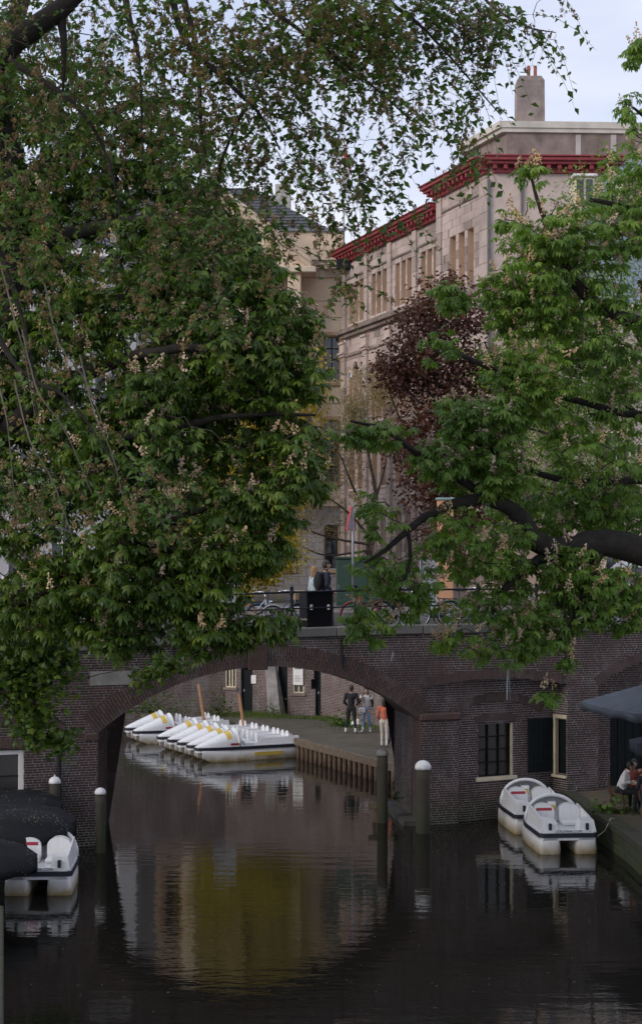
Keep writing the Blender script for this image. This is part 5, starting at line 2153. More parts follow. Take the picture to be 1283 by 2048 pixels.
# bare hanging shoots
for px, py0, py1, dx, Y in ((10, 820, 1010, 20, 18.5), (75, 780, 990, 110, 18.6), (190, 830, 1010, 60, 18.7), (60, 880, 1090, 90, 18.4), (30, 640, 830, 40, 18.6), (120, 690, 860, 90, 18.7)):
    pts = [P(px - 30, py0 - 120, Y + 1), P(px, py0, Y), P(px + dx * .5, (py0 + py1) / 2 - 25, Y), P(px + dx, py1, Y - .1)]
    l = smooth_line(pts, [.012, .009, .007, .003], .15, .1)
    V, F = tubes([l], 5)
    add_obj('shoot', np_mesh('shoot', V, F, M_PALETWIG, True), elm)
# ------------------------------------------------------------------ boats
def gel(name, col, dirt, rough=.3):
    m, t, b = _nodes(name)
    g = _pos(t)
    sep = t.nodes.new('ShaderNodeSeparateXYZ')
    t.links.new(g.outputs['Position'], sep.inputs[0])
    mr = t.nodes.new('ShaderNodeMapRange')
    mr.inputs['From Min'].default_value = .34
    mr.inputs['From Max'].default_value = .02
    t.links.new(sep.outputs['Z'], mr.inputs['Value'])
    n = _noise(t, 3.5, 5, .65)
    f = _math(t, 'MULTIPLY', mr.outputs['Result'], _math(t, 'MULTIPLY', n.outputs['Fac'], 1.9), True)
    n2 = _noise(t, 9, 5, .7, mscale=(1, 1, .25))
    c = _mix(t, _ramp(t, n2.outputs['Fac'], [(.5, (0, 0, 0)), (.8, (.5, .5, .5))]), col, tuple(x * .62 for x in col))
    c = _mix(t, f, c, dirt)
    t.links.new(c, b.inputs['Base Color'])
    b.inputs['Roughness'].default_value = rough
    return m


M_GEL = gel('white_gelcoat', (.74, .74, .76), (.30, .23, .11))
M_GELSHADE = plain('shaded_gelcoat', (.30, .30, .30), .5, var=.15, scale=3)  # grey stands for the shadow inside the white cowl
M_RUBBER = plain('navy_rubber', (.012, .014, .028), .6, var=.4, scale=8)
M_YELLOW_ST = plain('yellow_sticker', (.60, .42, .08), .5, var=.15, scale=9)
M_RED_ST = plain('red_sticker', (.35, .03, .05), .5, var=.1)
M_NAVY_TXT = plain('navy_print', (.03, .035, .06), .5, var=.1, bump=0)
M_WHITE_TXT = plain('white_print', (.7, .7, .7), .5, var=.05, bump=0)


def outline(L, Wd, n=10, inset=0.0, bow=.55):
    """deck plan: square stern, rounded bow"""
    h = Wd / 2 - inset
    pts = [(inset, -h + .08), (inset + .08, -h)]
    x0 = L * (1 - bow)
    for i in range(n + 1):
        t = i / n * PI / 2
        pts.append((x0 + (L * bow - inset) * math.sin(t), -h * (math.cos(t) ** .62) if i < n else 0.0))
    top = [(x, -y) for x, y in pts[:-1]][::-1]
    return pts + top


def pedal_boat(loc, rz_, L, Wd, label, group, near, parts_text=True):
    b = empty('pedal_boat', loc, rz_, label, 'pedal boat', group)
    h = Wd / 2
    for sy in (-1, 1):                                    # floats
        m = MB()
        yc, hw = sy * h * .62, h * .36
        rings = []
        for x, k, zb in ((.03, .82, .0), (.08, 1, -.22), (L * .55, 1, -.28), (L * .78, .8, -.2), (L * .95, .18, .12)):
            ring = []
            for a in range(12):
                th = 2 * PI * a / 12
                c, s_ = math.cos(th), math.sin(th)
                ring.append((x, yc + hw * k * math.copysign(abs(c) ** .5, c), (zb + .4) / 2 + (.4 - zb) / 2 * math.copysign(abs(s_) ** .5, s_)))
            rings.append(ring)
        m.loft(rings)
        m.build('float', M_GEL, b, sharp=R(50))
    m = MB()                                              # rubbing strake and deck
    ol = outline(L, Wd)
    oi = outline(L, Wd, inset=.05)
    m.prism(ol, .40, .50)
    m.build('bumper', M_RUBBER, b, sharp=R(40))
    m = MB()
    m.prism(outline(L, Wd, inset=.025), .502, .535)
    m.build('deck', M_GEL, b, sharp=R(40))
    m = MB()
    m.prism(outline(L, Wd, inset=.03), .33, .398)
    m.build('hull_skirt', M_GEL, b, sharp=R(40))
    xc = L * .60                                          # cowl
    nseg = 14
    rings = []
    hc = .62 if near else .56
    for f in (0.0, .12, .3, .5, .7, .88, 1.0):
        x = xc + (L - .04 - xc) * f
        wv = max(.03, (h - .05) * (1 - f ** 2.4) ** .5) if f < 1 else .03
        hz_ = hc * (1 - f ** 1.15) * (1.0) + .015
        rings.append([(x + .10 * math.sin(PI * i / nseg) * (1 - f), wv * math.cos(PI * i / nseg), .53 + hz_ * math.sin(PI * i / nseg) ** .8) for i in range(nseg + 1)])
    m = MB()
    n1 = nseg + 1
    vs = [v for r_ in rings for v in r_]
    fs = []
    for i in range(len(rings) - 1):
        for k in range(nseg):
            fs.append((i * n1 + k, i * n1 + k + 1, (i + 1) * n1 + k + 1, (i + 1) * n1 + k))
    m.add(vs, fs)
    cowl = m.build('cowl', M_GEL, b, True)
    m = MB()
    m.add(rings[0], [tuple(range(n1))])
    o = m.build('cowl_inside_shade', M_GELSHADE, cowl)  # inset grey panel, shade inside the cowl put into its colour
    o.location.x = .16
    m = MB()
    m.tube([(x - .01, y * 1.0, z) for x, y, z in rings[0]], .045, 8)
    m.build('cowl_rim', M_GEL, cowl, True)
    m = MB()                                              # yellow band over the cowl
    a_, c_ = rings[1], rings[2]
    ra = [Vector(p).lerp(Vector(q), .15) for p, q in zip(a_, c_)]
    rb2 = [Vector(p).lerp(Vector(q), .85) for p, q in zip(a_, c_)]
    lift = lambda v: v + (v - Vector((v.x, 0, .53))).normalized() * .006
    for i in range(2, nseg - 2):
        m.add([lift(ra[i]), lift(ra[i + 1]), lift(rb2[i + 1]), lift(rb2[i])], [(0, 1, 2, 3)])
    if not near:
        m.build('yellow_band', M_YELLOW_ST, cowl, True)
    for sy in (-1, 1):                                    # side coamings / stern corners
        m = MB()
        if near:
            m.loft([[(.03, sy * (h - .04), .53), (.03, sy * h * .34, .53), (.06, sy * h * .42, .80), (.07, sy * (h - .09), .80)],
                    [(.42, sy * (h - .04), .53), (.42, sy * h * .34, .53), (.40, sy * h * .42, .82), (.40, sy * (h - .09), .82)],
                    [(.46, sy * (h - .04), .53), (.46, sy * (h - .12), .53), (.46, sy * (h - .13), .84), (.46, sy * (h - .09), .84)],
                    [(xc - .1, sy * (h - .05), .53), (xc - .1, sy * (h - .12), .53), (xc - .1, sy * (h - .13), .98), (xc - .1, sy * (h - .09), .98)]])
        else:
            m.loft([[(.03, sy * (h - .04), .53), (.03, sy * h * .4, .53), (.05, sy * h * .5, .78), (.05, sy * (h - .08), .78)],
                    [(L * .40, sy * (h - .04), .53), (L * .40, sy * h * .5, .53), (L * .38, sy * h * .55, .76), (L * .38, sy * (h - .08), .76)],
                    [(L * .46, sy * (h - .04), .53), (L * .46, sy * h * .7, .53), (L * .455, sy * h * .7, .56), (L * .455, sy * (h - .05), .56)]])
        m.build('coaming', M_GEL, b, sharp=R(35))
        m = MB()
        m.bbox(-.01 if near else .0, .05, sy * h * .63 - .035, sy * h * .63 + .035, .58, .74, .01)
        m.build('cleat', M_RUBBER, b)
    sx = [(.52, 1), (.44, -1)] if near else [(.43, 1), (.12, 1)]
    for fx, fc in sx:                                     # seats
        for sy in (-1, 1):
            x = L * fx
            sw = h * .36
            yc = sy * h * .45
            prof = []
            nn = 10
            top = .53 + (.50 if near else .44)
            for i in range(nn + 1):
                t = PI * i / nn
                prof.append((yc + sw * math.cos(t) * (1 if .1 < i / nn < .9 else 1), top - .18 + .18 * math.sin(t)))
            poly = [(yc + sw, .60)] + prof + [(yc - sw, .60)]
            th_ = .06
            m = MB()
            m.loft([[(x - th_ * .5, y, z) for y, z in poly], [(x + th_ * .5 - fc * .04, y, z) for y, z in poly]])
            sb = m.build('seat_back', M_GEL, b, sharp=R(40))
            m = MB()
            m.bbox(x + (.02 if fc > 0 else -.44), x + (.44 if fc > 0 else -.02), yc - sw, yc + sw, .535, .64, .03)
            m.build('seat', M_GEL, b)
            if near and fc < 0 and sy > 0:
                m = MB()
                m.box(x - th_ * .5 - .006, x - th_ * .5 - .002, yc - sw * .75, yc + sw * .75, .86, .93)
                m.build('sticker', M_RED_ST, sb)
    if near:
        m = MB()
        m.loft([[(L * .56, -.11, .53), (L * .56, .11, .53), (L * .70, .12, .53), (L * .70, -.12, .53)],
                [(L * .62, -.10, 1.0), (L * .62, .10, 1.0), (L * .70, .11, 1.02), (L * .70, -.11, 1.02)]])
        co = m.build('console', M_GEL, b)
        m = MB()
        m.box(-.002, .003, -.07, .07, -.07, .07)
        st = m.build('sticker', M_YELLOW_ST, co)
        st.location = (L * .60 - .012, 0, .86)
        st.rotation_euler = (0, R(20), 0)
        m = MB()
        m.bbox(.018, .06, -h * .6, h * .6, .503, .585, .01)
        m.build('stern_board', M_GEL, b)
        mx_ = Matrix.Translation((.016, 0.0, .543)) @ Matrix.Rotation(-PI / 2, 4, 'Z') @ Matrix.Rotation(PI / 2, 4, 'X')
        font_mesh('lettering', 'STROMMA.COM', .088, M_NAVY_TXT, b, mx_)
    else:
        for sy in (-1, 1):
            m = MB()
            q = h * .62 + h * .36
            m.box(L * .18, L * .46, min(sy * q, sy * (q + .012)), max(sy * q, sy * (q + .012)), .15, .28)
            m.build('yellow_banner', M_YELLOW_ST, b)
            m = MB()
            m.box(xc + .03, xc + .36, sy * (h - .035) - .004, sy * (h - .035) + .004, .56, .63)
            m.build('sticker', M_RED_ST, b)
        m = MB()
        m.tube([(L * .53, -h * .5, .56), (L * .56, 0, .75), (L * .53, h * .5, .56)], .015, 5)
        m.build('steering_bar', M_STEEL, b)
    return b


# moored off the far wharf: two and then five, side by side, bows away from the quay
th_far = R(180 + 27)
ax = Vector((math.cos(th_far), math.sin(th_far)))
perp = Vector((-0.46, 0.89))
# the row: stern of the nearest lies at the quay
s0 = G(633, 1516, 0.1)
LBL = [  # counted from the end that lies nearest to the arch
       'white pedal boat with yellow band, end of the five, its whole side showing',
       'white pedal boat with yellow band, second in the row of five from the bridge',
       'white pedal boat with yellow band, middle one of the row of five',
       'white pedal boat with yellow band, fourth in the row of five from the bridge',
       'white pedal boat with yellow band, end of the five next to the pair',
       'white pedal boat of the separate pair, the one beside the gap in the row',
       'white pedal boat of the separate pair, the outer one beside the brick wall']
for k in range(7):
    bow = [(410, 1523), (394, 1517), (375, 1511), (355, 1505), (334, 1499), (285, 1487), (268, 1480)][k]
    q = G(bow[0], bow[1], 0.0)
    L = 3.95
    pos = Vector((q.x, q.y)) - ax * (L * .9)
    pedal_boat((pos.x, pos.y, 0.0), th_far, L, .80, LBL[k], 'pedal boats at the far wharf', False)

# two beside the terrace, one under the dark covers
q = G(1196, 1708, 0)
hd = R(95)
axn = Vector((math.cos(hd), math.sin(hd)))
rt = Vector((axn.y, -axn.x))
L1b = 2.95
pc = Vector((q.x, q.y)) - rt * .72
pedal_boat((pc.x, pc.y, 0), hd, L1b, 1.42, 'white pedal boat roped to the mossy terrace edge, stern lettering showing', 'pedal boats by the terrace', True)
pc2 = pc + axn * (L1b + .02) + rt * .0
pedal_boat((pc2.x, pc2.y, 0), R(96), L1b, 1.42, 'white pedal boat moored beyond the roped one, against the bridge pier', 'pedal boats by the terrace', True)
pedal_boat((-5.9, 34.4, 0), R(93), 2.75, 1.42, 'white pedal boat half hidden under black covers by the near wharf', None, True)

rp_ = wroot('mooring_rope', (6.9, 37.5, .6), 'thin pale rope from the pedal boat to a ring on the terrace', 'rope')
a_ = Vector((pc.x + rt.x * .5, pc.y + rt.y * .5, .55))
b_ = Vector((7.15, a_.y + .9, TZ + .06))
m = MB()
m.tube([a_, a_.lerp(b_, .3) - Vector((0, 0, .22)), a_.lerp(b_, .6) - Vector((0, 0, .18)), a_.lerp(b_, .85) + Vector((0, 0, .05)), b_], .012, 5)
m.build('rope', plain('rope', (.4, .36, .28), .9), rp_, True)


# black covers
def cover_mat():
    m, t, b = _nodes('black_tarpaulin')
    v = t.nodes.new('ShaderNodeTexVoronoi')
    v.inputs['Scale'].default_value = 18
    t.links.new(_pos(t).outputs['Position'], v.inputs['Vector'])
    n = _noise(t, 1.6, 4)
    thr = _math(t, 'MULTIPLY', _ramp(t, n.outputs['Fac'], [(.42, (0, 0, 0)), (.64, (1, 1, 1))]), .36)
    f = _math(t, 'LESS_THAN', v.outputs['Distance'], thr)
    f2 = _math(t, 'MULTIPLY', f, _math(t, 'GREATER_THAN', _noise(t, 30, 2).outputs['Fac'], .5))
    c = _mix(t, f2, (.011, .012, .015), (.17, .15, .11))
    t.links.new(c, b.inputs['Base Color'])
    b.inputs['Roughness'].default_value = .6
    b.inputs['Specular IOR Level'].default_value = .25
    _bump(t, b, _noise(t, 5, 3, .5, mscale=(1, 2.5, 1)).outputs['Fac'], .35, .03)
    return m


M_COVER = cover_mat()


def covered_boat(xb, yc, L, wd, ztop, zbot, label, tilt=0.0):
    root = wroot('covered_boat', (xb - L / 2, yc, 0), label, 'boat', 'boats under black covers')
    rings = []
    n = 16
    for f in (0, .03, .09, .2, .35, .55, .8, 1.0):
        x = xb - f * L
        k = (1 - (1 - min(1, f / .3)) ** 2.2) ** .5 if f > 0 else .08
        zt = ztop - .28 * (1 - min(1, f / .25)) ** 2 + tilt * f + .03 * math.sin(f * 17)
        zb = zbot + (.12 if f < .1 else 0)
        ring = []
        for i in range(n):
            a = PI * i / (n - 1)
            cs = math.cos(a)
            sag = .035 * math.sin(i * 2.1 + f * 9) * math.sin(a)
            ring.append((x, yc + wd / 2 * max(k, .1) * math.copysign(abs(cs) ** .75, cs), zb + (zt - zb) * max(0, math.sin(a)) ** .7 + sag))
        rings.append(ring)
    m = MB()
    vs = [v for r_ in rings for v in r_]
    fs = [(i * n + k, i * n + k + 1, (i + 1) * n + k + 1, (i + 1) * n + k) for i in range(len(rings) - 1) for k in range(n - 1)]
    fs += [tuple(range(n))]
    m.add(vs, fs)
    o = m.build('cover', M_COVER, root, True)
    s_ = o.modifiers.new('thickness', 'SOLIDIFY')
    s_.thickness = .015
    m = MB()
    hull = []
    for f in (.26, .34, .5, 1.0):
        x = xb - f * L
        k = (1 - (1 - min(1, f / .45)) ** 2) ** .5
        w_ = wd * .42 * k
        hull.append([(x, yc - w_, zbot + .1), (x, yc + w_, zbot + .1), (x, yc + w_ * .7, -.15), (x, yc - w_ * .7, -.15)])
    m.loft(hull)
    m.build('hull', plain('dark_hull', (.02, .022, .026), .5), root)
    m = MB()
    m.tube([(xb - .12 * L, yc - wd * .32, zbot + .1), (xb - .5 * L, yc - wd * .5 - .02, zbot + .02), (xb - L, yc - wd * .5 - .02, zbot + .02)], .012, 5)
    m.build('lashing', plain('rope', (.4, .36, .28)), root)
    return root


covered_boat(-6.15, 39.3, 4.2, 1.5, 1.52, .75, 'black covered boat lying along the foot of the bridge wall')
covered_boat(-5.42, 36.5, 4.8, 2.0, 1.55, .74, 'black covered boat whose cover laps over the bow of the pedal boat', .1)
covered_boat(-5.72, 33.3, 4.0, 1.5, 1.3, .58, 'black covered boat with litter-strewn cover lapping over the pedal boat stern', .1)


# ------------------------------------------------------------------ mooring posts and stakes
def mooring_post(px, Y, ztop, r_, capc, label, finial=False, mat=None):
    x = (px - CX) / FOC * Y
    o = empty('mooring_post', (x, Y, 0), 0, label, 'mooring post', 'mooring posts with domed caps')
    m = MB()
    rr = random.Random(px)
    m.lathe([(r_ * (1.06 if i % 2 else 1.0) * (1 if i else 1.05), z) for i, z in enumerate(np.linspace(-.8, ztop - r_ * .9, 9))], 14)
    m.build('post', mat or M_POST, o, True)
    m = MB()
    R2 = r_ * 1.18
    m.lathe([(R2, ztop - r_ * 1.1), (R2 * 1.0, ztop - r_ * .75)] + [(R2 * math.cos(t * PI / 2), ztop - r_ * .75 + R2 * .85 * math.sin(t * PI / 2)) for t in (.2, .4, .6, .8, .95)], 14)
    c = m.build('cap', capc, o, True)
    if finial:
        m = MB()
        m.tube([(0, 0, ztop + r_ * .1), (0, 0, ztop + r_ * .6)], r_ * .14, 6)
        m.build('finial', capc, c)
    return o


M_POST = pieces('mossy_post', [(.038, .033, .026), (.055, .047, .037)], stain=(.05, .055, .022), stain_amt=.8, moss=(.028, .034, .014), scale=2.2)
M_CAPW = plain('white_cap', (.70, .70, .72), .6, var=.2, scale=9)
M_CAPG = plain('grey_cap', (.22, .22, .22), .7, var=.3, scale=9)
mooring_post(201, 39.6, 1.53, .115, M_CAPW, 'mooring post with white domed cap at the shadowed corner of the arch')
mooring_post(110, 39.95, 1.75, .125, M_CAPW, 'mooring post with white domed cap and finial behind the covered boats', True)
mooring_post(845, 42.5, 1.83, .175, M_CAPW, 'thick mossy mooring post with streaked white cap before the brick pier')
mooring_post(764, 44.2, 1.95, .14, M_CAPG, 'dark mooring post with grey domed cap inside the arch')
fr = wroot('fender_beam', (1.5, 44.3, .3), 'short wet timber fender beam beside the dark mooring post', 'beam')
m = MB()
q = P(752, 1612, 44.3)
m.bbox(q.x - .22, q.x + .12, 44.2, 44.4, q.z - .06, q.z + .08, .01)
m.bbox(q.x - .1, q.x + .0, 44.2, 44.35, -.4, q.z - .065, .01)
m.build('beam', M_WOOD, fr)
for k, ((xa, ya), (xb, yb), lab) in enumerate((((397, 1368), (409, 1448), 'taller orange-brown timber stake standing behind the pedal boat pair'), ((478, 1388), (487, 1452), 'shorter orange-brown timber stake by the grassy wharf'))):
    b0 = P(xb, yb, 63.0)
    t0 = P(xa, ya, 63.1)
    o = wroot('timber_stake', (b0.x, b0.y, 0), lab, 'stake', 'timber stakes at the far wharf')
    m = MB()
    m.tube([b0 + (b0 - t0) * .9, t0], .06, 6)
    m.build('stake', M_STAKE, o)

# ------------------------------------------------------------------ terrace wall and petals
tw_ = wroot('terrace_quay_wall', (7.05, 33, 0), 'mossy stone quay wall holding up the terrace beside the pedal boats', 'wall')
M_MOSSY = pieces('mossy_stone', [(.05, .045, .036), (.068, .06, .047), (.04, .038, .03)], stain=(.03, .036, .014), stain_amt=.9, moss=(.04, .055, .015), scale=1.3)
for i in range(len(TE) - 1):
    a = Vector((TE[i][0], TE[i][1], 0))
    b = Vector((TE[i + 1][0], TE[i + 1][1], 0))
    xf, L = wall_frame(a, b)
    xf = frame_xf(a, ((b - a).normalized().x, (b - a).normalized().y), (-1, 0))
    x_ = 0
    while x_ < L - .05:
        l_ = min(random.uniform(.9, 1.4), L - x_)
        m = MB()
        m.bbox(x_ + .006, x_ + l_ - .006, -.34, .06, TZ - .16, TZ + .03, .025, 0, xf)
        m.build('kerbstone', M_MOSSY, tw_)
        x_ += l_
    for r_ in range(3):
        x_ = -.4 * (r_ % 2)
        while x_ < L:
            l_ = random.uniform(.55, .9)
            m = MB()
            m.bbox(max(0, x_) + .005, min(L, x_ + l_) - .005, -.1, .03 + random.uniform(-.012, .012), TZ - .165 - (r_ + 1) * .26 + .006, TZ - .165 - r_ * .26 - .006, .015, 0, xf)
            m.build('stone', M_MOSSY, tw_)
            x_ += l_
lw_ = wroot('near_quay_wall', (-4.4, 24, 0), 'lichen-flecked quay wall of the near wharf beside the covered boats', 'wall')
for i in range(len(LE) - 1):
    a = Vector((LE[i][0], LE[i][1], 0))
    b = Vector((LE[i + 1][0], LE[i + 1][1], 0))
    d = (b - a).normalized()
    xf = frame_xf(a, (d.x, d.y), (d.y, -d.x))
    L = (b - a).length
    x_ = 0
    while x_ < L - .05:
        l_ = min(random.uniform(.9, 1.4), L - x_)
        m = MB()
        m.bbox(x_ + .006, x_ + l_ - .006, -.34, .06, .42, .63, .025, 0, xf)
        m.build('kerbstone', M_MOSSY, lw_)
        m = MB()
        m.bbox(x_ + .006, x_ + l_ - .006, -.1, .03, -.4, .414, .02, 0, xf)
        m.build('stone', M_MOSSY, lw_)
        x_ += l_
n = 700
pp = np.stack([RNG.uniform(-6, 7, n), RNG.uniform(22, 44, n), np.full(n, .006)], 1)
keepp = (pp[:, 0] > -5.0 + (30 - pp[:, 1]) * .05) & (pp[:, 0] < 6.6)
pp = pp[keepp]
a = RNG.random(len(pp)) * 6.28
o = scatter('floating_petals', [(np.array([(1, 0, 0), (0, .6, .05), (-1, 0, 0), (0, -.6, .05)]), np.array([(0, 1, 2), (0, 2, 3)]))], pp,
            rots(np.stack([np.cos(a), np.sin(a), np.zeros(len(a))], 1), np.tile([[0, 0, 1.]], (len(a), 1))), RNG.uniform(.006, .02, len(pp)), plain('petal', (.3, .27, .22), .8), None)
tag(o, 'pale fallen petals floating on the dark canal water', 'petals', None, 'stuff')
n = 900
pp = np.stack([RNG.uniform(7.3, 13, n), RNG.uniform(30, 43, n), np.full(n, TZ + .006)], 1)
a = RNG.random(n) * 6.28
o = scatter('fallen_litter', [(np.array([(1, 0, 0), (0, .6, .15), (-1, 0, 0), (0, -.6, .1)]), np.array([(0, 1, 2), (0, 2, 3)]))], pp,
            rots(np.stack([np.cos(a), np.sin(a), np.zeros(n)], 1), np.tile([[0, 0, 1.]], (n, 1))), RNG.uniform(.012, .035, n), foliage('litter', (.05, .04, .02), (.13, .11, .06), (.25, .2, .14), .1), None)
tag(o, 'fallen petals and leaf litter scattered over the terrace bricks', 'litter', None, 'stuff')
# ------------------------------------------------------------------ people
def cap_mesh(p0, p1, r0, r1, n=10):
    """tapered capsule"""
    p0, p1 = Vector(p0), Vector(p1)
    d = p1 - p0
    L = d.length
    d = d / L if L > 1e-6 else Vector((0, 0, 1))
    q = Vector((0, 0, 1)).rotation_difference(d).to_matrix()
    prof = [(r0 * math.cos(t), -r0 * math.sin(t)) for t in (1.5, 1.0, .5)] + [(r0, 0), (r1, L)] + [(r1 * math.cos(t), L + r1 * math.sin(t)) for t in (.5, 1.0, 1.5)]
    vs, fs = [], []
    for r_, z in prof:
        for k in range(n):
            a = 2 * PI * k / n
            vs.append(p0 + q @ Vector((r_ * math.cos(a), r_ * math.sin(a), z)))
    for i in range(len(prof) - 1):
        for k in range(n):
            l = (k + 1) % n
            fs.append((i * n + k, i * n + l, (i + 1) * n + l, (i + 1) * n + k))
    fs.append(tuple(range(n))[::-1])
    fs.append(tuple((len(prof) - 1) * n + k for k in range(n)))
    return vs, fs


def ell_mesh(c, r_, n=12, m_=8):
    vs, fs = [], []
    for i in range(m_ + 1):
        t = PI * (i + .001) / (m_ + .002)
        for k in range(n):
            a = 2 * PI * k / n
            vs.append(Vector((c[0] + r_[0] * math.sin(t) * math.cos(a), c[1] + r_[1] * math.sin(t) * math.sin(a), c[2] + r_[2] * math.cos(t))))
    for i in range(m_):
        for k in range(n):
            l = (k + 1) % n
            fs.append((i * n + k, (i + 1) * n + k, (i + 1) * n + l, i * n + l))
    fs.append(tuple(range(n)))
    fs.append(tuple(m_ * n + k for k in range(n))[::-1])
    return vs, fs


def fuse(shapes, mats, voxel=.014, name='body'):
    """melt overlapping shapes (verts, faces, tag, test) into one skin; faces keep the colour of the shape they came from"""
    m = MB()
    for vs, fs, tg in shapes:
        m.add(vs, fs)
    me = m.mesh(name, [])
    ob = bpy.data.objects.new('tmp', me)
    COL.objects.link(ob)
    md = ob.modifiers.new('r', 'REMESH')
    md.mode = 'VOXEL'
    md.voxel_size = voxel
    sm = ob.modifiers.new('s', 'SMOOTH')
    sm.iterations = 3
    sm.factor = .5
    dg = bpy.context.evaluated_depsgraph_get()
    out = bpy.data.meshes.new_from_object(ob.evaluated_get(dg))
    bpy.data.objects.remove(ob)
    out.name = name
    # nearest source vertex decides the colour
    from mathutils.kdtree import KDTree
    pts = []
    for vs, fs, tg in shapes:
        V = [Vector(v) for v in vs]
        for v in V:
            pts.append((v, tg))
        for f in fs:
            if len(f) <= 4:
                c = sum((V[i] for i in f), Vector()) / len(f)
                pts.append((c, tg))
    kd = KDTree(len(pts))
    for i, (v, tg) in enumerate(pts):
        kd.insert(v, i)
    kd.balance()
    out.materials.clear()
    for x in mats:
        out.materials.append(x)
    for p in out.polygons:
        p.material_index = pts[kd.find(p.center)[1]][1]
        p.use_smooth = True
    return out


SKIN, TOP, LEGS, SHOE, SLEEVE = 0, 1, 2, 3, 4


def person(label, loc, rz_, H, J, mats, hair=None, hair_len=0.0, group=None, wide=1.0, skirt=False):
    """J: joints in units of height, x = facing direction, y = left; mats: skin, top, legs, shoe, sleeve"""
    root = empty('person', loc, rz_, label, 'person', group)
    j = {k: Vector(v) * H for k, v in J.items()}
    S = []

    def cap(a, b, r0, r1, tg):
        vs, fs = cap_mesh(a, b, r0 * H, r1 * H)
        S.append((vs, fs, tg))

    def ell(c, r_, tg):
        vs, fs = ell_mesh(c, [x * H for x in r_])
        S.append((vs, fs, tg))
    pel, che, nck, hd = j['pelvis'], j['chest'], j['neck'], j['head']
    up = (che - pel).normalized()
    mid = pel.lerp(che, .5)
    for c, r_ in ((pel, (.062, .088 * wide, .07)), (mid, (.055, .074 * wide, .085)), (che, (.062, .092 * wide, .085))):
        ell(c, r_, TOP if c is not pel else LEGS)
    cap(pel.lerp(che, .25), che, .062 * wide, .07 * wide, TOP)
    cap(che + up * .04 * H, nck, .034, .028, TOP)
    cap(nck - up * .01 * H, hd - Vector((0, 0, .03 * H)), .029, .029, SKIN)
    f = Vector((1, 0, 0))
    yaw = J.get('yaw', (0, 0, 0))[2] if 'yaw' in J else 0.0
    f = Matrix.Rotation(yaw, 3, 'Z') @ f
    side = Vector((-f.y, f.x, 0))
    ell(hd, (.056, .047, .066), SKIN)
    ell(hd + f * .018 * H - Vector((0, 0, .03 * H)), (.036, .036, .034), SKIN)
    cap(hd + f * .052 * H + Vector((0, 0, .004 * H)), hd + f * .066 * H - Vector((0, 0, .012 * H)), .007, .010, SKIN)
    for s_ in (-1, 1):
        ell(hd + side * s_ * .048 * H - Vector((0, 0, .003 * H)), (.012, .008, .018), SKIN)
    for s_, n_ in ((1, 'l'), (-1, 'r')):
        sh, el, wr, ha = j['sh_' + n_], j['el_' + n_], j['wr_' + n_], j['ha_' + n_]
        cap(che + up * .03 * H, sh, .045, .040, TOP)
        cap(sh, el, .036, .029, SLEEVE)
        cap(el, wr, .028, .021, SLEEVE)
        d = (ha - wr).normalized()
        cap(wr, wr + d * .045 * H, .017, .02, SKIN)
        sd = d.cross(Vector((0, 0, 1)))
        if sd.length < .2:
            sd = Vector((1, 0, 0))
        sd.normalize()
        bend = d.cross(sd)
        for k in range(4):
            b0 = wr + d * .05 * H + sd * (k - 1.5) * .0095 * H
            l_ = (.030, .034, .032, .026)[k] * H
            m1 = b0 + d * l_ * .6
            cap(b0, m1, .0062, .006, SKIN)
            cap(m1, m1 + (d * .75 + bend * .55) * l_ * .6, .006, .005, SKIN)
        cap(wr + d * .02 * H + sd * .016 * H, wr + d * .045 * H + sd * .034 * H, .0075, .006, SKIN)
        hp, kn, an, to = j['hip_' + n_], j['kn_' + n_], j['an_' + n_], j['to_' + n_]
        cap(hp, kn, .053 * wide, .036, LEGS)
        cap(kn, an, .035, .025, LEGS)
        cap(an + Vector((0, 0, -.005 * H)), to, .022, .018, SHOE)
        ell(an + (an - to).normalized() * .012 * H - Vector((0, 0, .012 * H)), (.022, .020, .016), SHOE)
    me = fuse(S, mats, .0125)
    add_obj('body', me, root)
    if hair:
        m = []
        back = -f
        m.append(ell_mesh(hd + back * .010 * H + Vector((0, 0, .017 * H)), (.062 * H, .053 * H, .060 * H)) + (0,))
        m.append(ell_mesh(hd + back * .02 * H, (.046 * H, .052 * H, .058 * H)) + (0,))
        if hair_len:
            m.append(cap_mesh(hd + back * .03 * H, hd + back * .042 * H - Vector((0, 0, hair_len * H)), .045 * H, .03 * H) + (0,))
            for s_ in (-1, 1):
                m.append(cap_mesh(hd + side * s_ * .04 * H + back * .005 * H, hd + side * s_ * .042 * H + back * .02 * H - Vector((0, 0, hair_len * .9 * H)), .018 * H, .012 * H) + (0,))
        add_obj('hair', fuse(m, [hair], .013, 'hair'), root)
    for s_ in (-1, 1):
        m = MB()
        c = hd + f * .050 * H + side * s_ * .018 * H + Vector((0, 0, .004 * H))
        vs, fs = ell_mesh(c, (.006 * H, .008 * H, .005 * H), 8, 6)
        m.add(vs, fs)
        m.build('eye', plain('eye', (.02, .015, .012), .3), root, True)
    return root


def stance(**kw):
    J = dict(pelvis=(0, 0, .53), chest=(.0, 0, .745), neck=(.005, 0, .845), head=(.02, 0, .925),
             sh_l=(0, .105, .80), el_l=(-.02, .135, .63), wr_l=(.03, .135, .50), ha_l=(.05, .135, .45),
             sh_r=(0, -.105, .80), el_r=(-.02, -.135, .63), wr_r=(.03, -.135, .50), ha_r=(.05, -.135, .45),
             hip_l=(0, .05, .51), kn_l=(.015, .055, .28), an_l=(-.01, .06, .05), to_l=(.09, .07, .02),
             hip_r=(0, -.05, .51), kn_r=(.015, -.055, .28), an_r=(-.01, -.06, .05), to_r=(.09, -.07, .02))
    J.update(kw)
    return J


def cloth(name, col, var=.2):
    return plain(name, col, .9, var=var, scale=14, bump=.3)


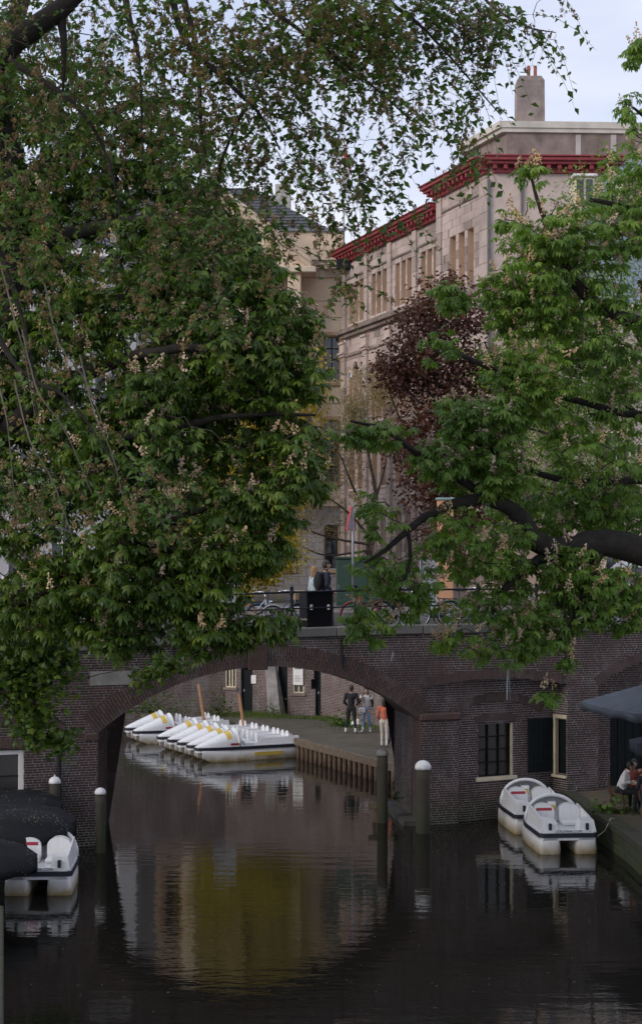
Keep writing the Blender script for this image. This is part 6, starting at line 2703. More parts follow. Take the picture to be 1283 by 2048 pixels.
SK = plain('skin', (.42, .25, .18), .6, var=.1, scale=12, bump=.05)
SK2 = plain('skin_dark', (.30, .17, .12), .6, var=.1, scale=12, bump=.05)
BLK = cloth('black_cloth', (.012, .013, .017))
NAVY = cloth('navy_cloth', (.018, .022, .038))
WHITE = cloth('white_cloth', (.62, .60, .60), .1)
CREAMC = cloth('cream_trousers', (.52, .47, .42), .1)
ORANGE = cloth('orange_cloth', (.48, .13, .07), .15)
DENIM = cloth('pale_denim', (.16, .24, .36), .2)
DENIM_D = cloth('denim', (.06, .09, .17), .2)
PALEB = cloth('pale_blue_cloth', (.36, .43, .47), .15)
RUSTC = cloth('rust_cloth', (.16, .045, .03), .2)
HB = plain('brown_hair', (.03, .02, .014), .6, var=.4, scale=40)
HK = plain('dark_hair', (.012, .01, .009), .6, var=.4, scale=40)
HR = plain('ginger_hair', (.27, .15, .075), .6, var=.3, scale=40)

# on the far wharf
q = G(702, 1467, QZ)
person('person in black jacket and trousers standing on the far wharf, hands in front', (q.x, q.y, QZ), R(75), 1.80,
       stance(hip_l=(0, .05, .51), kn_l=(.02, .075, .28), an_l=(0, .12, .05), to_l=(.09, .15, .02), an_r=(.0, -.09, .05), to_r=(.09, -.13, .02), kn_r=(.02, -.07, .28),
              el_l=(.0, .15, .64), wr_l=(.10, .10, .56), ha_l=(.14, .07, .55), el_r=(.0, -.15, .64), wr_r=(.10, -.10, .58), ha_r=(.14, -.06, .58)),
       [SK, BLK, BLK, WHITE, BLK], HB)
q = G(732, 1464, QZ)
person('person in white and dark top with pale jeans beside the black-clad one', (q.x, q.y, QZ), R(-100), 1.66,
       stance(pelvis=(-.02, .0, .53), kn_l=(.05, .07, .28), an_l=(.0, .09, .05), to_l=(.09, .1, .02), kn_r=(.03, -.06, .28), an_r=(.06, -.07, .05), to_r=(.15, -.09, .02),
              el_r=(.03, -.15, .66), wr_r=(.09, -.09, .76), ha_r=(.10, -.06, .81), el_l=(-.02, .14, .63), wr_l=(.05, .12, .52), ha_l=(.07, .11, .47)),
       [SK, WHITE, DENIM, WHITE, BLK], HK, .12)
bgq = wroot('shoulder_bag', (q.x - .15, q.y - .2, 1.35), 'white shoulder bag held by the person in pale jeans', 'bag')
m = MB()
m.bbox(q.x - .30, q.x - .04, q.y - .26, q.y - .15, 1.42, 1.62, .03)
m.build('bag', M_WHITEPAINT, bgq)
m = MB()
m.tube([(q.x - .27, q.y - .2, 1.6), (q.x - .22, q.y - .12, 1.85), (q.x - .08, q.y - .08, 2.02), (q.x - .06, q.y - .2, 1.6)], .012, 5)
m.build('strap', BLK, bgq)
q = G(768, 1494, QZ)
person('person in orange top and cream trousers walking away under the arch', (q.x, q.y, QZ), R(80), 1.68,
       stance(kn_l=(.04, .05, .28), an_l=(.03, .055, .05), to_l=(.12, .06, .02), kn_r=(.01, -.05, .28), an_r=(-.07, -.055, .06), to_r=(.02, -.06, .02),
              el_l=(.0, .14, .63), wr_l=(.08, .11, .55), ha_l=(.11, .09, .53)),
       [SK, ORANGE, CREAMC, WHITE, ORANGE], HK, .1, wide=1.05)
q2 = q + Vector((.27, .55, 0))
person('person in dark jacket and blue jeans just ahead of the orange-clad one', (q2.x, q2.y, QZ), R(85), 1.76,
       stance(kn_l=(.04, .05, .28), an_l=(.05, .055, .05), to_l=(.14, .06, .02), an_r=(-.06, -.055, .06), to_r=(.03, -.06, .02)),
       [SK, BLK, DENIM_D, BLK, BLK], HB)
q = G(710, 1456, QZ)
bgp = wroot('shopping_bag', q, 'crumpled white shopping bag on the wharf behind the black-clad person', 'bag')
vs, fs = ell_mesh((q.x + .05, q.y + .3, QZ + .14), (.2, .16, .17), 10, 8)
vs = [v + Vector((random.uniform(-.03, .03), random.uniform(-.03, .03), random.uniform(-.02, .03))) for v in vs]
m = MB()
m.add(vs, fs)
m.build('bag', M_WHITEPAINT, bgp)

# on the bridge
bs = spx(650, -1.3)
bq = wpt(bs, -1.3)
zb = cope_z(bs) + .13
hdg = math.atan2(U.y, U.x)
walkA = dict(kn_l=(.09, .05, .29), an_l=(.14, .05, .05), to_l=(.23, .055, .03), kn_r=(.0, -.05, .28), an_r=(-.14, -.05, .07), to_r=(-.06, -.055, .02))
person('person in dark quilted jacket with short dark hair walking across the bridge', (bq.x, bq.y, zb), hdg, 1.86,
       stance(el_r=(-.03, -.13, .64), wr_r=(.07, -.12, .54), ha_r=(.11, -.11, .52), el_l=(.02, .13, .64), wr_l=(.12, .12, .57), ha_l=(.16, .11, .56), **walkA),
       [SK, NAVY, DENIM_D, plain('brown_shoe', (.09, .04, .03), .5), NAVY], HB)
wq = wpt(spx(627, -1.8), -1.8)
person('person with long ginger hair in pale blue top walking beside the quilted jacket', (wq.x, wq.y, zb), hdg, 1.70,
       stance(**walkA), [SK, PALEB, DENIM_D, BLK, PALEB], HR, .15, wide=.95)
bp_ = wroot('backpack', wpt(spx(638, -1.3), -1.3, zb + 1.2), 'black backpack worn by the walker in the quilted jacket', 'backpack')
m = MB()
c = bq - Vector((U.x, U.y, 0)) * .20 + Vector((0, 0, zb + 1.28))
vs, fs = ell_mesh((0, 0, 0), (.13, .17, .27), 12, 9)
xf = Matrix.Translation(c) @ Matrix.Rotation(hdg, 4, 'Z')
m.add(vs, fs, 0, xf)
m.build('bag', BLK, bp_, True)
m = MB()
for s_ in (-1, 1):
    m.tube([xf @ Vector((.02, s_ * .1, .2)), xf @ Vector((.2, s_ * .12, .24)), xf @ Vector((.31, s_ * .12, .1)), xf @ Vector((.28, s_ * .13, -.1)), xf @ Vector((.05, s_ * .12, -.2))], .018, 5)
m.build('straps', BLK, bp_)


# seated on the terrace
def seated(**kw):
    J = stance(pelvis=(0, 0, .30), chest=(.03, 0, .51), neck=(.045, 0, .605), head=(.065, 0, .685),
               sh_l=(.03, .105, .565), sh_r=(.03, -.105, .565), el_l=(.06, .14, .42), wr_l=(.18, .10, .42), ha_l=(.23, .08, .43),
               el_r=(.06, -.14, .42), wr_r=(.18, -.10, .42), ha_r=(.23, -.08, .43),
               hip_l=(0, .055, .29), kn_l=(.245, .07, .29), an_l=(.23, .07, .05), to_l=(.33, .075, .02),
               hip_r=(0, -.055, .29), kn_r=(.245, -.07, .29), an_r=(.23, -.07, .05), to_r=(.33, -.075, .02))
    J.update(kw)
    return J


YT = 41.0
p_w = P(1238, 1540, YT + .9)
person('seated person in white shirt leaning on the terrace table', (p_w.x - .02, YT + .9, TZ + .0), R(-15), 1.76,
       seated(chest=(.09, 0, .49), neck=(.13, 0, .575), head=(.17, 0, .65), sh_l=(.09, .105, .545), sh_r=(.09, -.105, .545),
              el_r=(.08, -.17, .43), wr_r=(.20, -.10, .44), ha_r=(.25, -.08, .45)),
       [SK2, WHITE, BLK, BLK, WHITE], HK)
p_r = P(1258, 1540, YT + 1.35)
person('seated person in rust top facing the canal behind the terrace table', (p_r.x + .12, YT + 1.5, TZ), R(-95), 1.68,
       seated(), [SK, RUSTC, BLK, BLK, SK], HK, .1)
p_n = P(1282, 1570, YT - .1)
person('seated person in navy top with back to the canal at the terrace table', (p_n.x + .12, YT - .25, TZ), R(80), 1.72,
       seated(), [SK2, NAVY, NAVY, WHITE, NAVY], HK, .14)

# ------------------------------------------------------------------ terrace furniture
M_CANE = plain('cane', (.10, .05, .025), .6, var=.3, scale=12)


def bistro_chair(loc, rz_, label):
    o = empty('bistro_chair', loc, rz_, label, 'chair', 'cane chairs round the terrace table')
    m = MB()
    m.lathe([(.20, .43), (.22, .44), (.22, .465), (.20, .475)], 14)
    m.build('seat', M_CANE, o, True)
    for sx, sy in ((1, 1), (1, -1), (-1, 1), (-1, -1)):
        m = MB()
        m.tube([(sx * .14, sy * .14, .44), (sx * .19, sy * .18, 0)], .014, 6)
        m.build('leg', M_CANE, o)
    m = MB()
    m.tube([(-.17, -.19, .45), (-.22, -.21, .7), (-.24, -.16, .86), (-.25, 0, .92), (-.24, .16, .86), (-.22, .21, .7), (-.17, .19, .45)], .014, 6)
    m.tube([(-.17, -.19, .46), (.05, -.25, .66), (.14, -.22, .45)], .011, 6)
    m.tube([(-.17, .19, .46), (.05, .25, .66), (.14, .22, .45)], .011, 6)
    m.build('back_frame', M_CANE, o)
    for k in range(5):
        y = -.14 + .07 * k
        m = MB()
        m.tube([(-.19, y, .47), (-.235, y, .68), (-.245, y * .8, .88 - abs(y) * .2)], .006, 4)
        m.build('slat', M_CANE, o)
    return o


bistro_chair((p_w.x - .06, YT + .9, TZ), R(-15), 'cane bistro chair under the person in the white shirt')
bistro_chair((p_r.x + .12, YT + 1.56, TZ), R(-95), 'cane bistro chair under the person in the rust top')
bistro_chair((p_n.x + .12, YT - .3, TZ), R(80), 'cane bistro chair under the person in the navy top')
tb = empty('terrace_table', (p_n.x + .22, YT + .62, TZ), 0, 'small round wooden table between the seated people on the terrace', 'table')
m = MB()
m.lathe([(.36, .72), (.38, .725), (.38, .75), (.36, .755)], 18)
m.build('tabletop', plain('table_wood', (.22, .12, .06), .5), tb, True)
m = MB()
m.lathe([(.04, .02), (.035, .1), (.03, .7), (.05, .72)], 10)
m.build('column', M_IRON, tb, True)
m = MB()
m.lathe([(.25, 0), (.25, .02), (.05, .05)], 14)
m.build('foot', M_IRON, tb)
gl = wroot('paper', (tb.location.x - .25, tb.location.y - .1, TZ + .76), 'pale plate on the edge of the terrace table', 'plate')
m = MB()
m.lathe([(.05, 0), (.10, .012), (.105, .018), (.05, .006)], 14, 0, Matrix.Translation((tb.location.x - .22, tb.location.y - .1, TZ + .757)))
m.build('plate', M_WHITEPAINT, gl)
gl.name = 'plate'


def parasol(loc, half, zedge, zpeak, drop, mat, label, rz_=0.0, n=4, emblem=False):
    o = empty('parasol', loc, rz_, label, 'parasol', 'parasols on the terrace')
    m = MB()
    m.tube([(0, 0, 0), (0, 0, zpeak - .02)], .035, 8)
    m.build('pole', M_IRON, o)
    m = MB()
    m.lathe([(.3, 0), (.3, .05), (.06, .09)], 16)
    m.build('base', plain('concrete_base', (.2, .2, .2), .9), o)
    cor = [(half, -half), (half, half), (-half, half), (-half, -half)]
    k_ = 8
    for i in range(4):
        a, b = cor[i], cor[(i + 1) % 4]
        m = MB()
        rows = []
        for u_ in range(7):
            f = u_ / 6
            row = []
            for v in range(k_ + 1):
                g = v / k_
                x, y = a[0] + (b[0] - a[0]) * g, a[1] + (b[1] - a[1]) * g
                z = zpeak + (zedge - zpeak) * f ** .95 - .03 * math.sin(PI * g) * f * (1 - f) * 4 - .03 * math.sin(PI * g) * f
                row.append((x * f, y * f, z))
            rows.append(row)
        m.add([q_ for r_ in rows[1:] for q_ in r_], [(u_ * (k_ + 1) + v, u_ * (k_ + 1) + v + 1, (u_ + 1) * (k_ + 1) + v + 1, (u_ + 1) * (k_ + 1) + v) for u_ in range(5) for v in range(k_)])
        m.add([rows[0][0]] + rows[1], [(0, v + 1, v + 2) for v in range(k_)])
        pn = m.build('canopy_panel', mat, o)
        s_ = pn.modifiers.new('t', 'SOLIDIFY')
        s_.thickness = .006
        m = MB()
        vr = 16
        vt, vb = [], []
        for v in range(vr + 1):
            g = v / vr
            x, y = a[0] + (b[0] - a[0]) * g, a[1] + (b[1] - a[1]) * g
            z = zedge - .03 * math.sin(PI * g)
            w_ = .035 * math.sin(g * 6 * PI)
            nx, ny = (a[0] + b[0]) / (2 * half), (a[1] + b[1]) / (2 * half)
            vt.append((x, y, z))
            vb.append((x - nx * (.02 + w_), y - ny * (.02 + w_), z - drop * (1 - .25 * abs(math.sin(g * 2 * PI)))))
        m.add(vt + vb, [(v, v + 1, vr + 2 + v, vr + 1 + v) for v in range(vr)])
        vl = m.build('valance', mat, pn, True)
        s_ = vl.modifiers.new('t', 'SOLIDIFY')
        s_.thickness = .005
        m = MB()
        m.tube([(0, 0, zpeak - .06), (a[0] * .98, a[1] * .98, zedge - .03)], .014, 5)
        m.build('rib', M_IRON, o)
    return o


M_PARA = plain('blue_grey_canvas', (.085, .10, .125), .9, var=.2, scale=3)
M_PARA2 = plain('dark_navy_canvas', (.028, .034, .05), .9, var=.25, scale=3)
q = P(1330, 1432, 39.5)
parasol((q.x + .3, 39.9, TZ), 1.75, q.z - TZ + .20, q.z - TZ + .95, .22, M_PARA, 'large blue-grey square parasol open over the terrace', R(12))
q = P(1330, 1510, 41.0)
p2 = parasol((q.x + .22, 41.2, TZ), .92, q.z - TZ + .26, q.z - TZ + .62, .3, M_PARA2, 'smaller dark navy parasol with white emblem under the larger one', R(0))
m = MB()
ex = -.66
for k in range(5):
    for s_ in (-1, 1):
        z = q.z - TZ + .17 - k * .05
        m.add([(ex, -.945, z), (ex + s_ * .05, -.945, z + .03), (ex + s_ * .045, -.945, z + .055), (ex, -.945, z + .028)], [(0, 1, 2, 3)])
m.box(ex - .006, ex + .006, -.95, -.942, q.z - TZ - .06, q.z - TZ + .2)
m.build('emblem', M_WHITE_TXT, p2)
# ------------------------------------------------------------------ on the bridge and street
box = wroot('flight_case', wpt(sofpx(638), -.5, cope_z(5) + .25), 'black flight case with silver clasps standing behind the bridge railing', 'case')
xf = F0 @ Matrix.Translation((0, 0, cope_z(sofpx(638)) + .252))
sa, sb = spx(612, -.22), spx(666, -.22)
m = MB()
m.bbox(sa, sb, -.75, -.22, 0.0, .93, .02, 0, xf)
cs = m.build('shell', plain('black_laminate', (.004, .004, .006), .5, var=.2, spec=.12), box)
m = MB()
for x_ in (sa, sb - .03):
    m.bbox(x_, x_ + .03, -.222, -.205, .02, .91, .004, 0, xf)
m.bbox(sa, sb, -.222, -.204, .9, .935, .004, 0, xf)
m.build('edge_trim', plain('dark_trim', (.03, .03, .035), .4, .5), cs)
for x_ in (sa + .14, sb - .14):
    m = MB()
    m.bbox(x_ - .035, x_ + .035, -.222, -.19, .44, .58, .008, 0, xf)
    m.build('clasp', M_CHROME, cs)
    m = MB()
    m.bbox(x_ - .02, x_ + .02, -.19, -.178, .47, .55, .004, 0, xf)
    m.build('clasp_lever', M_STEEL, cs)


def bicycle(loc, rz_, col, label, crate=None, lean=0.0):
    o = empty('bicycle', loc, rz_, label, 'bicycle', 'bicycles parked on the bridge')
    o.rotation_euler = (lean, 0, rz_)
    M_F = plain('bike_' + '_'.join(str(int(c * 100)) for c in col), col, .35, .2, var=.1)
    WR, WBs = .345, 1.10
    for x, nm in ((0, 'rear'), (WBs, 'front')):
        m = MB()
        m.tube([(x + WR * math.cos(2 * PI * k / 28), 0, WR + WR * math.sin(2 * PI * k / 28)) for k in range(28)], .02, 7, closed=True)
        wh = m.build('wheel', plain('tyre', (.015, .015, .016), .8), o, True)
        m = MB()
        m.tube([(x + (WR - .025) * math.cos(2 * PI * k / 28), 0, WR + (WR - .025) * math.sin(2 * PI * k / 28)) for k in range(28)], .012, 5, closed=True)
        m.build('rim', M_CHROME, wh, True)
        m = MB()
        for k in range(18):
            a = 2 * PI * k / 18
            m.tube([(x, (-1) ** k * .025, WR), (x + (WR - .03) * math.cos(a), 0, WR + (WR - .03) * math.sin(a))], .0022, 3)
        m.tube([(x, -.045, WR), (x, .045, WR)], .025, 8)
        m.build('spokes', M_CHROME, wh)
        m = MB()
        m.tube([(x + (WR + .035) * math.cos(R(a)), 0, WR + (WR + .035) * math.sin(R(a))) for a in (range(20, 200, 12) if nm == 'rear' else range(-10, 150, 12))], .022, 5)
        m.build('mudguard', M_F, o)
    bb, st_, sc, hd_, hb = (.45, 0, .28), (.27, 0, .82), (.25, 0, .98), (.93, 0, .62), (.89, 0, .86)
    m = MB()
    m.tube([bb, st_], .017, 8)
    m.tube([bb, (.68, 0, .38), hd_], .019, 8)
    m.tube([(.36, 0, .55), (.66, 0, .60), hb], .015, 8)
    m.tube([hd_, hb], .02, 8)
    for s_ in (-1, 1):
        m.tube([bb, (0, s_ * .05, WR)], .011, 6)
        m.tube([st_, (0, s_ * .055, WR)], .009, 6)
    m.build('frame', M_F, o, True)
    m = MB()
    for s_ in (-1, 1):
        m.tube([(hd_[0], s_ * .03, hd_[2]), (.99, s_ * .045, .5), (WBs, s_ * .05, WR)], .011, 6)
    m.build('fork', M_F, o, True)
    m = MB()
    m.tube([hb, (.87, 0, 1.02)], .013, 6)
    m.tube([(.62, -.27, 1.02), (.74, -.29, 1.05), (.86, -.16, 1.06), (.88, 0, 1.04), (.86, .16, 1.06), (.74, .29, 1.05), (.62, .27, 1.02)], .012, 6)
    m.build('handlebar', M_CHROME, o, True)
    m = MB()
    m.loft([[(.40, -.025, .99), (.40, .025, .99), (.40, .02, 1.02), (.40, -.02, 1.02)], [(.26, -.06, .98), (.26, .06, .98), (.26, .05, 1.04), (.26, -.05, 1.04)], [(.13, -.10, .99), (.13, .10, .99), (.13, .08, 1.05), (.13, -.08, 1.05)]])
    m.tube([st_, (.26, 0, .99)], .012, 6)
    m.build('saddle', plain('saddle', (.02, .015, .012), .6), o)
    m = MB()
    m.tube([(-.22, -.06, .76), (.2, -.06, .78)], .008, 5)
    m.tube([(-.22, .06, .76), (.2, .06, .78)], .008, 5)
    for x in (-.2, -.1, 0, .1):
        m.tube([(x, -.07, .765), (x, .07, .765)], .006, 4)
    m.tube([(-.18, -.07, .76), (0, -.07, WR)], .007, 4)
    m.tube([(-.18, .07, .76), (0, .07, WR)], .007, 4)
    m.build('rear_rack', M_IRON, o)
    m = MB()
    m.tube([bb[:1] + (-.07,) + bb[2:], bb[:1] + (.07,) + bb[2:]], .015, 6)
    m.tube([(.45, .07, .28), (.56, .07, .16)], .009, 5)
    m.tube([(.45, -.07, .28), (.34, -.07, .40)], .009, 5)
    m.bbox(.51, .61, .07, .15, .145, .17, .005)
    m.bbox(.29, .39, -.15, -.07, .39, .415, .005)
    m.build('crank', M_STEEL, o)
    m = MB()
    m.bbox(.02, .52, .045, .07, .24, .36, .01)
    m.build('chain_case', plain('tyre', (.015, .015, .016)), o)
    m = MB()
    m.bbox(-.27, -.22, -.04, .04, .66, .71, .01)
    m.build('rear_light', plain('red_lens', (.45, .02, .02), .3), o)
    m = MB()
    m.tube([(1.0, 0, .80), (1.07, 0, .80)], .04, 8)
    m.build('front_lamp', M_CHROME, o)
    if crate:
        m = MB()
        m.bbox(.93, 1.31, -.24, .24, .82, 1.06, .02)
        m.build('front_crate', crate, o)
    return o


hdg = math.atan2(U.y, U.x)


def bike_at(px, d, col, lab, flip=False, crate=None, dr=0.0, lean=.05):
    s_ = spx(px, d)
    q = wpt(s_, d)
    a = hdg + (PI if flip else 0) + dr
    q = q - Vector((math.cos(a), math.sin(a), 0)) * .55
    bicycle((q.x, q.y, cope_z(s_) + .135), a, col, lab, crate, lean)


SILVER, BLUEB, BLACKB, REDB, GREENB, WHITEB = (.5, .52, .55), (.05, .09, .2), (.015, .015, .018), (.3, .03, .03), (.03, .08, .05), (.6, .6, .6)
bike_at(505, -.75, SILVER, 'silver bicycle parked at the railing, chrome rims showing through the leaves', dr=.05)
bike_at(556, -1.2, BLUEB, 'blue-grey bicycle with brown front crate beside the flight case', False, plain('cardboard', (.30, .21, .15), .9), dr=-.08)
bike_at(742, -.9, REDB, 'dark red bicycle in the gap beyond the flight case', True, dr=.1)
bike_at(800, -.75, BLACKB, 'black bicycle against the railing with bright front rim', dr=.06)
bike_at(852, -1.3, SILVER, 'silver-framed bicycle behind the black one on the bridge', True)
bike_at(935, -.8, GREENB, 'dark green bicycle against the railing under the chestnut sprays', dr=-.06)
bike_at(1010, -1.2, BLACKB, 'black bicycle with red rear lamp behind the green one', dr=.08)
bike_at(1085, -.8, BLUEB, 'blue bicycle against the railing above the relief arch', True, dr=.05)
bike_at(1185, -1.0, WHITEB, 'pale bicycle against the railing above the terrace arch', dr=-.05)
bike_at(255, -.9, SILVER, 'silver bicycle by the railing over the grey repair patch', dr=.04)

sgn = wroot('warning_sign', P(704, 1195, 68.5), 'triangular red-edged warning sign on a grey pole, seen nearly edge on', 'sign')
q = P(705, 1060, 68.5)
m = MB()
m.tube([(q.x, 68.5, SZ), (q.x, 68.5, 6.9 + 125 * 68.5 / FOC)], .05, 8)
m.build('pole', M_STEEL, sgn, True)
m = MB()
xf = Matrix.Translation((q.x - .06, 68.4, q.z)) @ Matrix.Rotation(R(248), 4, 'Z')
tri = [(-.55, 0), (.55, 0), (0, .98)]
m.add([(x, -.012, z) for x, z in tri] + [(x, .0, z) for x, z in tri], [(0, 1, 2), (5, 4, 3), (0, 3, 4, 1), (1, 4, 5, 2), (2, 5, 3, 0)], 0, xf)
pl_ = m.build('back_plate', plain('sign_grey', (.28, .28, .32), .5), sgn)
m = MB()
m.tube([xf @ Vector((x, .0, z)) for x, z in tri], .03, 5, closed=True)
m.build('red_border', plain('sign_red', (.6, .03, .03), .4), pl_)

cab = wroot('utility_cabinet', P(718, 1195, 70.5), 'dark green street utility cabinet with three doors', 'cabinet')
a_, b_ = P(672, 1190, 70.5), P(766, 1118, 70.5)
m = MB()
M_CAB = plain('cabinet_green', (.018, .045, .032), .5, var=.2)
m.bbox(a_.x, b_.x, 70.5, 71.2, SZ, b_.z, .02)
cb = m.build('body', M_CAB, cab)
m = MB()
m.bbox(a_.x - .05, b_.x + .05, 70.42, 71.25, b_.z + .002, b_.z + .1, .02)
m.build('lid', M_CAB, cb)
for k in range(3):
    x0 = a_.x + (b_.x - a_.x) * k / 3
    m = MB()
    m.bbox(x0 + .02, x0 + (b_.x - a_.x) / 3 - .02, 70.475, 70.498, SZ + .12, b_.z - .05, .008)
    d_ = m.build('door', M_CAB, cb)
    m = MB()
    m.tube([(x0 + .1, 70.46, SZ + .7), (x0 + .1, 70.45, SZ + .9)], .014, 5)
    m.build('handle', M_STEEL, d_)

col_ = wroot('advertising_column', P(888, 1195, 66.0), 'peach-orange banner pillar standing on the street behind the chestnut limb', 'pillar')
a_, b_ = P(874, 1195, 68), P(906, 1000, 68)
m = MB()
m.bbox(a_.x, b_.x, 68, 68.35, SZ, b_.z, .03)
m.build('panel', plain('peach_banner', (.5, .26, .15), .7, var=.15), col_)
m = MB()
m.bbox(a_.x - .06, b_.x + .06, 67.94, 68.41, b_.z + .002, b_.z + .1, .02)
m.build('cap', plain('banner_cap', (.2, .3, .3), .6), col_)

# low hoarding / fence panels behind the bicycles
for k, (x0, x1, y0, y1, Y) in enumerate(((430, 470, 1165, 1200, 70), (840, 872, 1120, 1190, 66.5))):
    h_ = wroot('site_fence', P((x0 + x1) / 2, y1, Y), ('grey fence panel under the yellow tree', 'grey mesh fence panel beside the peach pillar')[k], 'fence')
    a_, b_ = P(x0, y1, Y), P(x1, y0, Y)
    m = MB()
    m.bbox(a_.x, b_.x, Y, Y + .05, SZ, b_.z, .01)
    m.build('panel', plain('fence_grey', (.22, .23, .25), .7, var=.2), h_)
    m = MB()
    for x_ in (a_.x, b_.x):
        m.tube([(x_, Y - .03, SZ), (x_, Y - .03, b_.z + .1)], .03, 6)
    m.build('uprights', M_STEEL, h_)

# a light van parked beyond, mostly behind leaves
van = wroot('parked_van', (13.5, 62, SZ), 'pale grey parked van on the street behind the chestnut', 'van')
vx, vy = 12.3, 60.0
m = MB()
m.loft([[(vx - 2.3, vy - .9, SZ + .35), (vx + 2.4, vy - .9, SZ + .35), (vx + 2.4, vy + .9, SZ + .35), (vx - 2.3, vy + .9, SZ + .35)],
        [(vx - 2.35, vy - .92, SZ + 1.0), (vx + 2.4, vy - .92, SZ + 1.0), (vx + 2.4, vy + .92, SZ + 1.0), (vx - 2.35, vy + .92, SZ + 1.0)],
        [(vx - 1.5, vy - .86, SZ + 1.75), (vx + 2.35, vy - .86, SZ + 1.75), (vx + 2.35, vy + .86, SZ + 1.75), (vx - 1.5, vy + .86, SZ + 1.75)],
        [(vx - 1.3, vy - .7, SZ + 1.9), (vx + 2.25, vy - .7, SZ + 1.9), (vx + 2.25, vy + .7, SZ + 1.9), (vx - 1.3, vy + .7, SZ + 1.9)]])
bd = m.build('body', plain('van_paint', (.42, .42, .47), .3, .2, var=.05), van)
for x_ in (-1.4, 1.5):
    m = MB()
    m.tube([(vx + x_, vy - .93, SZ + .33), (vx + x_, vy + .93, SZ + .33)], .33, 18)
    m.build('wheel', plain('tyre', (.015, .015, .016)), van, sharp=R(40))
m = MB()
m.box(vx - 1.2, vx - .1, vy - .945, vy - .9, SZ + 1.12, SZ + 1.65)
m.build('side_window', M_GLASS, van)

# ------------------------------------------------------------------ small plants
def clump(name, label, loc, rad, n, size, mat, group=None, hgt=.2, shapes=None):
    o = wroot(name, loc, label, 'plant', group)
    p = np.array(loc)[None] + RNG.normal(0, 1, (n, 3)) * np.array([rad[0], rad[1], 0]) * .5
    p[:, 2] = loc[2] + np.abs(RNG.normal(0, hgt, n))
    x = unit(RNG.normal(size=p.shape) * np.array([1, 1, .4]))
    scatter('leaves', shapes or LEAF1, p, rots(x, unit(np.array([[0, 0, 1.]]) + RNG.normal(0, .5, p.shape))), RNG.uniform(size[0], size[1], n), mat, o)
    lines = [(np.array([[loc[0], loc[1], loc[2]], [(loc[0] + q[0]) / 2, (loc[1] + q[1]) / 2, q[2] * .7 + loc[2] * .3], q]), np.array([.006, .005, .003])) for q in p[:min(n, 30)]]
    V, F = tubes(lines, 3)
    t_ = add_obj('stems', np_mesh('stems', V, F, M_TWIG), o)
    t_['kind'] = 'stuff'
    return o


BROAD = [simple_leaf(.08, .48), simple_leaf(.15, .42)]
q = wpt(13.55, .35)
clump('broadleaf_weed', 'broad-leaved green weeds at the foot of the brick pier on the terrace', (7.25, 41.6, TZ), (.75, .5, 0), 130, (.10, .17), M_IVY, None, .14, BROAD)
clump('broadleaf_weed', 'smaller broad-leaved weeds in the corner of the terrace arch', (8.05, 43.2, TZ), (.45, .4, 0), 70, (.10, .16), M_IVY, None, .16, BROAD)
clump('fern', 'green fern hanging inside the arch behind the dark mooring post', tuple(P(790, 1600, 45.2)), (.16, .2, 0), 60, (.06, .11), M_IVY, None, .2)
clump('broadleaf_weed', 'mossy weeds growing from the terrace quay wall', (7.12, 33.5, .25), (.1, 1.2, 0), 70, (.05, .1), M_IVY, None, .12)
wq_ = G(765, 1440, QZ)
clump('grass_tuft', 'tall green weeds at the wharf wall behind the standing people', tuple(G(690, 1452, QZ)), (.7, .5, 0), 160, (.12, .24), M_IVY, None, .2)
clump('bush', 'dark ivy bush on the wharf wall behind the pedal boat pair', tuple(P(300, 1425, 66.5)), (1.6, .7, 0), 380, (.10, .2), M_LEAF_L, None, .32)
clump('bush', 'dark bush at the foot of the barred cellar window', tuple(P(435, 1428, 67.5)), (.6, .4, 0), 160, (.10, .18), M_LEAF_L, None, .4)
clump('bush', 'small bush at the foot of the sloping buttress', tuple(G(548, 1430, QZ) + Vector((0, -.6, 0))), (.5, .3, 0), 120, (.08, .15), M_LEAF_L, None, .3)

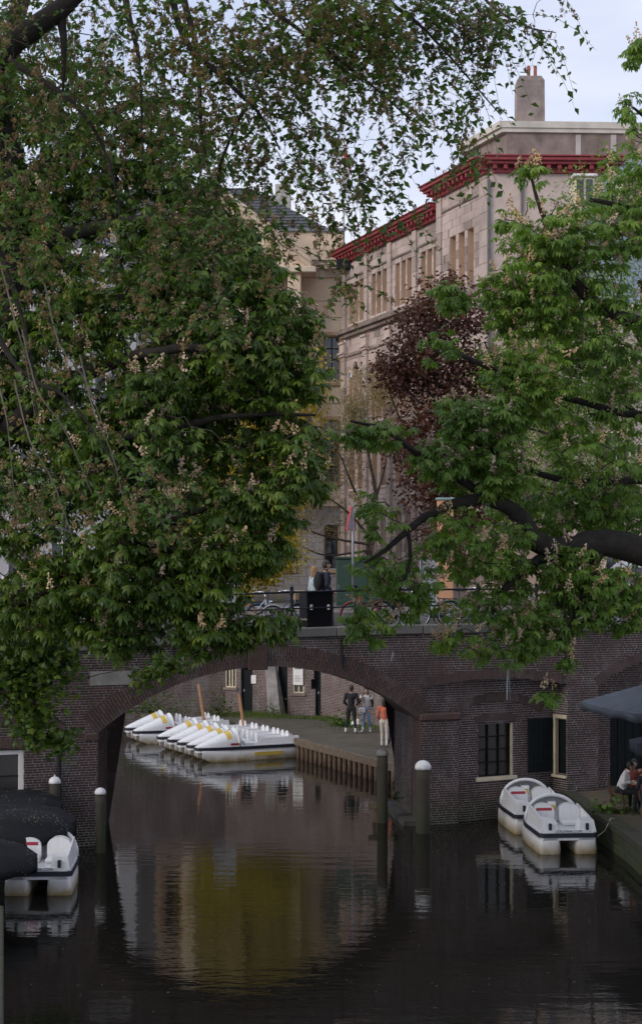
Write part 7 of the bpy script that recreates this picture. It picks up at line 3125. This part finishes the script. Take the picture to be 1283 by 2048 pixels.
# grass along the wharf wall
n = 5200
pts = []
while len(pts) < n:
    i = RNG.choice([1, 2, 3, 3, 3, 3])
    a, b = np.array(WL[i]), np.array(WL[i + 1])
    f = RNG.random()
    base = a + (b - a) * f
    off = abs(RNG.normal(0, .9))
    dd = (b - a) / np.linalg.norm(b - a)
    nn = np.array([dd[1], -dd[0]])
    if nn[1] > 0:
        nn = -nn
    p = base + nn * (off + .12)
    if math.sin(p[0] * 1.7) + math.sin(p[1] * 2.3 + p[0]) > -.2:
        pts.append((p[0], p[1], QZ))
pts = np.array(pts)
blade = (np.array([(-.05, 0, 0), (.05, 0, 0), (.0, .25, 1)]), np.array([(0, 1, 2)]))
a = RNG.random(n) * 6.28
gx = np.stack([np.cos(a), np.sin(a), np.zeros(n)], 1)
o = scatter('grass', [blade], pts, rots(gx, unit(np.array([[0, 0, 1.]]) + RNG.normal(0, .25, pts.shape))), RNG.uniform(.06, .2, n), foliage('grass', (.05, .09, .02), (.08, .13, .03), (.12, .15, .045), .2), None)
tag(o, 'rough green grass growing along the foot of the wharf wall', 'grass', None, 'stuff')

# strips of torn white fleece caught in the chestnut
for k, (px, py, l_) in enumerate(((1016, 1325, .8), (1028, 1290, .6), (971, 985, .45), (908, 1255, .3), (785, 1300, .25))):
    lab = ('longest torn white strip hanging from the chestnut over the relief arch', 'torn white strip beside the longest one in the chestnut', 'short white strip hanging from the arching chestnut limb',
           'small white strip hanging below the railing among chestnut leaves', 'small white strip below the chestnut spray over the arch')[k]
    o = wroot('torn_strip', P(px, py, 34.4), lab, 'plastic strip', 'torn white strips in the chestnut')
    t0 = P(px, py, 34.4)
    for j in range(4):
        m = MB()
        w_ = random.uniform(.004, .009)
        dx = random.uniform(-.06, .06)
        l2 = l_ * random.uniform(.6, 1.1)
        pts_ = [t0 + Vector((dx * f, random.uniform(-.02, .02), -l2 * f)) for f in (0, .3, .6, 1)]
        m.tube(pts_, [w_, w_ * .8, w_, w_ * .4], 4)
        m.build('strand', plain('white_fleece', (.4, .42, .46), .8), o)
